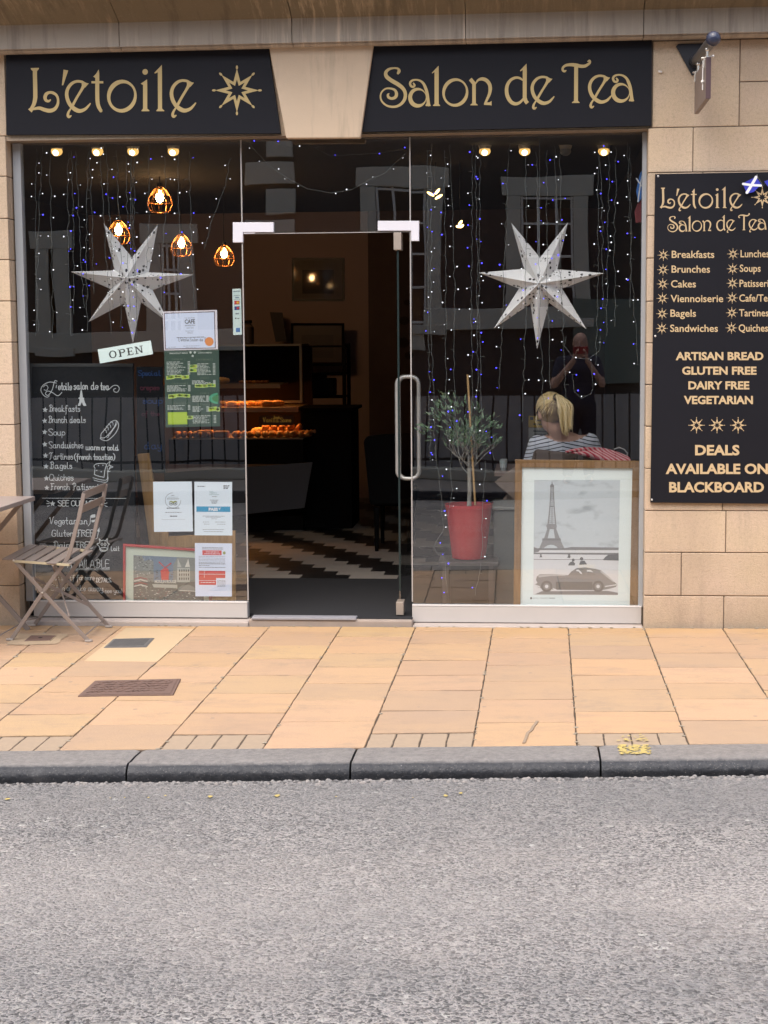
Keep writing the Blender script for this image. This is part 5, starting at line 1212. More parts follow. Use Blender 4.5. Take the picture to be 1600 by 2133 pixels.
def limb(p, d, L, r, lev):
    pts = [p]; q = p
    for k in range(4):
        d = (d + Vector((random.uniform(-.25, .25), random.uniform(-.25, .25), random.uniform(-.03, .22)))).normalized(); q = q + d * L / 4; pts.append(q)
    m.tube(pts, [lerp(r, r * .55, k / 4) for k in range(5)], 5)
    if lev == 0: twigs.append((pts[2], pts[4], d)); return
    for k in range(random.choice((2, 3, 3))): limb(pts[random.choice((2, 3, 4))], (d + Vector((random.uniform(-.8, .8), random.uniform(-.7, .7), random.uniform(-.15, .7)))).normalized(), L * random.uniform(.55, .8), r * .62, lev - 1)
for k in range(13):
    a = 2 * math.pi * k / 13; p = P(978, random.uniform(950, 990), OYv)
    limb(p, Vector((math.cos(a) * 1.0, math.sin(a) * .7, random.uniform(.35, 1.0))).normalized(), random.uniform(.085, .135), .0038, 2)
m.build("trunk", TRK, t, smooth=True)
m = MB()
def leaf(mb, p, d, L, W, mi):
    d = d.normalized(); s = d.cross(Vector((random.uniform(-1, 1), random.uniform(-1, 1), random.uniform(-1, 1)))).normalized(); nn = d.cross(s)
    mb.add([p, p + d * L * .3 + s * W + nn * .001, p + d * L * .65 + s * W * .9 + nn * .002, p + d * L, p + d * L * .65 - s * W * .9 + nn * .002, p + d * L * .3 - s * W + nn * .001], [(0, 1, 2, 3), (0, 3, 4, 5)], mi)
cz = P(960, 890, OYv)
for (a, b, d) in twigs:
    for k in range(5):
        u = random.random(); p = a.lerp(b, u)
        if p.z < P(0, 935, OYv).z and random.random() < .9: continue
        dd = d + Vector((random.uniform(-.9, .9), random.uniform(-.9, .9), random.uniform(-.5, .7))); leaf(m, p, dd, random.uniform(.028, .050), random.uniform(.0035, .0065), random.choice((0, 0, 1, 2)))
for (x, y) in ((915, 840), (930, 828), (938, 850), (910, 862), (925, 875), (900, 895), (893, 900), (945, 838), (960, 845), (985, 850), (1000, 872), (1015, 880), (1028, 888), (925, 860), (950, 862), (968, 872), (995, 890), (940, 885), (890, 892), (1010, 900)):
    for k in range(11):
        p = P(x + random.gauss(0, 9), y + random.gauss(0, 8), OYv + random.gauss(0, .05)); c = P(975, 930, OYv); d = (p - c).normalized() + Vector((random.uniform(-.8, .8), random.uniform(-.8, .8), random.uniform(-.3, .6))); leaf(m, p, d, random.uniform(.028, .052), random.uniform(.0035, .0065), random.choice((0, 0, 1, 2)))
m.build("foliage", [mat("olive_leaf", (.10, .18, .09), .5), mat("dark_olive_leaf", (.055, .11, .055), .5), mat("silver_olive_leaf", (.18, .27, .17), .55)], t)
m = MB(); m.tube([P(990, 1052, OYv - .02), P(982, 920, OYv - .03), P(974, 780, OYv - .03)], .0062, 7); m.build("cane", m_speck("bamboo", (.46, .31, .14), (.38, .25, .11), .5, 20), t)
# stand below the pot
t = thing("plant_stand", "low brown stand with pale legs carrying the red pot", "stand", P(975, 1250, OYv))
zf = base.z
m = MB(); m.box(base.x - .17, base.x + .17, OYv - .15, OYv + .15, zf - .022, zf - .002); m.build("top", m_speck("stand_top", (.07, .06, .055), (.05, .045, .04), .5, 10), t, bevel=.003)
for sx in (-.13, .13):
    for sy in (-.12, .12): 
        m = MB(); m.box(base.x + sx - .016, base.x + sx + .016, OYv + sy - .016, OYv + sy + .016, .001, zf - .023); m.build("leg", m_speck("stand_leg", (.05, .043, .04), (.035, .03, .028), .5, 10), t)
# grey cabinet and table by the woman
t = thing("grey_cabinet", "low dark grey cabinet between the olive pot and the framed poster", "cabinet", P(1050, 1260, .55))
m = MB(); a = P(1028, 1062, .5); b = P(1120, 1062, .5); m.box(a.x, b.x, .5, .9, .001, a.z); m.build("body", mat("grey_laminate", (.105, .125, .125), .5), t, bevel=.004)
m = MB(); m.box(a.x - .006, b.x + .006, .49, .91, a.z + .0005, a.z + .018); m.build("top", mat("grey_top", (.16, .175, .17), .4), t, bevel=.003)
t = thing("cafe_table", "brown cafe table in front of the seated woman", "table", P(1090, 1250, 1.45))
zt = P(1050, 985, 1.2).z
tx0, tx1 = X(1030, 1.3), X(1290, 1.3)
m = MB(); m.box(tx0, tx1, 1.28, 1.95, zt - .03, zt); m.build("tabletop", m_wood("brown_table", (.24, .16, .13), (.18, .12, .095), (1, 5, 5)), t, bevel=.004)
m = MB(); m.cyl(((tx0 + tx1) / 2, 1.6, .0), ((tx0 + tx1) / 2, 1.6, zt - .031), .04); m.build("pedestal", BLACK, t)
m = MB(); m.cyl(((tx0 + tx1) / 2, 1.6, .001), ((tx0 + tx1) / 2, 1.6, .03), .25, .22, 24); m.build("base", BLACK, t)
t = thing("menu_card", "folded brown menu card standing on the table edge beside the woman", "menu", P(1060, 1010, 1.0))
m = MB(); m.prism([P(x, y, .96) for x, y in ((1030, 1004), (1072, 972), (1072, 1040), (1048, 1020))][::-1], (0, .008, 0)); m.prism([P(x, y, 1.0) for x, y in ((1072, 1012), (1072, 1046), (1030, 1060))][::-1], (0, .008, 0)); m.build("card", m_speck("brown_card", (.24, .185, .15), (.20, .15, .12), .7, 6), t)
t = thing("glass_tumbler", "small clear glass with a pale label on the table", "glass", P(1049, 985, 1.4))
c = P(1049, 984, 1.4); m = MB(); m.lathe([(.018, 0), (.024, .085), (.022, .085), (.016, .006)], c, 16); m.build("tumbler", mat("pale_glass", (.35, .38, .38), .15), t, smooth=True)
m = MB(); m.lathe([(.0215, .03), (.0248, .075)], c, 16); m.build("label", mat("pale_label", (.45, .52, .52), .6), t)
t = thing("notice_card", "yellow and white notice card standing beyond the seated woman", "notice", P(1120, 925, 2.2))
m = MB(); m.prism([P(x, y, 2.2) for x, y in ((1101, 866), (1150, 868), (1150, 891), (1101, 890))][::-1], (0, .004, 0)); m.build("yellow_panel", mat("yellow_card", (.42, .27, .02), .6), t)
m = MB(); m.prism([P(x, y, 2.2) for x, y in ((1101, 891), (1150, 892), (1150, 924), (1101, 922))][::-1], (0, .004, 0)); m.build("white_panel", mat("white_card", (.28, .28, .26), .6), t)
m = MB(); uvf = quad_uv([(1101, 866), (1150, 868), (1150, 924), (1101, 922)]); uvbox(m, uvf, .06, .04, .2, .15, 2.198); uvline(m, uvf, .3, .9, .16, .06, 2.198); uvline(m, uvf, .2, .9, .3, .05, 2.198); uvline(m, uvf, .2, .9, .56, .05, 2.198); uvline(m, uvf, .25, .8, .68, .04, 2.198); m.build("printed_text", INK, t)
# flags hanging at the right edge of the window
SALT = mat("flag_blue", (.03, .14, .42), .7); FW = mat("flag_white", (.62, .66, .70), .7); FR = mat("flag_red", (.14, .02, .025), .7); FG = mat("flag_grey", (.14, .15, .14), .7); VB = mat("vivid_flag_blue", (.035, .045, .48), .6); VW = mat("bright_flag_white", (.85, .87, .92), .6)
def flag(label, q, Y, cross, bm_, wm_):
    c = P(*q[0], Y); t = thing("bunting_flag", label, "flag", c, None)
    m = MB(); m.prism([P(x, y, Y) for x, y in q][::-1], (0, .002, 0)); m.build("cloth", bm_, t)
    if cross:
        m = MB()
        for k, s in enumerate(cross): v, fc = stroke2d([(x, y, w_) for x, y, w_ in s], 3); m.add([P(a, b, Y - .001 - .0005 * k) for a, b in v], fc)
        m.build("saltire", wm_, t)
    return t
flag("blue flag with a white saltire at the right edge of the window", [(1340, 350), (1344, 352), (1344, 402), (1330, 422), (1325, 398), (1333, 362)], .16, [[(1340, 354, 2.5), (1334, 385, 2.5), (1329, 420, 2.5)], [(1326, 372, 2.5), (1335, 385, 2.5), (1344, 397, 2.5)]], SALT, FW)
flag("dull red and grey flag below the blue saltire flag", [(1328, 424), (1344, 410), (1344, 462), (1324, 464), (1322, 440)], .17, None, FR, FW)
bt = thing("bunting", "vivid blue and white saltire flags on a cord in front of the menu board title", "bunting", P(1590, 370, -.047))
def bflag(q, Y, cross):
    m = MB(); m.prism([P(x, y, Y) for x, y in q][::-1], (0, .002, 0)); o = m.build("flag", VB, bt)
    for k, s in enumerate(cross or []): m = MB(); v, fc = stroke2d([(x, y, w_) for x, y, w_ in s], 3); m.add([P(a, b, Y - .001 - .0005 * k) for a, b in v], fc); m.build("saltire_band", VW, o)
bflag([(1547, 382), (1575, 368), (1586, 384), (1570, 400), (1556, 403)], -.05, [[(1575, 369, 6), (1566, 385, 6), (1556, 401, 6)], [(1548, 383, 5), (1566, 385.5, 5), (1585, 386.5, 5)]])
bflag([(1592, 378), (1612, 370), (1618, 392), (1602, 392)], -.05, None)
m = MB(); m.tube([P(1577, 366, -.047), P(1590, 387, -.047), P(1598, 376, -.047), P(1640, 362, -.047)], .0012, 5); m.build("cord", WIRE, bt)
m = MB(); m.tube([P(1577, 366, -.047), P(1577, 364, -.02)], .002, 5); m.build("hook", STEEL, bt)
# ------------------------------------------------------------------ ceiling spots and pendants
WARM = (1.0, .50, .14)
SPOT_ON = m_emit("spot_glow", (1.0, .56, .16), .72); SPOT_CORE = m_emit("spot_core", (1.0, .74, .40), 5); SPOT_HALO = m_emit("spot_rim_glow", (1.0, .50, .12), 2.2, False)
SD = 1.25
def spot(px, on, label, group):
    Yc = None
    # ceiling plane z = RH : depth from the pixel
    d = ray(px, 303); tt = (RH - CAM.z) / d.z; c = CAM + d * tt
    t = thing("ceiling_spotlight", label, "spotlight", c, group)
    m = MB(); m.lathe([(.030, -.022), (.036, -.022), (.042, 0), (.028, 0)], c, 20); m.build("bezel", mat("lamp_bezel", (.5, .45, .38), .4), t)
    m = MB(); m.ball(c + Vector((0, 0, -.036)), .036, 14, 0, (1, 1, .8)); m.build("reflector", SPOT_ON if on else mat("unlit_lamp", (.35, .35, .33), .3), t, smooth=True)
    if on: m = MB(); m.ball(c + Vector((0, -.024, -.046)), .019, 12); m.build('lamp', SPOT_CORE, t, smooth=True)
gl = "warm ceiling spotlights inside the shopfront"
for px in (118, 203, 277, 361): spot(px, True, "glowing ceiling spotlight above the chalkboard window display", gl + " left")
for px in (1010, 1093): spot(px, True, "glowing ceiling spotlight above the doorway side of the olive tree window", gl + " right")
spot(1178, False, "unlit ceiling spotlight between two glowing ones in the olive tree window", None)
spot(1258, True, "glowing ceiling spotlight at the far right corner of the olive tree window", None)
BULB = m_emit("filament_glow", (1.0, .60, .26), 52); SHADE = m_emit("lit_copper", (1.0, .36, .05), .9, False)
COPPER = mat("copper_wire", (.55, .22, .07), .3, .9, None, (1.0, .36, .06), .05)  # cage wire emits faintly, standing in for bulb light on it; slats likewise
pls = {}
def pendant(px, py, dpth, s, label, group="copper cage pendant lamps on the left"):
    c = P(px, py, dpth); t = thing("pendant_lamp", label, "pendant lamp", c, group)
    m = MB(); m.tube([c + Vector((0, 0, .10 * s)), Vector((c.x, c.y, RH))], .003, 5); m.build("cord", BLACK, t)
    m = MB(); m.cyl(c + Vector((0, 0, .065 * s)), c + Vector((0, 0, .115 * s)), .019 * s, n=10); m.build("bulb_holder", BLACK, t)
    m = MB(); m.lathe([(.010 * s, .06 * s), (.024 * s, .035 * s), (.030 * s, .005 * s), (.020 * s, -.022 * s), (.004 * s, -.03 * s)], c, 14); m.build("bulb", BULB, t, smooth=True)
    m = MB(); prof = [(.024, .085), (.055, .055), (.088, .0), (.095, -.045), (.078, -.085), (.062, -.098)]
    for k in range(10):
        a = 2 * math.pi * k / 10; m.tube([c + Vector((math.cos(a) * r * s, math.sin(a) * r * s, z * s)) for r, z in prof], .0017 * s, 5)
    for r, z in ((.062, -.098), (.094, -.03), (.024, .085)): m.tube([c + Vector((math.cos(a) * r * s, math.sin(a) * r * s, z * s)) for a in [2 * math.pi * k / 20 for k in range(21)]], .002 * s, 5, cap=False)
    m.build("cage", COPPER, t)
    m = MB()
    for k in range(10):
        a0, a1 = 2 * math.pi * (k + .18) / 10, 2 * math.pi * (k + .62) / 10
        m.add([c + Vector((math.cos(a) * r * s, math.sin(a) * r * s, z * s)) for a, r, z in ((a0, .038, .07), (a1, .038, .07), (a1, .074, .028), (a0, .074, .028))], [(0, 1, 2, 3)])
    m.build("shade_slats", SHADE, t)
pendant(333, 414, 3.3, 1.0, "highest and largest copper cage pendant lamp in the chalkboard window")
pendant(247, 482, 3.6, .95, "copper cage pendant lamp behind the top of the left paper star")
pendant(378, 509, 3.9, .9, "copper cage pendant lamp to the right of the left paper star")
pendant(467, 531, 4.2, .88, "lowest copper cage pendant lamp beside the door corner fitting")
REFL_GLOW = m_emit("reflected_pendant_glow", (1.0, .58, .20), 5, False)  # glowing shapes added to stand in for pendants reflected in the glass
def mirrored_pendant(px, py, petals, label):
    Yd = 2.6; c = P(px, py, Yd); t = thing("pendant_reflection", label, "pendant lamp", c, None)
    m = MB(); m.tube([c, Vector((c.x, c.y, RH))], .002, 5); m.build("cord", BLACK, t)
    m = MB()
    for (dx, dy, l, a) in petals:
        q = P(px + dx, py + dy, Yd); m.ball(q, .011, 10, 0, (l, 1, .8), Matrix.Rotation(R(a), 3, 'Y'))
    m.build("reflected_petals", REFL_GLOW, t, smooth=True)
mirrored_pendant(907, 405, ((-10, -1, 2.6, 30), (4, -6, 2.4, -50), (7, 5, 2.7, -30)), "larger cluster of three glowing amber petals in the olive tree window")
mirrored_pendant(958, 468, ((1, -4, 1.9, -50), (-3, 4, 1.6, 10), (4, 3, 1.6, -40)), "smaller cluster of glowing amber petals near the door corner fitting")

# ------------------------------------------------------------------ display counter with pastries
CYf = 4.05                                                        # front of the counter
def C(px, py, Y=CYf): return P(px, py, Y)
cx0, cx1 = X(345, CYf), X(627, CYf)
t = thing("display_counter", "glass fronted pastry counter with warm lit shelves deep inside the shop", "display counter", ((cx0 + cx1) / 2, CYf, 0))
BODY = mat("counter_body", (.012, .009, .008), .9, 0, .05)
zs = [C(500, y).z for y in (1078, 1062, 968, 915, 852, 803, 722)]
m = MB(); m.box(cx0, cx1 - .02, CYf + .12, CYf + .85, .001, zs[0]); m.build("kick_plinth", BODY, t)
m = MB(); fr = [C(512 - 170, 1090), C(634, 1058), C(651, 963), C(512 - 170, 985)]; m.prism(fr[::-1], (0, .02, 0)); m.build("front_panel", mat("grey_panel", (.15, .147, .155), .8, 0, .1), t, bevel=.003)
m = MB(); m.box(cx0, cx1, CYf + .03, CYf + .85, zs[2] + .002, zs[3] - .004); m.build("deck", BODY, t)
SHELF = mat("shelf_steel", (.36, .27, .19), .35, .3)
m = MB(); m.box(cx0, cx1, CYf + .03, CYf + .80, zs[3] - .003, zs[3] + .005); m.build("shelf", SHELF, t)
m = MB(); m.box(cx0, cx1 - .06, CYf + .22, CYf + .78, zs[4] - .004, zs[4] + .004); m.box(cx0, cx1 - .06, CYf + .20, CYf + .219, zs[4] - .034, zs[4] + .003); m.build("shelf", SHELF, t)
m = MB(); m.box(cx0, cx1 - .22, CYf + .32, CYf + .76, zs[5] - .004, zs[5] + .004); m.box(cx0, cx1 - .22, CYf + .30, CYf + .319, zs[5] - .032, zs[5] + .003); m.build("shelf", SHELF, t)
m = MB(); m.box(cx0, cx1 - .02, CYf + .80, CYf + .84, zs[3], zs[6]); m.build("back_panel", mat("case_back", (.016, .008, .005), .8, 0, .1), t)
FRM = mat("case_frame", (.30, .25, .18), .4, .4)
m = MB()
m.box(cx1 - .07, cx1 - .05, CYf + .40, CYf + .43, zs[4] + .03, zs[6]); m.box(cx0, cx1 - .05, CYf + .38, CYf + .84, zs[6] + .001, zs[6] + .016); m.box(cx0, cx1 - .071, CYf + .40, CYf + .43, zs[4] + .03, zs[4] + .05)
m.build("case_frame", FRM, t)
m = MB(); m.box(cx0 + .02, cx1 - .12, CYf + .24, CYf + .26, zs[4] - .022, zs[4] - .008); m.box(cx0 + .02, cx1 - .24, CYf + .34, CYf + .36, zs[5] - .016, zs[5] - .008); m.build("shelf_lamp", m_emit("case_lamp", (1.0, .38, .08), 26), t)
CRUST = m_speck("baked_crust", (.50, .21, .045), (.34, .12, .025), .5, 30, .3); CRUSTD = m_speck("dark_crust", (.26, .085, .02), (.15, .05, .015), .5, 30, .3); CRUSTL = m_speck("pale_crust", (.66, .42, .15), (.55, .30, .09), .5, 30, .3); CREAMM = mat("icing", (.8, .68, .48), .5)
def pastry(kind, p, s, label, group, m_):
    if kind == 'croissant':
        m = MB(); pts = []; rs = []
        for k in range(13):
            a = lerp(-1.15, 1.15, k / 12); pts.append(p + Vector((math.sin(a) * .062 * s, .02 - math.cos(a) * .035 * s, .026 * s))); rs.append((.008 + .020 * math.cos(a * 1.15) + (.004 if k % 2 else 0)) * s)
        m.tube(pts, rs, 10); o = m.build("croissant", m_, smooth=True, origin=p)
    elif kind == 'roll':
        m = MB(); M = Matrix.Rotation(random.uniform(-.2, .2), 3, 'Z')
        rs = [.010, .022, .027, .024, .028, .024, .028, .024, .027, .021, .009]; m.tube([p + M @ Vector((0, lerp(-.07, .07, k / 10) * s, .028 * s)) for k in range(11)], [r * s for r in rs], 10); o = m.build("pastry_roll", m_, smooth=True, origin=p)
    elif kind == 'loaf':
        m = MB(); m.box(p.x - .06 * s, p.x + .06 * s, p.y - .04, p.y + .05, p.z, p.z + .055 * s); o = m.build("cake_loaf", m_, bevel=.014, seg=3, origin=p)
    else:
        m = MB(); m.lathe([(.018 * s, 0), (.030 * s, .004), (.034 * s, .022 * s), (.026 * s, .032 * s), (.008 * s, .038 * s)], p, 12); o = m.build("bun", m_, smooth=True, origin=p)
    tag(o, label, {'croissant': "croissant", 'roll': "pastry", 'loaf': "cake", 'bun': "bun"}[kind], group); return o
random.seed(31)
zz = zs[3] + .006
for k in range(11):
    pastry('roll', Vector((X(490, CYf + .12) + k * .058, CYf + .12 + random.uniform(-.01, .02), zz)), 1.0, "glazed pastry roll in the orange front row of the lit counter shelf", "pastry rolls in front row of the counter", CRUST)
for k in range(8):
    pastry('croissant', Vector((X(540, CYf + .3) + k * .062, CYf + .30, zz + .012)), 1.15, "golden croissant heaped behind the front row on the lit counter shelf", "croissants heaped on the counter shelf", CRUST if k % 3 else CRUSTL)
for k in range(5):
    pastry('roll', Vector((X(548, CYf + .2) + k * .07, CYf + .26, zz + .05)), .95, "pastry roll stacked on top of the croissant heap", "pastry rolls on top of the heap", CRUST)
for k in range(6):
    pastry('roll', Vector((X(365, CYf + .1) + k * .05, CYf + .12, zz)), .95, "reddish pastry roll below the green menu poster", "pastry rolls below the menu poster", CRUSTD if k % 2 else CRUST)
pastry('loaf', Vector((X(424, CYf + .12), CYf + .12, zz)), 1.1, "amber sponge slice left of the dark loaf on the counter", None, CRUST); pastry('loaf', Vector((X(458, CYf + .12), CYf + .12, zz)), 1.0, "dark brown loaf cake with a pale top on the counter", None, CRUSTD)
for k in range(13):
    pastry('bun' if k % 2 else 'croissant', Vector((X(465, CYf + .35) + k * .036, CYf + random.uniform(.28, .45), zs[4] + .004)), random.uniform(.75, 1.0), "small golden pastry on the middle counter shelf", "small pastries on the middle shelf", random.choice((CRUST, CRUSTL, CRUST)))
for k in range(7):
    pastry('bun', Vector((X(502, CYf + .4) + k * .034, CYf + .40, zs[5] + .004)), .7, "tiny pastry on the upper counter shelf near the door edge", "tiny pastries on the upper shelf", random.choice((CRUST, CRUSTD)))
for k, px in enumerate((340, 462)): pastry('croissant', Vector((X(px, CYf + .4), CYf + .38, zs[5] + .004)), 1.0, ("single pastry on the upper shelf left of the green menu poster", "single pale pastry on the upper shelf right of the green menu poster")[k], None, CRUSTL)
o_ = MB()
lay(o_, hand("Vanilla Scone", 548, 606, 879, .95, 1.0), CYf + .05); lay(o_, hand("Fresh", 570, 583, 872, .6, .9), CYf + .05)
tt = thing("price_card", "small dark card with yellow handwriting above the croissants", "price card", C(577, 880, CYf + .06))
o_.build("handwriting", mat("yellow_chalk", (.65, .42, .10), .8, 0, None, (1, .5, .08), .05), tt)  # chalk strokes also emit faintly, a glow added to lift them
m = MB(); m.prism([C(x, y, CYf + .054) for x, y in ((540, 866), (612, 866), (612, 886), (540, 886))][::-1], (0, .004, 0)); m.build("card", mat("brown_price_card", (.10, .035, .012), .6), tt)
# things standing about behind and beside the counter, in the dark
DK = mat("dark_cabinet", (.009, .008, .008), .9, 0, .05)
xA, xB = X(624, 4.3), X(732, 4.3)
t = thing("till_desk", "tall black till desk to the right of the pastry counter", "desk", ((xA + xB) / 2, 4.6, 0))
m = MB(); m.box(xA, xB - .01, 4.3, 4.9, .001, P(680, 856, 4.3).z); m.build("body", DK, t)
m = MB(); m.box(xA - .01, xB + .02, 4.28, 4.92, P(680, 856, 4.3).z + .001, P(680, 849, 4.3).z); m.build("top", DK, t, bevel=.004)
t = thing("coffee_shelf", "black open shelving rack behind the till desk", "shelf", (X(668, 5.0), 5.1, 0))
m = MB(); xa_, xb2 = X(620, 5.0), X(716, 5.0); z1 = P(668, 716, 5.0).z
for x in (xa_, xb2): m.box(x - .015, x + .015, 5.0, 5.03, .001, z1); m.box(x - .015, x + .015, 5.35, 5.38, .001, z1)
m.build("post", DK, t)
m = MB()
for y in (720, 758, 778, 826): z = P(668, y, 5.0).z; m.box(xa_ + .016, xb2 - .016, 5.0, 5.38, z - .015, z)
m.build("shelf_board", DK, t)
t = thing("coffee_machine", "dark coffee machine on the rack behind the till desk", "coffee machine", (X(650, 5.1), 5.15, P(650, 826, 5.0).z))
z = P(650, 826, 5.0).z + .001; m = MB(); m.box(xa_ + .03, xb2 - .10, 5.05, 5.33, z, z + .15); m.box(xa_ + .03, xb2 - .18, 5.08, 5.3, z + .15, z + .19); m.build("housing", mat("machine_black", (.02, .02, .022), .6, 0, .1), t, bevel=.012)
t = thing("framed_picture", "pale framed picture on the back wall with lamp reflections in its glass", "framed picture", P(662, 582, RD - .02))
def wallpic(t, q, Y, fw, fm_, mount, art_):
    x0, y0, x1, y1 = q; m = MB()
    for a in ((x0, y0, x1, y0 + fw), (x0, y1 - fw, x1, y1), (x0, y0 + fw, x0 + fw, y1 - fw), (x1 - fw, y0 + fw, x1, y1 - fw)): m.prism([P(x, y, Y) for x, y in ((a[0], a[1]), (a[2], a[1]), (a[2], a[3]), (a[0], a[3]))][::-1], (0, .02, 0))
    m.build("frame", fm_, t)
    m = MB(); m.prism([P(x, y, Y + .008) for x, y in ((x0 + fw, y0 + fw), (x1 - fw, y0 + fw), (x1 - fw, y1 - fw), (x0 + fw, y1 - fw))][::-1], (0, .006, 0)); m.build("mount", mount, t)
    m = MB(); m.pxbar(x0 + (x1 - x0) * .2, y0 + (y1 - y0) * .28, x1 - (x1 - x0) * .2, y1 - (y1 - y0) * .17, Y + .0075); m.build("print", art_, t)
GM = m_speck("glazed_mount", (.30, .24, .19), (.27, .21, .165), .04, 3, 0); GP = m_speck("glazed_print", (.16, .12, .11), (.07, .055, .05), .04, 14, 0)
wallpic(t, (608, 537, 717, 627), RD - .022, 4, mat("thin_brown_frame", (.07, .045, .03), .4), GM, GP)
t = thing("framed_picture", "large black framed picture leaning above the shelving rack", "framed picture", P(660, 720, RD - .4))
wallpic(t, (606, 673, 717, 760), RD - .3, 5, DK, m_speck("brown_mount", (.17, .12, .10), (.15, .10, .085), .3, 3, 0), m_speck("brown_print", (.10, .07, .06), (.14, .10, .085), .3, 14, 0))
t = thing("tilted_panel", "tall narrow dark panel leaning against the back wall", "panel", P(575, 690, RD - .3))
m = MB(); m.prism([P(x, y, RD - .3) for x, y in ((562, 650), (588, 651), (597, 712), (574, 712))][::-1], (0, .02, 0)); m.build("panel", mat("dark_plum", (.085, .06, .06), .6), t)
t = thing("storage_jar", "dark jar on the counter top near the door edge", "jar", P(516, 722, CYf + .5))
c = P(516, 722, CYf + .5); m = MB(); m.lathe([(.05, .0), (.055, .02), (.055, .14), (.035, .16), (.035, .17)], c + Vector((0, 0, .02)), 16); m.build("jar", mat("dark_jar", (.06, .04, .03), .3), t, smooth=True); m = MB(); m.cyl(c + Vector((0, 0, .191)), c + Vector((0, 0, .215)), .04, n=14); m.build("lid", DK, t)
t = thing("lounge_chair", "dark high backed upholstered chair seen from behind through the doorway", "chair", (X(800, 2.9), 2.95, 0))
m = MB(); q = [(757, 918), (764, 909), (800, 905), (852, 903), (866, 915), (858, 1052), (770, 1052)]; m.prism([P(x, y, 2.85) for x, y in q][::-1], (0, .09, 0)); m.build("backrest", DK, t, bevel=.025, seg=3)
zseat = P(800, 1052, 2.85).z
xs0, xs1 = X(772, 2.85), X(858, 2.85); m = MB(); m.box(xs0, xs1, 2.94, 3.42, zseat - .02, zseat + .10); m.build("seat", DK, t, bevel=.02, seg=3)
for sx in (xs0 + .03, xs1 - .03):
    for sy in (2.88, 3.36): m = MB(); m.cyl((sx, sy, zseat - .021), (sx * 1.0, sy, .001), .022, .014); m.build("leg", DK, t)
# leaf pictures / hearts on the side wall seen through the door glass
t = thing("wall_art", "row of dark leaf shapes hung on the papered wall by the door", "wall art", P(845, 700, 5.5))
m = MB()
for (x, y, s) in ((848, 630, 6), (842, 668, 9), (840, 714, 11), (852, 740, 8)): m.prism([P(x + s * math.cos(a) * 1.2, y + s * math.sin(a), 5.5) for a in [2 * math.pi * k / 9 for k in range(9)]][::-1], (0, .01, 0))
m.build("leaf_shapes", DK, t)
# ------------------------------------------------------------------ people
def fuse(name, m, mats, parent, vox, sm_it=8, fac=.5):
    """voxel-fuse the overlapping volumes in m into one continuous surface"""
    tmp = m.build("tmp", []); r = tmp.modifiers.new("r", 'REMESH'); r.mode = 'VOXEL'; r.voxel_size = vox
    s = tmp.modifiers.new("s", 'SMOOTH'); s.iterations = sm_it; s.factor = fac
    dg = bpy.context.evaluated_depsgraph_get(); me = bpy.data.meshes.new_from_object(tmp.evaluated_get(dg)); bpy.data.objects.remove(tmp)
    me.name = name
    o0 = wloc(parent)
    for v in me.vertices: v.co -= o0
    for q in (mats if isinstance(mats, list) else [mats]): me.materials.append(q)
    me.polygons.foreach_set("use_smooth", [True] * len(me.polygons))
    o = bpy.data.objects.new(name, me); col.objects.link(o); o.parent = parent; return o
def cap(m, a, ra, b, rb, n=14):
    a, b = Vector(a), Vector(b); m.ball(a, ra, n); m.ball(b, rb, n); m.cyl(a, b, ra, rb, n)
def chain(m, pts, rs):
    for i in range(len(pts) - 1): cap(m, pts[i], rs[i], pts[i + 1], rs[i + 1])
def hand_at(m, wrist, fwd, palm_n, side, curl, s=1.0):
    """palm, four unequal fingers and a thumb; fwd = finger direction, palm_n = direction the palm faces, side = thumb side"""
    wrist, f, n, t = Vector(wrist), Vector(fwd).normalized(), Vector(palm_n).normalized(), Vector(side).normalized()
    for k in range(4): cap(m, wrist + t * (.012 - .009 * k) * s, .015 * s, wrist + (f * .085 + t * (.030 - .020 * k)) * s, .012 * s, 10)
    for k, L in enumerate((.070, .080, .074, .058)):
        p = wrist + (f * .088 + t * (.030 - .020 * k)) * s; d = f.copy(); r = .0085 * s
        for j, fr in enumerate((.45, .32, .23)):
            d = (d * math.cos(curl[j]) + n * math.sin(curl[j])); d.normalize(); n2 = n
            q = p + d * L * fr * s; cap(m, p, r, q, r * .9, 8); p, r = q, r * .9
            n = (n - d * n.dot(d)).normalized()
        n = Vector(palm_n).normalized()
    p = wrist + (f * .02 + t * .022) * s; q = wrist + (f * .055 + t * .055 + n * .012) * s; r_ = wrist + (f * .088 + t * .060 + n * .030) * s
    cap(m, p, .014 * s, q, .0105 * s, 8); cap(m, q, .0105 * s, r_, .009 * s, 8)
SKIN = m_speck("skin", (.58, .36, .27), (.54, .32, .24), .5, 20, .02)
WY = 1.0
H = P(1147, 861, WY)
S0 = P(1172, 930, WY)                                             # between the shoulders
zsh = P(1172, 922, WY).z
person = thing("person", "seated person with a blonde ponytail and a striped top, facing into the shop", "person", (S0.x, WY + .1, .0))
hip = Vector((S0.x + .02, WY + .06, .50))
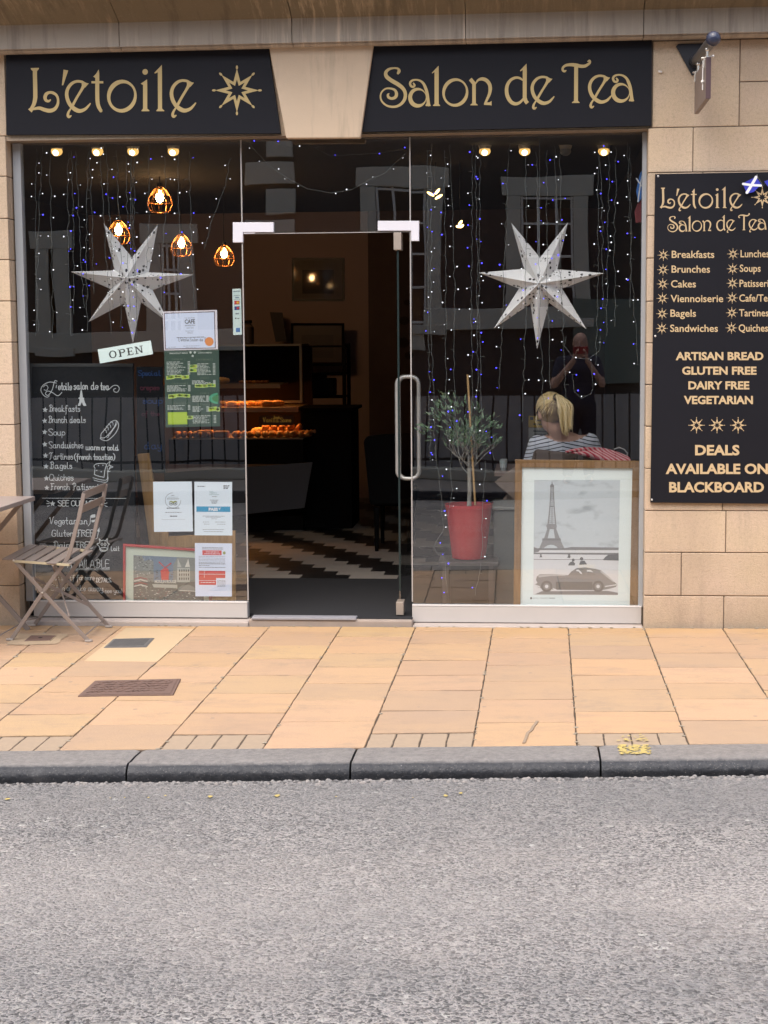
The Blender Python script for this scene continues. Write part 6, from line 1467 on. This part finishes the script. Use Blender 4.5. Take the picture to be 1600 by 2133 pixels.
def head(m, c, fwd, s=1.0):
    """head ellipsoid with brow, nose, mouth, chin and ears; fwd = facing direction"""
    f = Vector(fwd).normalized(); up = Vector((0, 0, 1)); r = f.cross(up).normalized(); up = r.cross(f)
    M = Matrix((r, f, up)).transposed()
    A = lambda x, y, z: c + M @ (Vector((x, y, z)) * s)
    m.ball(A(0, -.012, .02), .1 * s, 20, 0, (.80, .97, 1.02), M); m.ball(A(0, .018, -.045), .07 * s, 16, 0, (.86, .98, 1.05), M)
    m.ball(A(0, .055, -.098), .022 * s, 10, 0, (1, .9, .8), M)
    cap(m, A(0, .088, .012), .008 * s, A(0, .108, -.024), .0125 * s, 8); m.ball(A(.010, .098, -.028), .008 * s, 8); m.ball(A(-.010, .098, -.028), .008 * s, 8)
    m.ball(A(0, .082, -.058), .012 * s, 10, 0, (1.7, .7, .45), M); m.ball(A(0, .080, -.069), .012 * s, 10, 0, (1.5, .7, .5), M)
    for e in (-1, 1):
        m.ball(A(e * .032, .072, .030), .012 * s, 8, 0, (1.5, .8, .5), M)
        m.ball(A(e * .080, -.008, -.018), .03 * s, 12, 0, (.28, .62, 1.0), M)
    return A
# body: one continuous surface
m = MB()
fw = Vector((-.27, .90, -.34))
A = head(m, H, fw, .95)
neck0 = Vector((S0.x - .005, WY + .025, zsh + .02))
chain(m, [H + Vector((.028, -.015, -.085)), neck0, neck0 + Vector((.005, .01, -.07))], [.048, .052, .07])
shl, shr = Vector((S0.x - .148, WY + .01, zsh - .015)), Vector((S0.x + .160, WY + .045, zsh - .005))
chain(m, [shl, neck0 + Vector((0, .0, -.05)), shr], [.052, .066, .052])
for k in range(5):
    f_ = k / 4; c = neck0.lerp(hip, .15 + .8 * f_); m.ball(c + Vector((0, .03, 0)), .14, 16, 0, (lerp(1.15, 1.05, f_), .72, .8))
ell, elr = Vector((S0.x - .222, WY + .10, zsh - .24)), Vector((S0.x + .27, WY + .14, zsh - .24))
wrl, wrr = Vector((S0.x - .16, WY + .36, zt + .035)), Vector((S0.x + .10, WY + .38, zt + .035))
chain(m, [shl, ell, wrl], [.046, .038, .024]); chain(m, [shr, elr, wrr], [.046, .038, .024])
hand_at(m, wrl, (.55, .8, -.05), (0, 0, -1), (.8, -.55, 0), (.15, .25, .2)); hand_at(m, wrr, (-.55, .8, -.05), (0, 0, -1), (-.8, -.55, 0), (.15, .25, .2))
for sx in (-1, 1):
    hp = hip + Vector((sx * .09, .02, -.01)); kn = hip + Vector((sx * .11, .44, -.01)); an = Vector((kn.x, kn.y + .04, .08)); chain(m, [hp, kn, an], [.085, .058, .038]); chain(m, [an, an + Vector((0, .15, -.045))], [.036, .028])
fuse("body", m, SKIN, person, .0075, 8)
# striped top
m = MB()
for k in range(6):
    f_ = k / 5; c = neck0.lerp(hip, .14 + .82 * f_); m.ball(c + Vector((0, .03, 0)), .152, 18, 0, (lerp(1.16, 1.06, f_), .75, .8))
chain(m, [shl + Vector((.0, .0, .0)), neck0 + Vector((0, 0, -.055)), shr], [.062, .073, .062]); chain(m, [shl, ell, ell.lerp(wrl, .6)], [.060, .050, .038]); chain(m, [shr, elr, elr.lerp(wrr, .6)], [.060, .050, .038])
STR = mat("striped_jersey", (.7, .72, .76), .85); g = NG(STR)
tc = g.n("TexCoord"); sp_ = g.n("SeparateXYZ"); g.l(tc.outputs["Object"], sp_.inputs[0])
zz_ = g.math('ADD', sp_.outputs[2], g.math('MULTIPLY', g.math('ABSOLUTE', g.math('SUBTRACT', sp_.outputs[0], 0.0)), .22))
zz_ = g.math('ADD', zz_, g.math('MULTIPLY', g.noise(9, 2), .012))
band = g.math('LESS_THAN', g.math('FRACT', g.math('MULTIPLY', zz_, 45)), .26)
g.base(g.mix(band, g.mix(g.noise(30, 3), (.72, .76, .84), (.62, .66, .74)), (.012, .016, .035)))
top = fuse("striped_top", m, STR, person, .0085, 8)
bm = bmesh.new(); bm.from_mesh(top.data); o0 = wloc(person); kill = []
for v in bm.verts:
    p = v.co + o0; dx = (p.x - (neck0.x + .02)) / .125
    zl = zsh + .008 + .038 * dx * dx
    if p.y > WY + .06: zl -= .03
    if p.z > zl and abs(dx) < 1.25: kill.append(v)
bmesh.ops.delete(bm, geom=kill, context='VERTS'); bm.to_mesh(top.data); bm.free()
# trousers
m = MB(); m.ball(hip + Vector((0, .02, -.02)), .15, 16, 0, (1.1, .85, .75))
for sx in (-1, 1):
    hp = hip + Vector((sx * .09, .02, -.01)); kn = hip + Vector((sx * .11, .44, -.01)); an = Vector((kn.x, kn.y + .04, .13)); chain(m, [hp, kn, an], [.098, .072, .05])
fuse("trousers", m, mat("navy_trousers", (.02, .025, .05), .9), person, .011, 6)
for sx in (-1, 1):
    kn = hip + Vector((sx * .11, .44, 0)); m = MB(); m.ball(Vector((kn.x, kn.y + .10, .04)), .05, 14, 0, (.85, 2.3, .75)); m.build("shoe", BLACK, person, smooth=True)
# hair: strands swept from the hairline to a tie high at the back, then a hanging tail
HB = mat("blonde_hair", (.74, .57, .27), .42); HB2 = mat("light_blonde_hair", (.90, .74, .43), .42); HBR = mat("dark_blonde_roots", (.34, .24, .13), .5)
tie = P(1156, 828, WY - .105)
random.seed(9)
m = MB(); f_ = fw.normalized(); r_ = f_.cross(Vector((0, 0, 1))).normalized(); u2 = r_.cross(f_)
M3 = Matrix((r_, f_, u2)).transposed(); sc = .95
def onhead(az, el, k=1.0):     # direction in head space -> scalp point
    d = Vector((math.sin(az) * math.cos(el) * .86, math.cos(az) * math.cos(el) * 1.05, math.sin(el) * 1.06)) * .103 * sc * k
    return H + M3 @ (Vector((0, -.012, .016)) * sc + d)
td = (M3.transposed() @ (tie - H)); 
m.ball(H + M3 @ (Vector((0, -.020, .024)) * sc), .1 * sc, 20, 2, (.825, .95, 1.045), M3)
for k in range(420):
    az = random.uniform(-math.pi, math.pi); aaz = abs(az)
    el = random.uniform(-.62, -.25) if aaz > 1.9 else (random.uniform(-.12, .2) if aaz > 1.0 else random.uniform(.28, .55))
    el += random.uniform(0, .9) * random.random()
    p = onhead(az, el, 1.01); pts = []
    for j in range(9):
        u = j / 8; q = p.lerp(tie, u); c = H + M3 @ (Vector((0, -.012, .016)) * sc); d = M3.transposed() @ (q - c)
        l = math.sqrt((d.x / (.86 * .103)) ** 2 + (d.y / (1.05 * .103)) ** 2 + (d.z / (1.06 * .103)) ** 2) / sc
        tgt = lerp(1.035, 1.08, u) + random.uniform(-.008, .012)
        if u < .92: d = d * (tgt / max(l, .2))
        pts.append(c + M3 @ d)
    pts[-1] = tie + Vector((random.uniform(-.006, .006), 0, random.uniform(-.006, .006)))
    low = el < -.2 and aaz > 1.6
    m.tube(pts, [.0016, .003, .0034, .0034, .0034, .0032, .003, .0028, .0025], 4, random.choice((0, 0, 1)) if not (low and random.random() < .75) else 2)
for k in range(150):
    a = random.uniform(-1, 1); b = random.uniform(-1, 1); pts = []
    e = P(1182 + a * 12 - abs(b) * 4, 890 + random.uniform(-16, 22) - abs(a) * 10, WY - .165 + b * .03)
    m_ = P(1177 + a * 15, 848 + random.uniform(-4, 4), WY - .175 + b * .03)
    hi_ = P(1164 + a * 5, 826 + random.uniform(-2, 2), WY - .150 + b * .012)
    ctrl = [(*tie, .004), (*hi_, .005), (*m_, .006), (*m_.lerp(e, .55), .0055), (*e, .0012)]
    out = cr([tuple(c) for c in ctrl], 4); m.tube([Vector(c[:3]) for c in out], [c[3] * .8 for c in out], 5, random.choice((0, 1, 1)))
for k in range(6):
    s_ = onhead(-1.3 + random.uniform(-.15, .2), -.15, 1.02); e = s_ + Vector((random.uniform(.0, .03), -.02, -random.uniform(.05, .1))); m.tube([s_, s_.lerp(e, .5) + Vector((-.012, -.005, 0)), e], [.0010, .0010, .0004], 4, 1)
m.build("hair", [HB, HB2, HBR], person, smooth=True)
m = MB(); dr = Vector((.5, -.6, .3)).normalized(); a_ = dr.orthogonal().normalized(); b_ = dr.cross(a_)
m.tube([tie + Vector((.006, -.01, 0)) + (a_ * math.cos(t_) + b_ * math.sin(t_)) * .017 for t_ in [2 * math.pi * k / 16 for k in range(17)]], .0045, 6, cap=False); m.build("hair_tie", BLACK, person, smooth=True)
# chair and scarf
t = thing("dining_chair", "brown upholstered chair the seated person sits on", "chair", (S0.x, WY - .12, 0))
VEL = m_speck("brown_velvet", (.115, .085, .068), (.09, .066, .054), .9, 8, .05)
m = MB(); q = [(1106, 962), (1112, 942), (1118, 936), (1160, 941), (1200, 944), (1245, 950), (1252, 970), (1248, 1100), (1110, 1100)]
m.prism([P(x, y, WY - .17) for x, y in q][::-1], (0, .05, 0)); m.build("backrest", VEL, t, bevel=.012, seg=3)
m = MB(); m.box(S0.x - .2, S0.x + .23, WY - .12, WY + .36, .36, .42); m.build("seat", VEL, t, bevel=.02, seg=3)
for sx in (-.17, .2):
    for sy in (-.08, .32): m = MB(); m.cyl((S0.x + sx, WY + sy, .36), (S0.x + sx, WY + sy, .001), .018, .012); m.build("leg", BLACK, t)
SCF = mat("red_striped_cloth", (.45, .05, .07), .9); g = NG(SCF)
wv = g.n("TexWave"); wv.inputs["Scale"].default_value = 26; wv.inputs["Distortion"].default_value = 1.6; wv.inputs["Detail"].default_value = 1; mp = g.coord((.75, 1, .75)); g.l(mp, wv.inputs["Vector"]); wv.bands_direction = 'DIAGONAL'
g.base(g.mix(g.ramp(wv.outputs["Fac"], [(.42, 0), (.55, 1)]), (.42, .035, .06), (.60, .36, .36)))
t = thing("scarf", "red and white striped scarf draped over the chair back", "scarf", P(1250, 945, WY - .2))
m = MB(); top_ = [(1176, 941), (1195, 936), (1215, 932), (1235, 931), (1255, 932), (1270, 936), (1285, 941), (1300, 947), (1312, 954)]; bot_ = [(1178, 944), (1197, 944), (1216, 948), (1236, 955), (1252, 966), (1268, 980), (1284, 990), (1302, 985), (1318, 966)]
N = len(top_); rows = 7; vs = []
for j in range(rows):
    for i in range(N):
        u = j / (rows - 1); x = lerp(top_[i][0], bot_[i][0], u); y = lerp(top_[i][1], bot_[i][1], u)
        vs.append(P(x, y, WY - .21 - .022 * math.sin(u * math.pi) - .014 * math.sin(u * 7 + i * .8)))
m.add(vs, [(j * N + i, j * N + i + 1, (j + 1) * N + i + 1, (j + 1) * N + i) for j in range(rows - 1) for i in range(N - 1)])
o = m.build("cloth", SCF, t, smooth=True, angle=180); s = o.modifiers.new("s", 'SOLIDIFY'); s.thickness = .008; s = o.modifiers.new("d", 'SUBSURF'); s.levels = 2; s.render_levels = 2
t = thing("coat_hook", "curved white handle rising beside the striped scarf", "hook", P(1300, 945, WY - .1)); m = MB(); m.tube([P(x, y, WY - .05) for x, y in ((1279, 936), (1290, 932), (1300, 936), (1307, 944), (1305, 956), (1301, 980))], .004, 6); m.build("handle", mat("pale_handle", (.5, .5, .48), .4), t, smooth=True)
# ------------------------------------------------------------------ pavement furniture: folding chair and table
F1 = lambda x, y: (x / 5.923, 990 + y / 5.923)
gA, gB, gC, gD = G(22, 1334), G(186, 1337), G(73, 1302), G(228, 1307)
def planeY(a, b): return lambda px: None
def on_plane(px, py, a, b):        # vertical plane through ground points a, b
    d = ray(px, py); n = Vector((b - a).cross(Vector((0, 0, 1)))).normalized(); t = (a - CAM).dot(n) / d.dot(n); return CAM + d * t
for g_ in (gC, gD): g_.y = min(g_.y, -.045)
NP = lambda x, y: on_plane(*F1(x, y), gA, gB); FP = lambda x, y: on_plane(*F1(x, y), gC, gD)
chair = thing("folding_chair", "taupe slatted folding bistro chair facing left beside the window", "chair", (gA + gB + gC + gD) / 4)
SIDE = (gC - gA).normalized()
def sm3(pts, n=5):
    o = cr([(*p, 0) for p in pts], n); return [Vector(q[:3]) for q in o]
TW_, TT = .021, .010
ax = (gB - gA).normalized()
def leg(name, pts, parent=chair, w=TW_):
    m = MB(); m.strap(pts, w, TT, ax); return m.build(name, TAUPE, parent, bevel=.002)
leg("back_upright", sm3([NP(1035, 225), NP(985, 480), NP(942, 640), NP(897, 820), NP(850, 985), NP(790, 1090), NP(530, 1445), NP(138, 2030)]))
leg("back_upright", sm3([FP(1308, 105), FP(1272, 310), FP(1243, 400), FP(1205, 540), FP(1165, 720), FP(1130, 830), FP(1080, 900), FP(985, 1040), FP(720, 1420), FP(432, 1838)]))
leg("seat_leg", [NP(172, 1042), NP(530, 1445), NP(1090, 2045)]); leg("seat_leg", [FP(640, 1085), FP(740, 1205), FP(1010, 1495), FP(1345, 1868)])
def slat(name, a0, a1, b1, b0, th, m_=TAUPE):
    c = (a1 - a0).cross(b0 - a0).normalized() * th
    m = MB(); m.prism([a0, a1, b1, b0], c); return m.build(name, m_, chair, bevel=.0015)
slat("back_slat", NP(1028, 205), FP(1310, 92), FP(1283, 195), NP(1012, 308), .005)
slat("back_slat", NP(988, 385), FP(1278, 258), FP(1240, 368), NP(962, 492), .005)
# the seat is one plane resting on the two frames
s0, s1, s2 = NP(172, 1040), NP(850, 1075), FP(1100, 925)
sn = (s1 - s0).cross(s2 - s0).normalized()
def seatpt(x, y):
    d = ray(*F1(x, y)); t = (s0 - CAM).dot(sn) / d.dot(sn); return CAM + d * t
for k, (n0, n1, f1, f0) in enumerate((((25, 1030), (150, 1034), (468, 858), (362, 850)), ((172, 1036), (270, 1040), (590, 868), (488, 860)), ((300, 1050), (418, 1055), (712, 876), (612, 868)), ((440, 1062), (545, 1068), (852, 888), (752, 880)), ((572, 1078), (690, 1084), (1000, 902), (880, 892)), ((800, 1084), (872, 1092), (1152, 922), (1090, 912)))):
    slat("seat_slat", seatpt(*n0), seatpt(*f0), seatpt(*f1), seatpt(*n1), .007)
for a_, b_ in ((seatpt(160, 1040), seatpt(860, 1088)), (seatpt(480, 862), seatpt(1130, 918))): m = MB(); m.strap([a_, b_], .012, .012, (0, 0, 1)); o = m.build("seat_rail", CREAM, chair); o.location.z -= .008
def rod(name, a, b, r=.004): m = MB(); m.tube([a, b], r, 6); return m.build(name, TAUPE, chair, smooth=True)
rod("stretcher", NP(300, 1790), FP(485, 1760)); rod("stretcher", NP(1040, 1985), FP(1272, 1788)); m = MB(); m.strap([NP(410, 1265), NP(530, 1330).lerp(FP(640, 1380), .5), FP(1100, 1605)], .016, .005, (0, 0, 1)); m.build("brace", TAUPE, chair)
m = MB(); m.tube([seatpt(650, 1090) - Vector((0, 0, .01)), FP(720, 1310).lerp(NP(720, 1310), .4), NP(858, 1745)], .0045, 6); m.build("stay_rod", TAUPE, chair, smooth=True)
for p in (NP(530, 1445), NP(175, 1048), FP(1235, 360), FP(1262, 358)): m = MB(); m.ball(p + Vector((0, -.010, 0)), .006, 8); m.build("rivet", mat("pale_rivet", (.55, .5, .44), .4), chair, smooth=True)
FOOT = mat("pale_foot_cap", (.38, .34, .31), .6)
for g_ in (gA, gB, gC, gD): m = MB(); m.box(g_.x - .022, g_.x + .016, g_.y - .012, g_.y + .012, g_.z + .001, g_.z + .012); m.build("foot_cap", FOOT, chair, bevel=.003)
# table
tc_ = P(73, 1033.5, -.09); zt2 = tc_.z; d = ray(0, 1065); tq = CAM + d * ((zt2 - CAM.z) / d.z)
tx1, ty0, ty1 = tc_.x, tq.y, tc_.y
tx0 = tx1 - .72
table = thing("bistro_table", "taupe metal bistro table cut by the left edge of the photo", "table", ((tx0 + tx1) / 2, (ty0 + ty1) / 2, ground_z((tx0 + tx1) / 2, (ty0 + ty1) / 2)))
m = MB(); m.box(tx0, tx1, ty0, ty1, zt2 - .024, zt2); m.build("tabletop", m_speck("table_paint", (.33, .28, .26), (.30, .25, .235), .4, 10, .03), table, bevel=.003)
for yy in (ty0 + .06, ty1 - .06):
    za = ground_z(tx1 - .03, yy); zb3 = ground_z(tx0 + .03, yy)
    m = MB(); m.strap([(tx0 + .06, yy, zt2 - .026), (tx1 - .04, yy, za)], .026, .012, (1, 0, 0)); m.build("leg", TAUPE, table, bevel=.002)
    m = MB(); m.strap([(tx1 - .06, yy + .014, zt2 - .026), (tx0 + .04, yy + .014, zb3)], .026, .012, (1, 0, 0)); m.build("leg", TAUPE, table, bevel=.002)
m = MB(); xx = tx1 - .075; zr = ground_z(xx, -.4) + .05; m.tube([(xx, ty0 + .06, zr), (xx, ty1 - .06, zr)], .004, 6); m.build("stretcher", TAUPE, table)

# ------------------------------------------------------------------ projecting sign, top right
IRONB = mat("bracket_black", (.022, .022, .028), .35)
bx = P(1449, 128, 0)
br = thing("sign_bracket", "black wall bracket with a thick round arm and ball end above the menu board", "bracket", bx)
m = MB(); q = [(1408, 97), (1413, 92), (1478, 90), (1484, 94), (1447, 156), (1441, 158)]; m.prism([P(x, y, -.002) for x, y in q][::-1], (0, .010, 0)); 
for i in range(len(m.v)): m.v[i].y -= .010
m.build("back_plate", IRONB, br, bevel=.002)
a0 = P(1449, 128, -.014); L_arm = .74
end = Vector((a0.x + .012, -L_arm, a0.z - .012))
m = MB(); m.cyl(a0, end, .026, .026, 18); m.build("arm", m_speck("arm_paint", (.075, .07, .068), (.05, .047, .047), .38, 10, .03), br, smooth=True)
m = MB(); m.ball(end, .036, 16); m.build("ball_end", mat("ball_enamel", (.035, .04, .07), .15), br, smooth=True)
m = MB(); m.cyl((a0.x, -.0125, a0.z), (a0.x, -.05, a0.z), .034, .03, 18); m.build("socket", IRONB, br, smooth=True)
zt3 = a0.z - .075
hs = thing("hanging_sign", "grey brown hanging sign board seen edge on below its black bracket", "sign", (a0.x, -.3, zt3))
y0h, y1h = -.66, -.10
zb4 = P(1445, 238, y1h).z
xh = P(1445, 238, y1h).x + .014
m = MB(); m.box(xh - .011, xh + .011, y0h, y1h, zb4, zt3 - .01); m.build("board", m_speck("sign_back_paint", (.23, .17, .145), (.20, .15, .125), .45, 8, .03), hs, bevel=.002)
m = MB(); m.box(xh - .012, xh + .012, y0h - .004, y0h - .0005, zb4, zt3 - .01); m.build("edge_trim", mat("plum_edge", (.085, .05, .055), .4), hs)
BR = mat("white_brass_fitting", (.78, .72, .64), .25, .6)
for yy in (y0h + .07, y1h - .06):
    m = MB(); zc_ = a0.z - .026; m.tube([(xh, yy, zc_ - .002), (xh, yy, zt3 - .008)], .0065, 8); m.ball((xh, yy, zc_ - .01), .011, 8); m.tube([(xh - .028, yy, zt3 - .004), (xh + .028, yy, zt3 + .006)], .005, 6); m.ball((xh + .028, yy, zt3 + .006), .008, 8)
    m.tube([(xh - .014, yy, zt3 + .002), (xh - .0155, yy, zt3 - .05)], .005, 6); m.build("hanger", BR, hs, smooth=True)
m = MB(); m.tube([(xh - .016, y0h + .10, zt3 - .01), (xh - .017, y0h + .10, zt3 - .10), (xh - .016, y0h + .10, zt3 - .15)], .003, 6); m.ball((xh - .017, y0h + .10, zt3 - .11), .009, 8); m.build("tie_tail", mat("white_tie", (.8, .78, .75), .5), hs, smooth=True)
m = MB(); m.tube([P(1372, 149, -.003), P(1379, 150, -.012)], .006, 8); o = m.build("wall_plug", mat("white_filler", (.8, .75, .7), .7)); tag(o, "white filled plug hole in the stone left of the black bracket", "wall plug")
# ------------------------------------------------------------------ the other side of the street (seen mirrored in the glass)
OY = -11.4; OV = VY(OY)
def O(px, py): p = P(px, py, OV); return Vector((p.x, OY, p.z))
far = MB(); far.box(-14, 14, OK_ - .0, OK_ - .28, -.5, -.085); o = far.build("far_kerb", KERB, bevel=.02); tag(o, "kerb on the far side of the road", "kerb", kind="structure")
far = MB(); far.box(-14, 14, OY - 3, OK_ - .281, -.5, -.09); o = far.build("far_pavement", m_speck("far_paving", (.30, .27, .24), (.22, .20, .18), .9, 3, .2)); tag(o, "grey pavement on the far side of the road", "pavement", kind="structure")
HARL = m_speck("dark_harling", (.085, .078, .072), (.018, .017, .017), .95, 20, 1.0); DRESS = m_speck("grey_dressing", (.62, .60, .50), (.48, .46, .39), .9, 5, .2); LOW = m_speck("grey_rubble", (.52, .48, .43), (.36, .33, .30), .95, 6, .5)
ob = thing("opposite_building", "dark harled stone house with sash windows across the street", "building", (0, OY - .3, 0))
wins = [(741, 351, 932, 672), (1042, 366, 1238, 660), (292, 470, 420, 715), (62, 480, 160, 720), (1500, 366, 1690, 660), (-260, 480, -120, 720)]
m = MB(); m.box(-12, 12, OY - .5, OY - .02, .0, 6.4); m.build("wall", HARL, ob)
m = MB(); m.box(-12, 12, OY - .02, OY + .03, -.09, O(0, 830).z); m.build("base_course", LOW, ob)
m = MB(); b0 = O(0, 700).z; m.box(-12, O(880, 0).x, OY - .02, OY + .05, O(0, 735).z, O(0, 690).z); m.box(O(880, 0).x, 12, OY - .02, OY + .05, O(0, 690).z, O(0, 648).z); m.build("string_course", DRESS, ob, bevel=.01)
m = MB()
for k in range(14):
    z0 = O(0, 780).z + k * .33; wq = (.62 if k % 2 else .36); xc = O(608, 0).x; m.box(xc - wq, xc, OY - .02, OY + .035, z0, z0 + .27)
m.build("quoin", DRESS, ob, bevel=.01)
GLZ = mat("dark_pane", (.006, .008, .014), .08); SASH = mat("sash_paint", (.7, .69, .64), .5)
for (x0, y0, x1, y1) in wins:
    a, b = O(x0, y0), O(x1, y1); wx0, wx1, z1, z0 = a.x, b.x, a.z, b.z; s = .19
    m = MB()
    m.box(wx0, wx1, OY - .02, OY + .04, z1 - .24, z1); m.box(wx0 + .06, wx0 + .06 + s, OY - .02, OY + .036, z0, z1 - .241); m.box(wx1 - .06 - s, wx1 - .06, OY - .02, OY + .036, z0, z1 - .241); m.box(wx0 + .02, wx1 - .02, OY - .02, OY + .09, z0 - .12, z0 - .001)
    fr = m.build("window_surround", DRESS, ob, bevel=.008)
    m = MB(); gx0, gx1 = wx0 + .06 + s, wx1 - .06 - s; m.box(gx0, gx1, OY - .02, OY - .005, z0, z1 - .241); m.build("pane", GLZ, fr)
    m = MB(); zm = (z0 + z1 - .24) / 2
    for x in (gx0 + .02, gx0 + (gx1 - gx0) / 3, gx0 + 2 * (gx1 - gx0) / 3, gx1 - .02): m.box(x - .014, x + .014, OY - .005, OY + .012, z0, z1 - .242)
    for z in (z0 + .03, (z0 + zm) / 2, zm, (zm + z1 - .24) / 2, z1 - .27): m.box(gx0 + .035, gx1 - .035, OY - .004, OY + .016, z - .014, z + .014)
    m.build("sash_frame", SASH, fr)
m = MB(); a, b = O(1190, 622), O(1335, 800); m.box(a.x, b.x, OY - .02, OY + .06, b.z, a.z); m.build("green_shutter", mat("grey_green_paint", (.16, .20, .17), .6), ob)
m = MB(); m.box(-13, 13, OY - 4, OY + .25, 6.41, 6.6); m.build("roof", m_speck("slate", (.06, .06, .065), (.04, .04, .045), .7, 4), ob)
# railing on a low wall
RYy = -9.75; RVv = VY(RYy)
zr1, zr0 = P(0, 822, RVv).z, P(0, 975, RVv).z
t = thing("iron_railing", "black iron railing of upright bars on the far pavement", "railing", (0, RYy, zr0))
m = MB(); m.box(-7, 7, RYy - .012, RYy + .012, zr1 - .02, zr1 + .02); m.build("top_rail", BLACK, t)
m = MB(); m.box(-7, 7, RYy - .01, RYy + .01, zr0 + .08, zr0 + .11); m.build("bottom_rail", BLACK, t)
m = MB(); m.cyl((0, 0, 0), (0, 0, zr1 - zr0 - .021), .010, n=8); pb = m.build("bar", BLACK); bmesh_ = pb.data; bpy.data.objects.remove(pb)
for k in range(90):
    o = bpy.data.objects.new("bar", bmesh_); col.objects.link(o); o.parent = t; o.location = (-6.9 + k * .155, 0, 0)
m = MB(); m.box(-7, 7, RYy - .14, RYy + .14, -.09, zr0 - .001); t2 = m.build("low_wall", DRESS, bevel=.02); tag(t2, "low pale stone wall under the iron railing", "wall")
# ------------------------------------------------------------------ the photographer
px0 = P(1205, 700, VY(-9.30)); xp = px0.x; yp = -9.30; zg = -.09
ph = thing("person", "bald person in dark clothes holding up a red phone, mirrored in the window", "person", (xp, yp, zg))
m = MB(); hc = Vector((xp, yp + .03, zg + 1.545))
head(m, hc, (-.15, 1, -.05), 1.0)
nk = Vector((xp, yp - .03, zg + 1.40)); chain(m, [hc + Vector((0, -.02, -.09)), nk], [.056, .062])
sl, sr_ = Vector((xp - .19, yp - .02, zg + 1.335)), Vector((xp + .19, yp - .02, zg + 1.335))
chain(m, [sl, nk + Vector((0, 0, -.05)), sr_], [.062, .085, .062])
for k in range(6): f_ = k / 5; m.ball(Vector((xp, yp - .02, lerp(zg + 1.24, zg + .88, f_))), .165, 16, 0, (lerp(1.08, 1.0, f_), .72, .75))
phz = Vector((xp, yp + .30, zg + 1.47))
el_l, el_r = Vector((xp - .27, yp + .10, zg + 1.10)), Vector((xp + .27, yp + .10, zg + 1.10))
wl_, wr_ = Vector((xp - .075, yp + .25, zg + 1.36)), Vector((xp + .075, yp + .25, zg + 1.36))
chain(m, [sl, el_l, wl_], [.055, .044, .029]); chain(m, [sr_, el_r, wr_], [.055, .044, .029])
hand_at(m, wl_, (.12, .30, .9), (.6, .45, 0), (-.2, -.8, .3), (.35, .6, .5)); hand_at(m, wr_, (-.12, .30, .9), (-.6, .45, 0), (.2, -.8, .3), (.35, .6, .5))
for sx in (-1, 1):
    hp = Vector((xp + sx * .095, yp - .02, zg + .86)); kn = Vector((xp + sx * .11, yp + .02, zg + .47)); an = Vector((xp + sx * .12, yp - .02, zg + .09)); chain(m, [hp, kn, an], [.095, .064, .044]); chain(m, [an + Vector((0, 0, -.03)), an + Vector((sx * .02, .16, -.05))], [.042, .034])
fuse("body", m, SKIN, ph, .009, 6)
m = MB(); chain(m, [sl, nk + Vector((0, 0, -.06)), sr_], [.072, .09, .072])
for k in range(6): f_ = k / 5; m.ball(Vector((xp, yp - .02, lerp(zg + 1.24, zg + .84, f_))), .18, 18, 0, (lerp(1.08, 1.02, f_), .74, .75))
chain(m, [sl, sl.lerp(el_l, .62)], [.072, .062]); chain(m, [sr_, sr_.lerp(el_r, .62)], [.072, .062])
fuse("polo_shirt", m, mat("navy_shirt", (.022, .03, .055), .9), ph, .012, 6)
m = MB(); m.ball(Vector((xp, yp - .02, zg + .84)), .17, 16, 0, (1.05, .8, .8))
for sx in (-1, 1): chain(m, [Vector((xp + sx * .095, yp - .02, zg + .84)), Vector((xp + sx * .11, yp + .02, zg + .47)), Vector((xp + sx * .12, yp - .02, zg + .13))], [.108, .082, .066])
fuse("trousers", m, mat("dark_trousers", (.018, .022, .035), .9), ph, .013, 6)
for sx in (-1, 1): m = MB(); m.ball(Vector((xp + sx * .13, yp + .05, zg + .045)), .055, 14, 0, (.9, 2.4, .8)); m.build("shoe", BLACK, ph, smooth=True)
pn = thing("phone", "red cased phone held up in both hands", "phone", phz)
m = MB(); m.box(phz.x - .082, phz.x + .082, phz.y - .005, phz.y + .005, phz.z - .039, phz.z + .039); m.build("case", mat("phone_red", (.30, .02, .03), .35), pn, bevel=.006, seg=3)
m = MB(); m.cyl((phz.x - .06, phz.y + .0052, phz.z + .02), (phz.x - .06, phz.y + .008, phz.z + .02), .010, n=14); m.build("camera_lens", BLACK, pn)
bpy.context.view_layer.update()
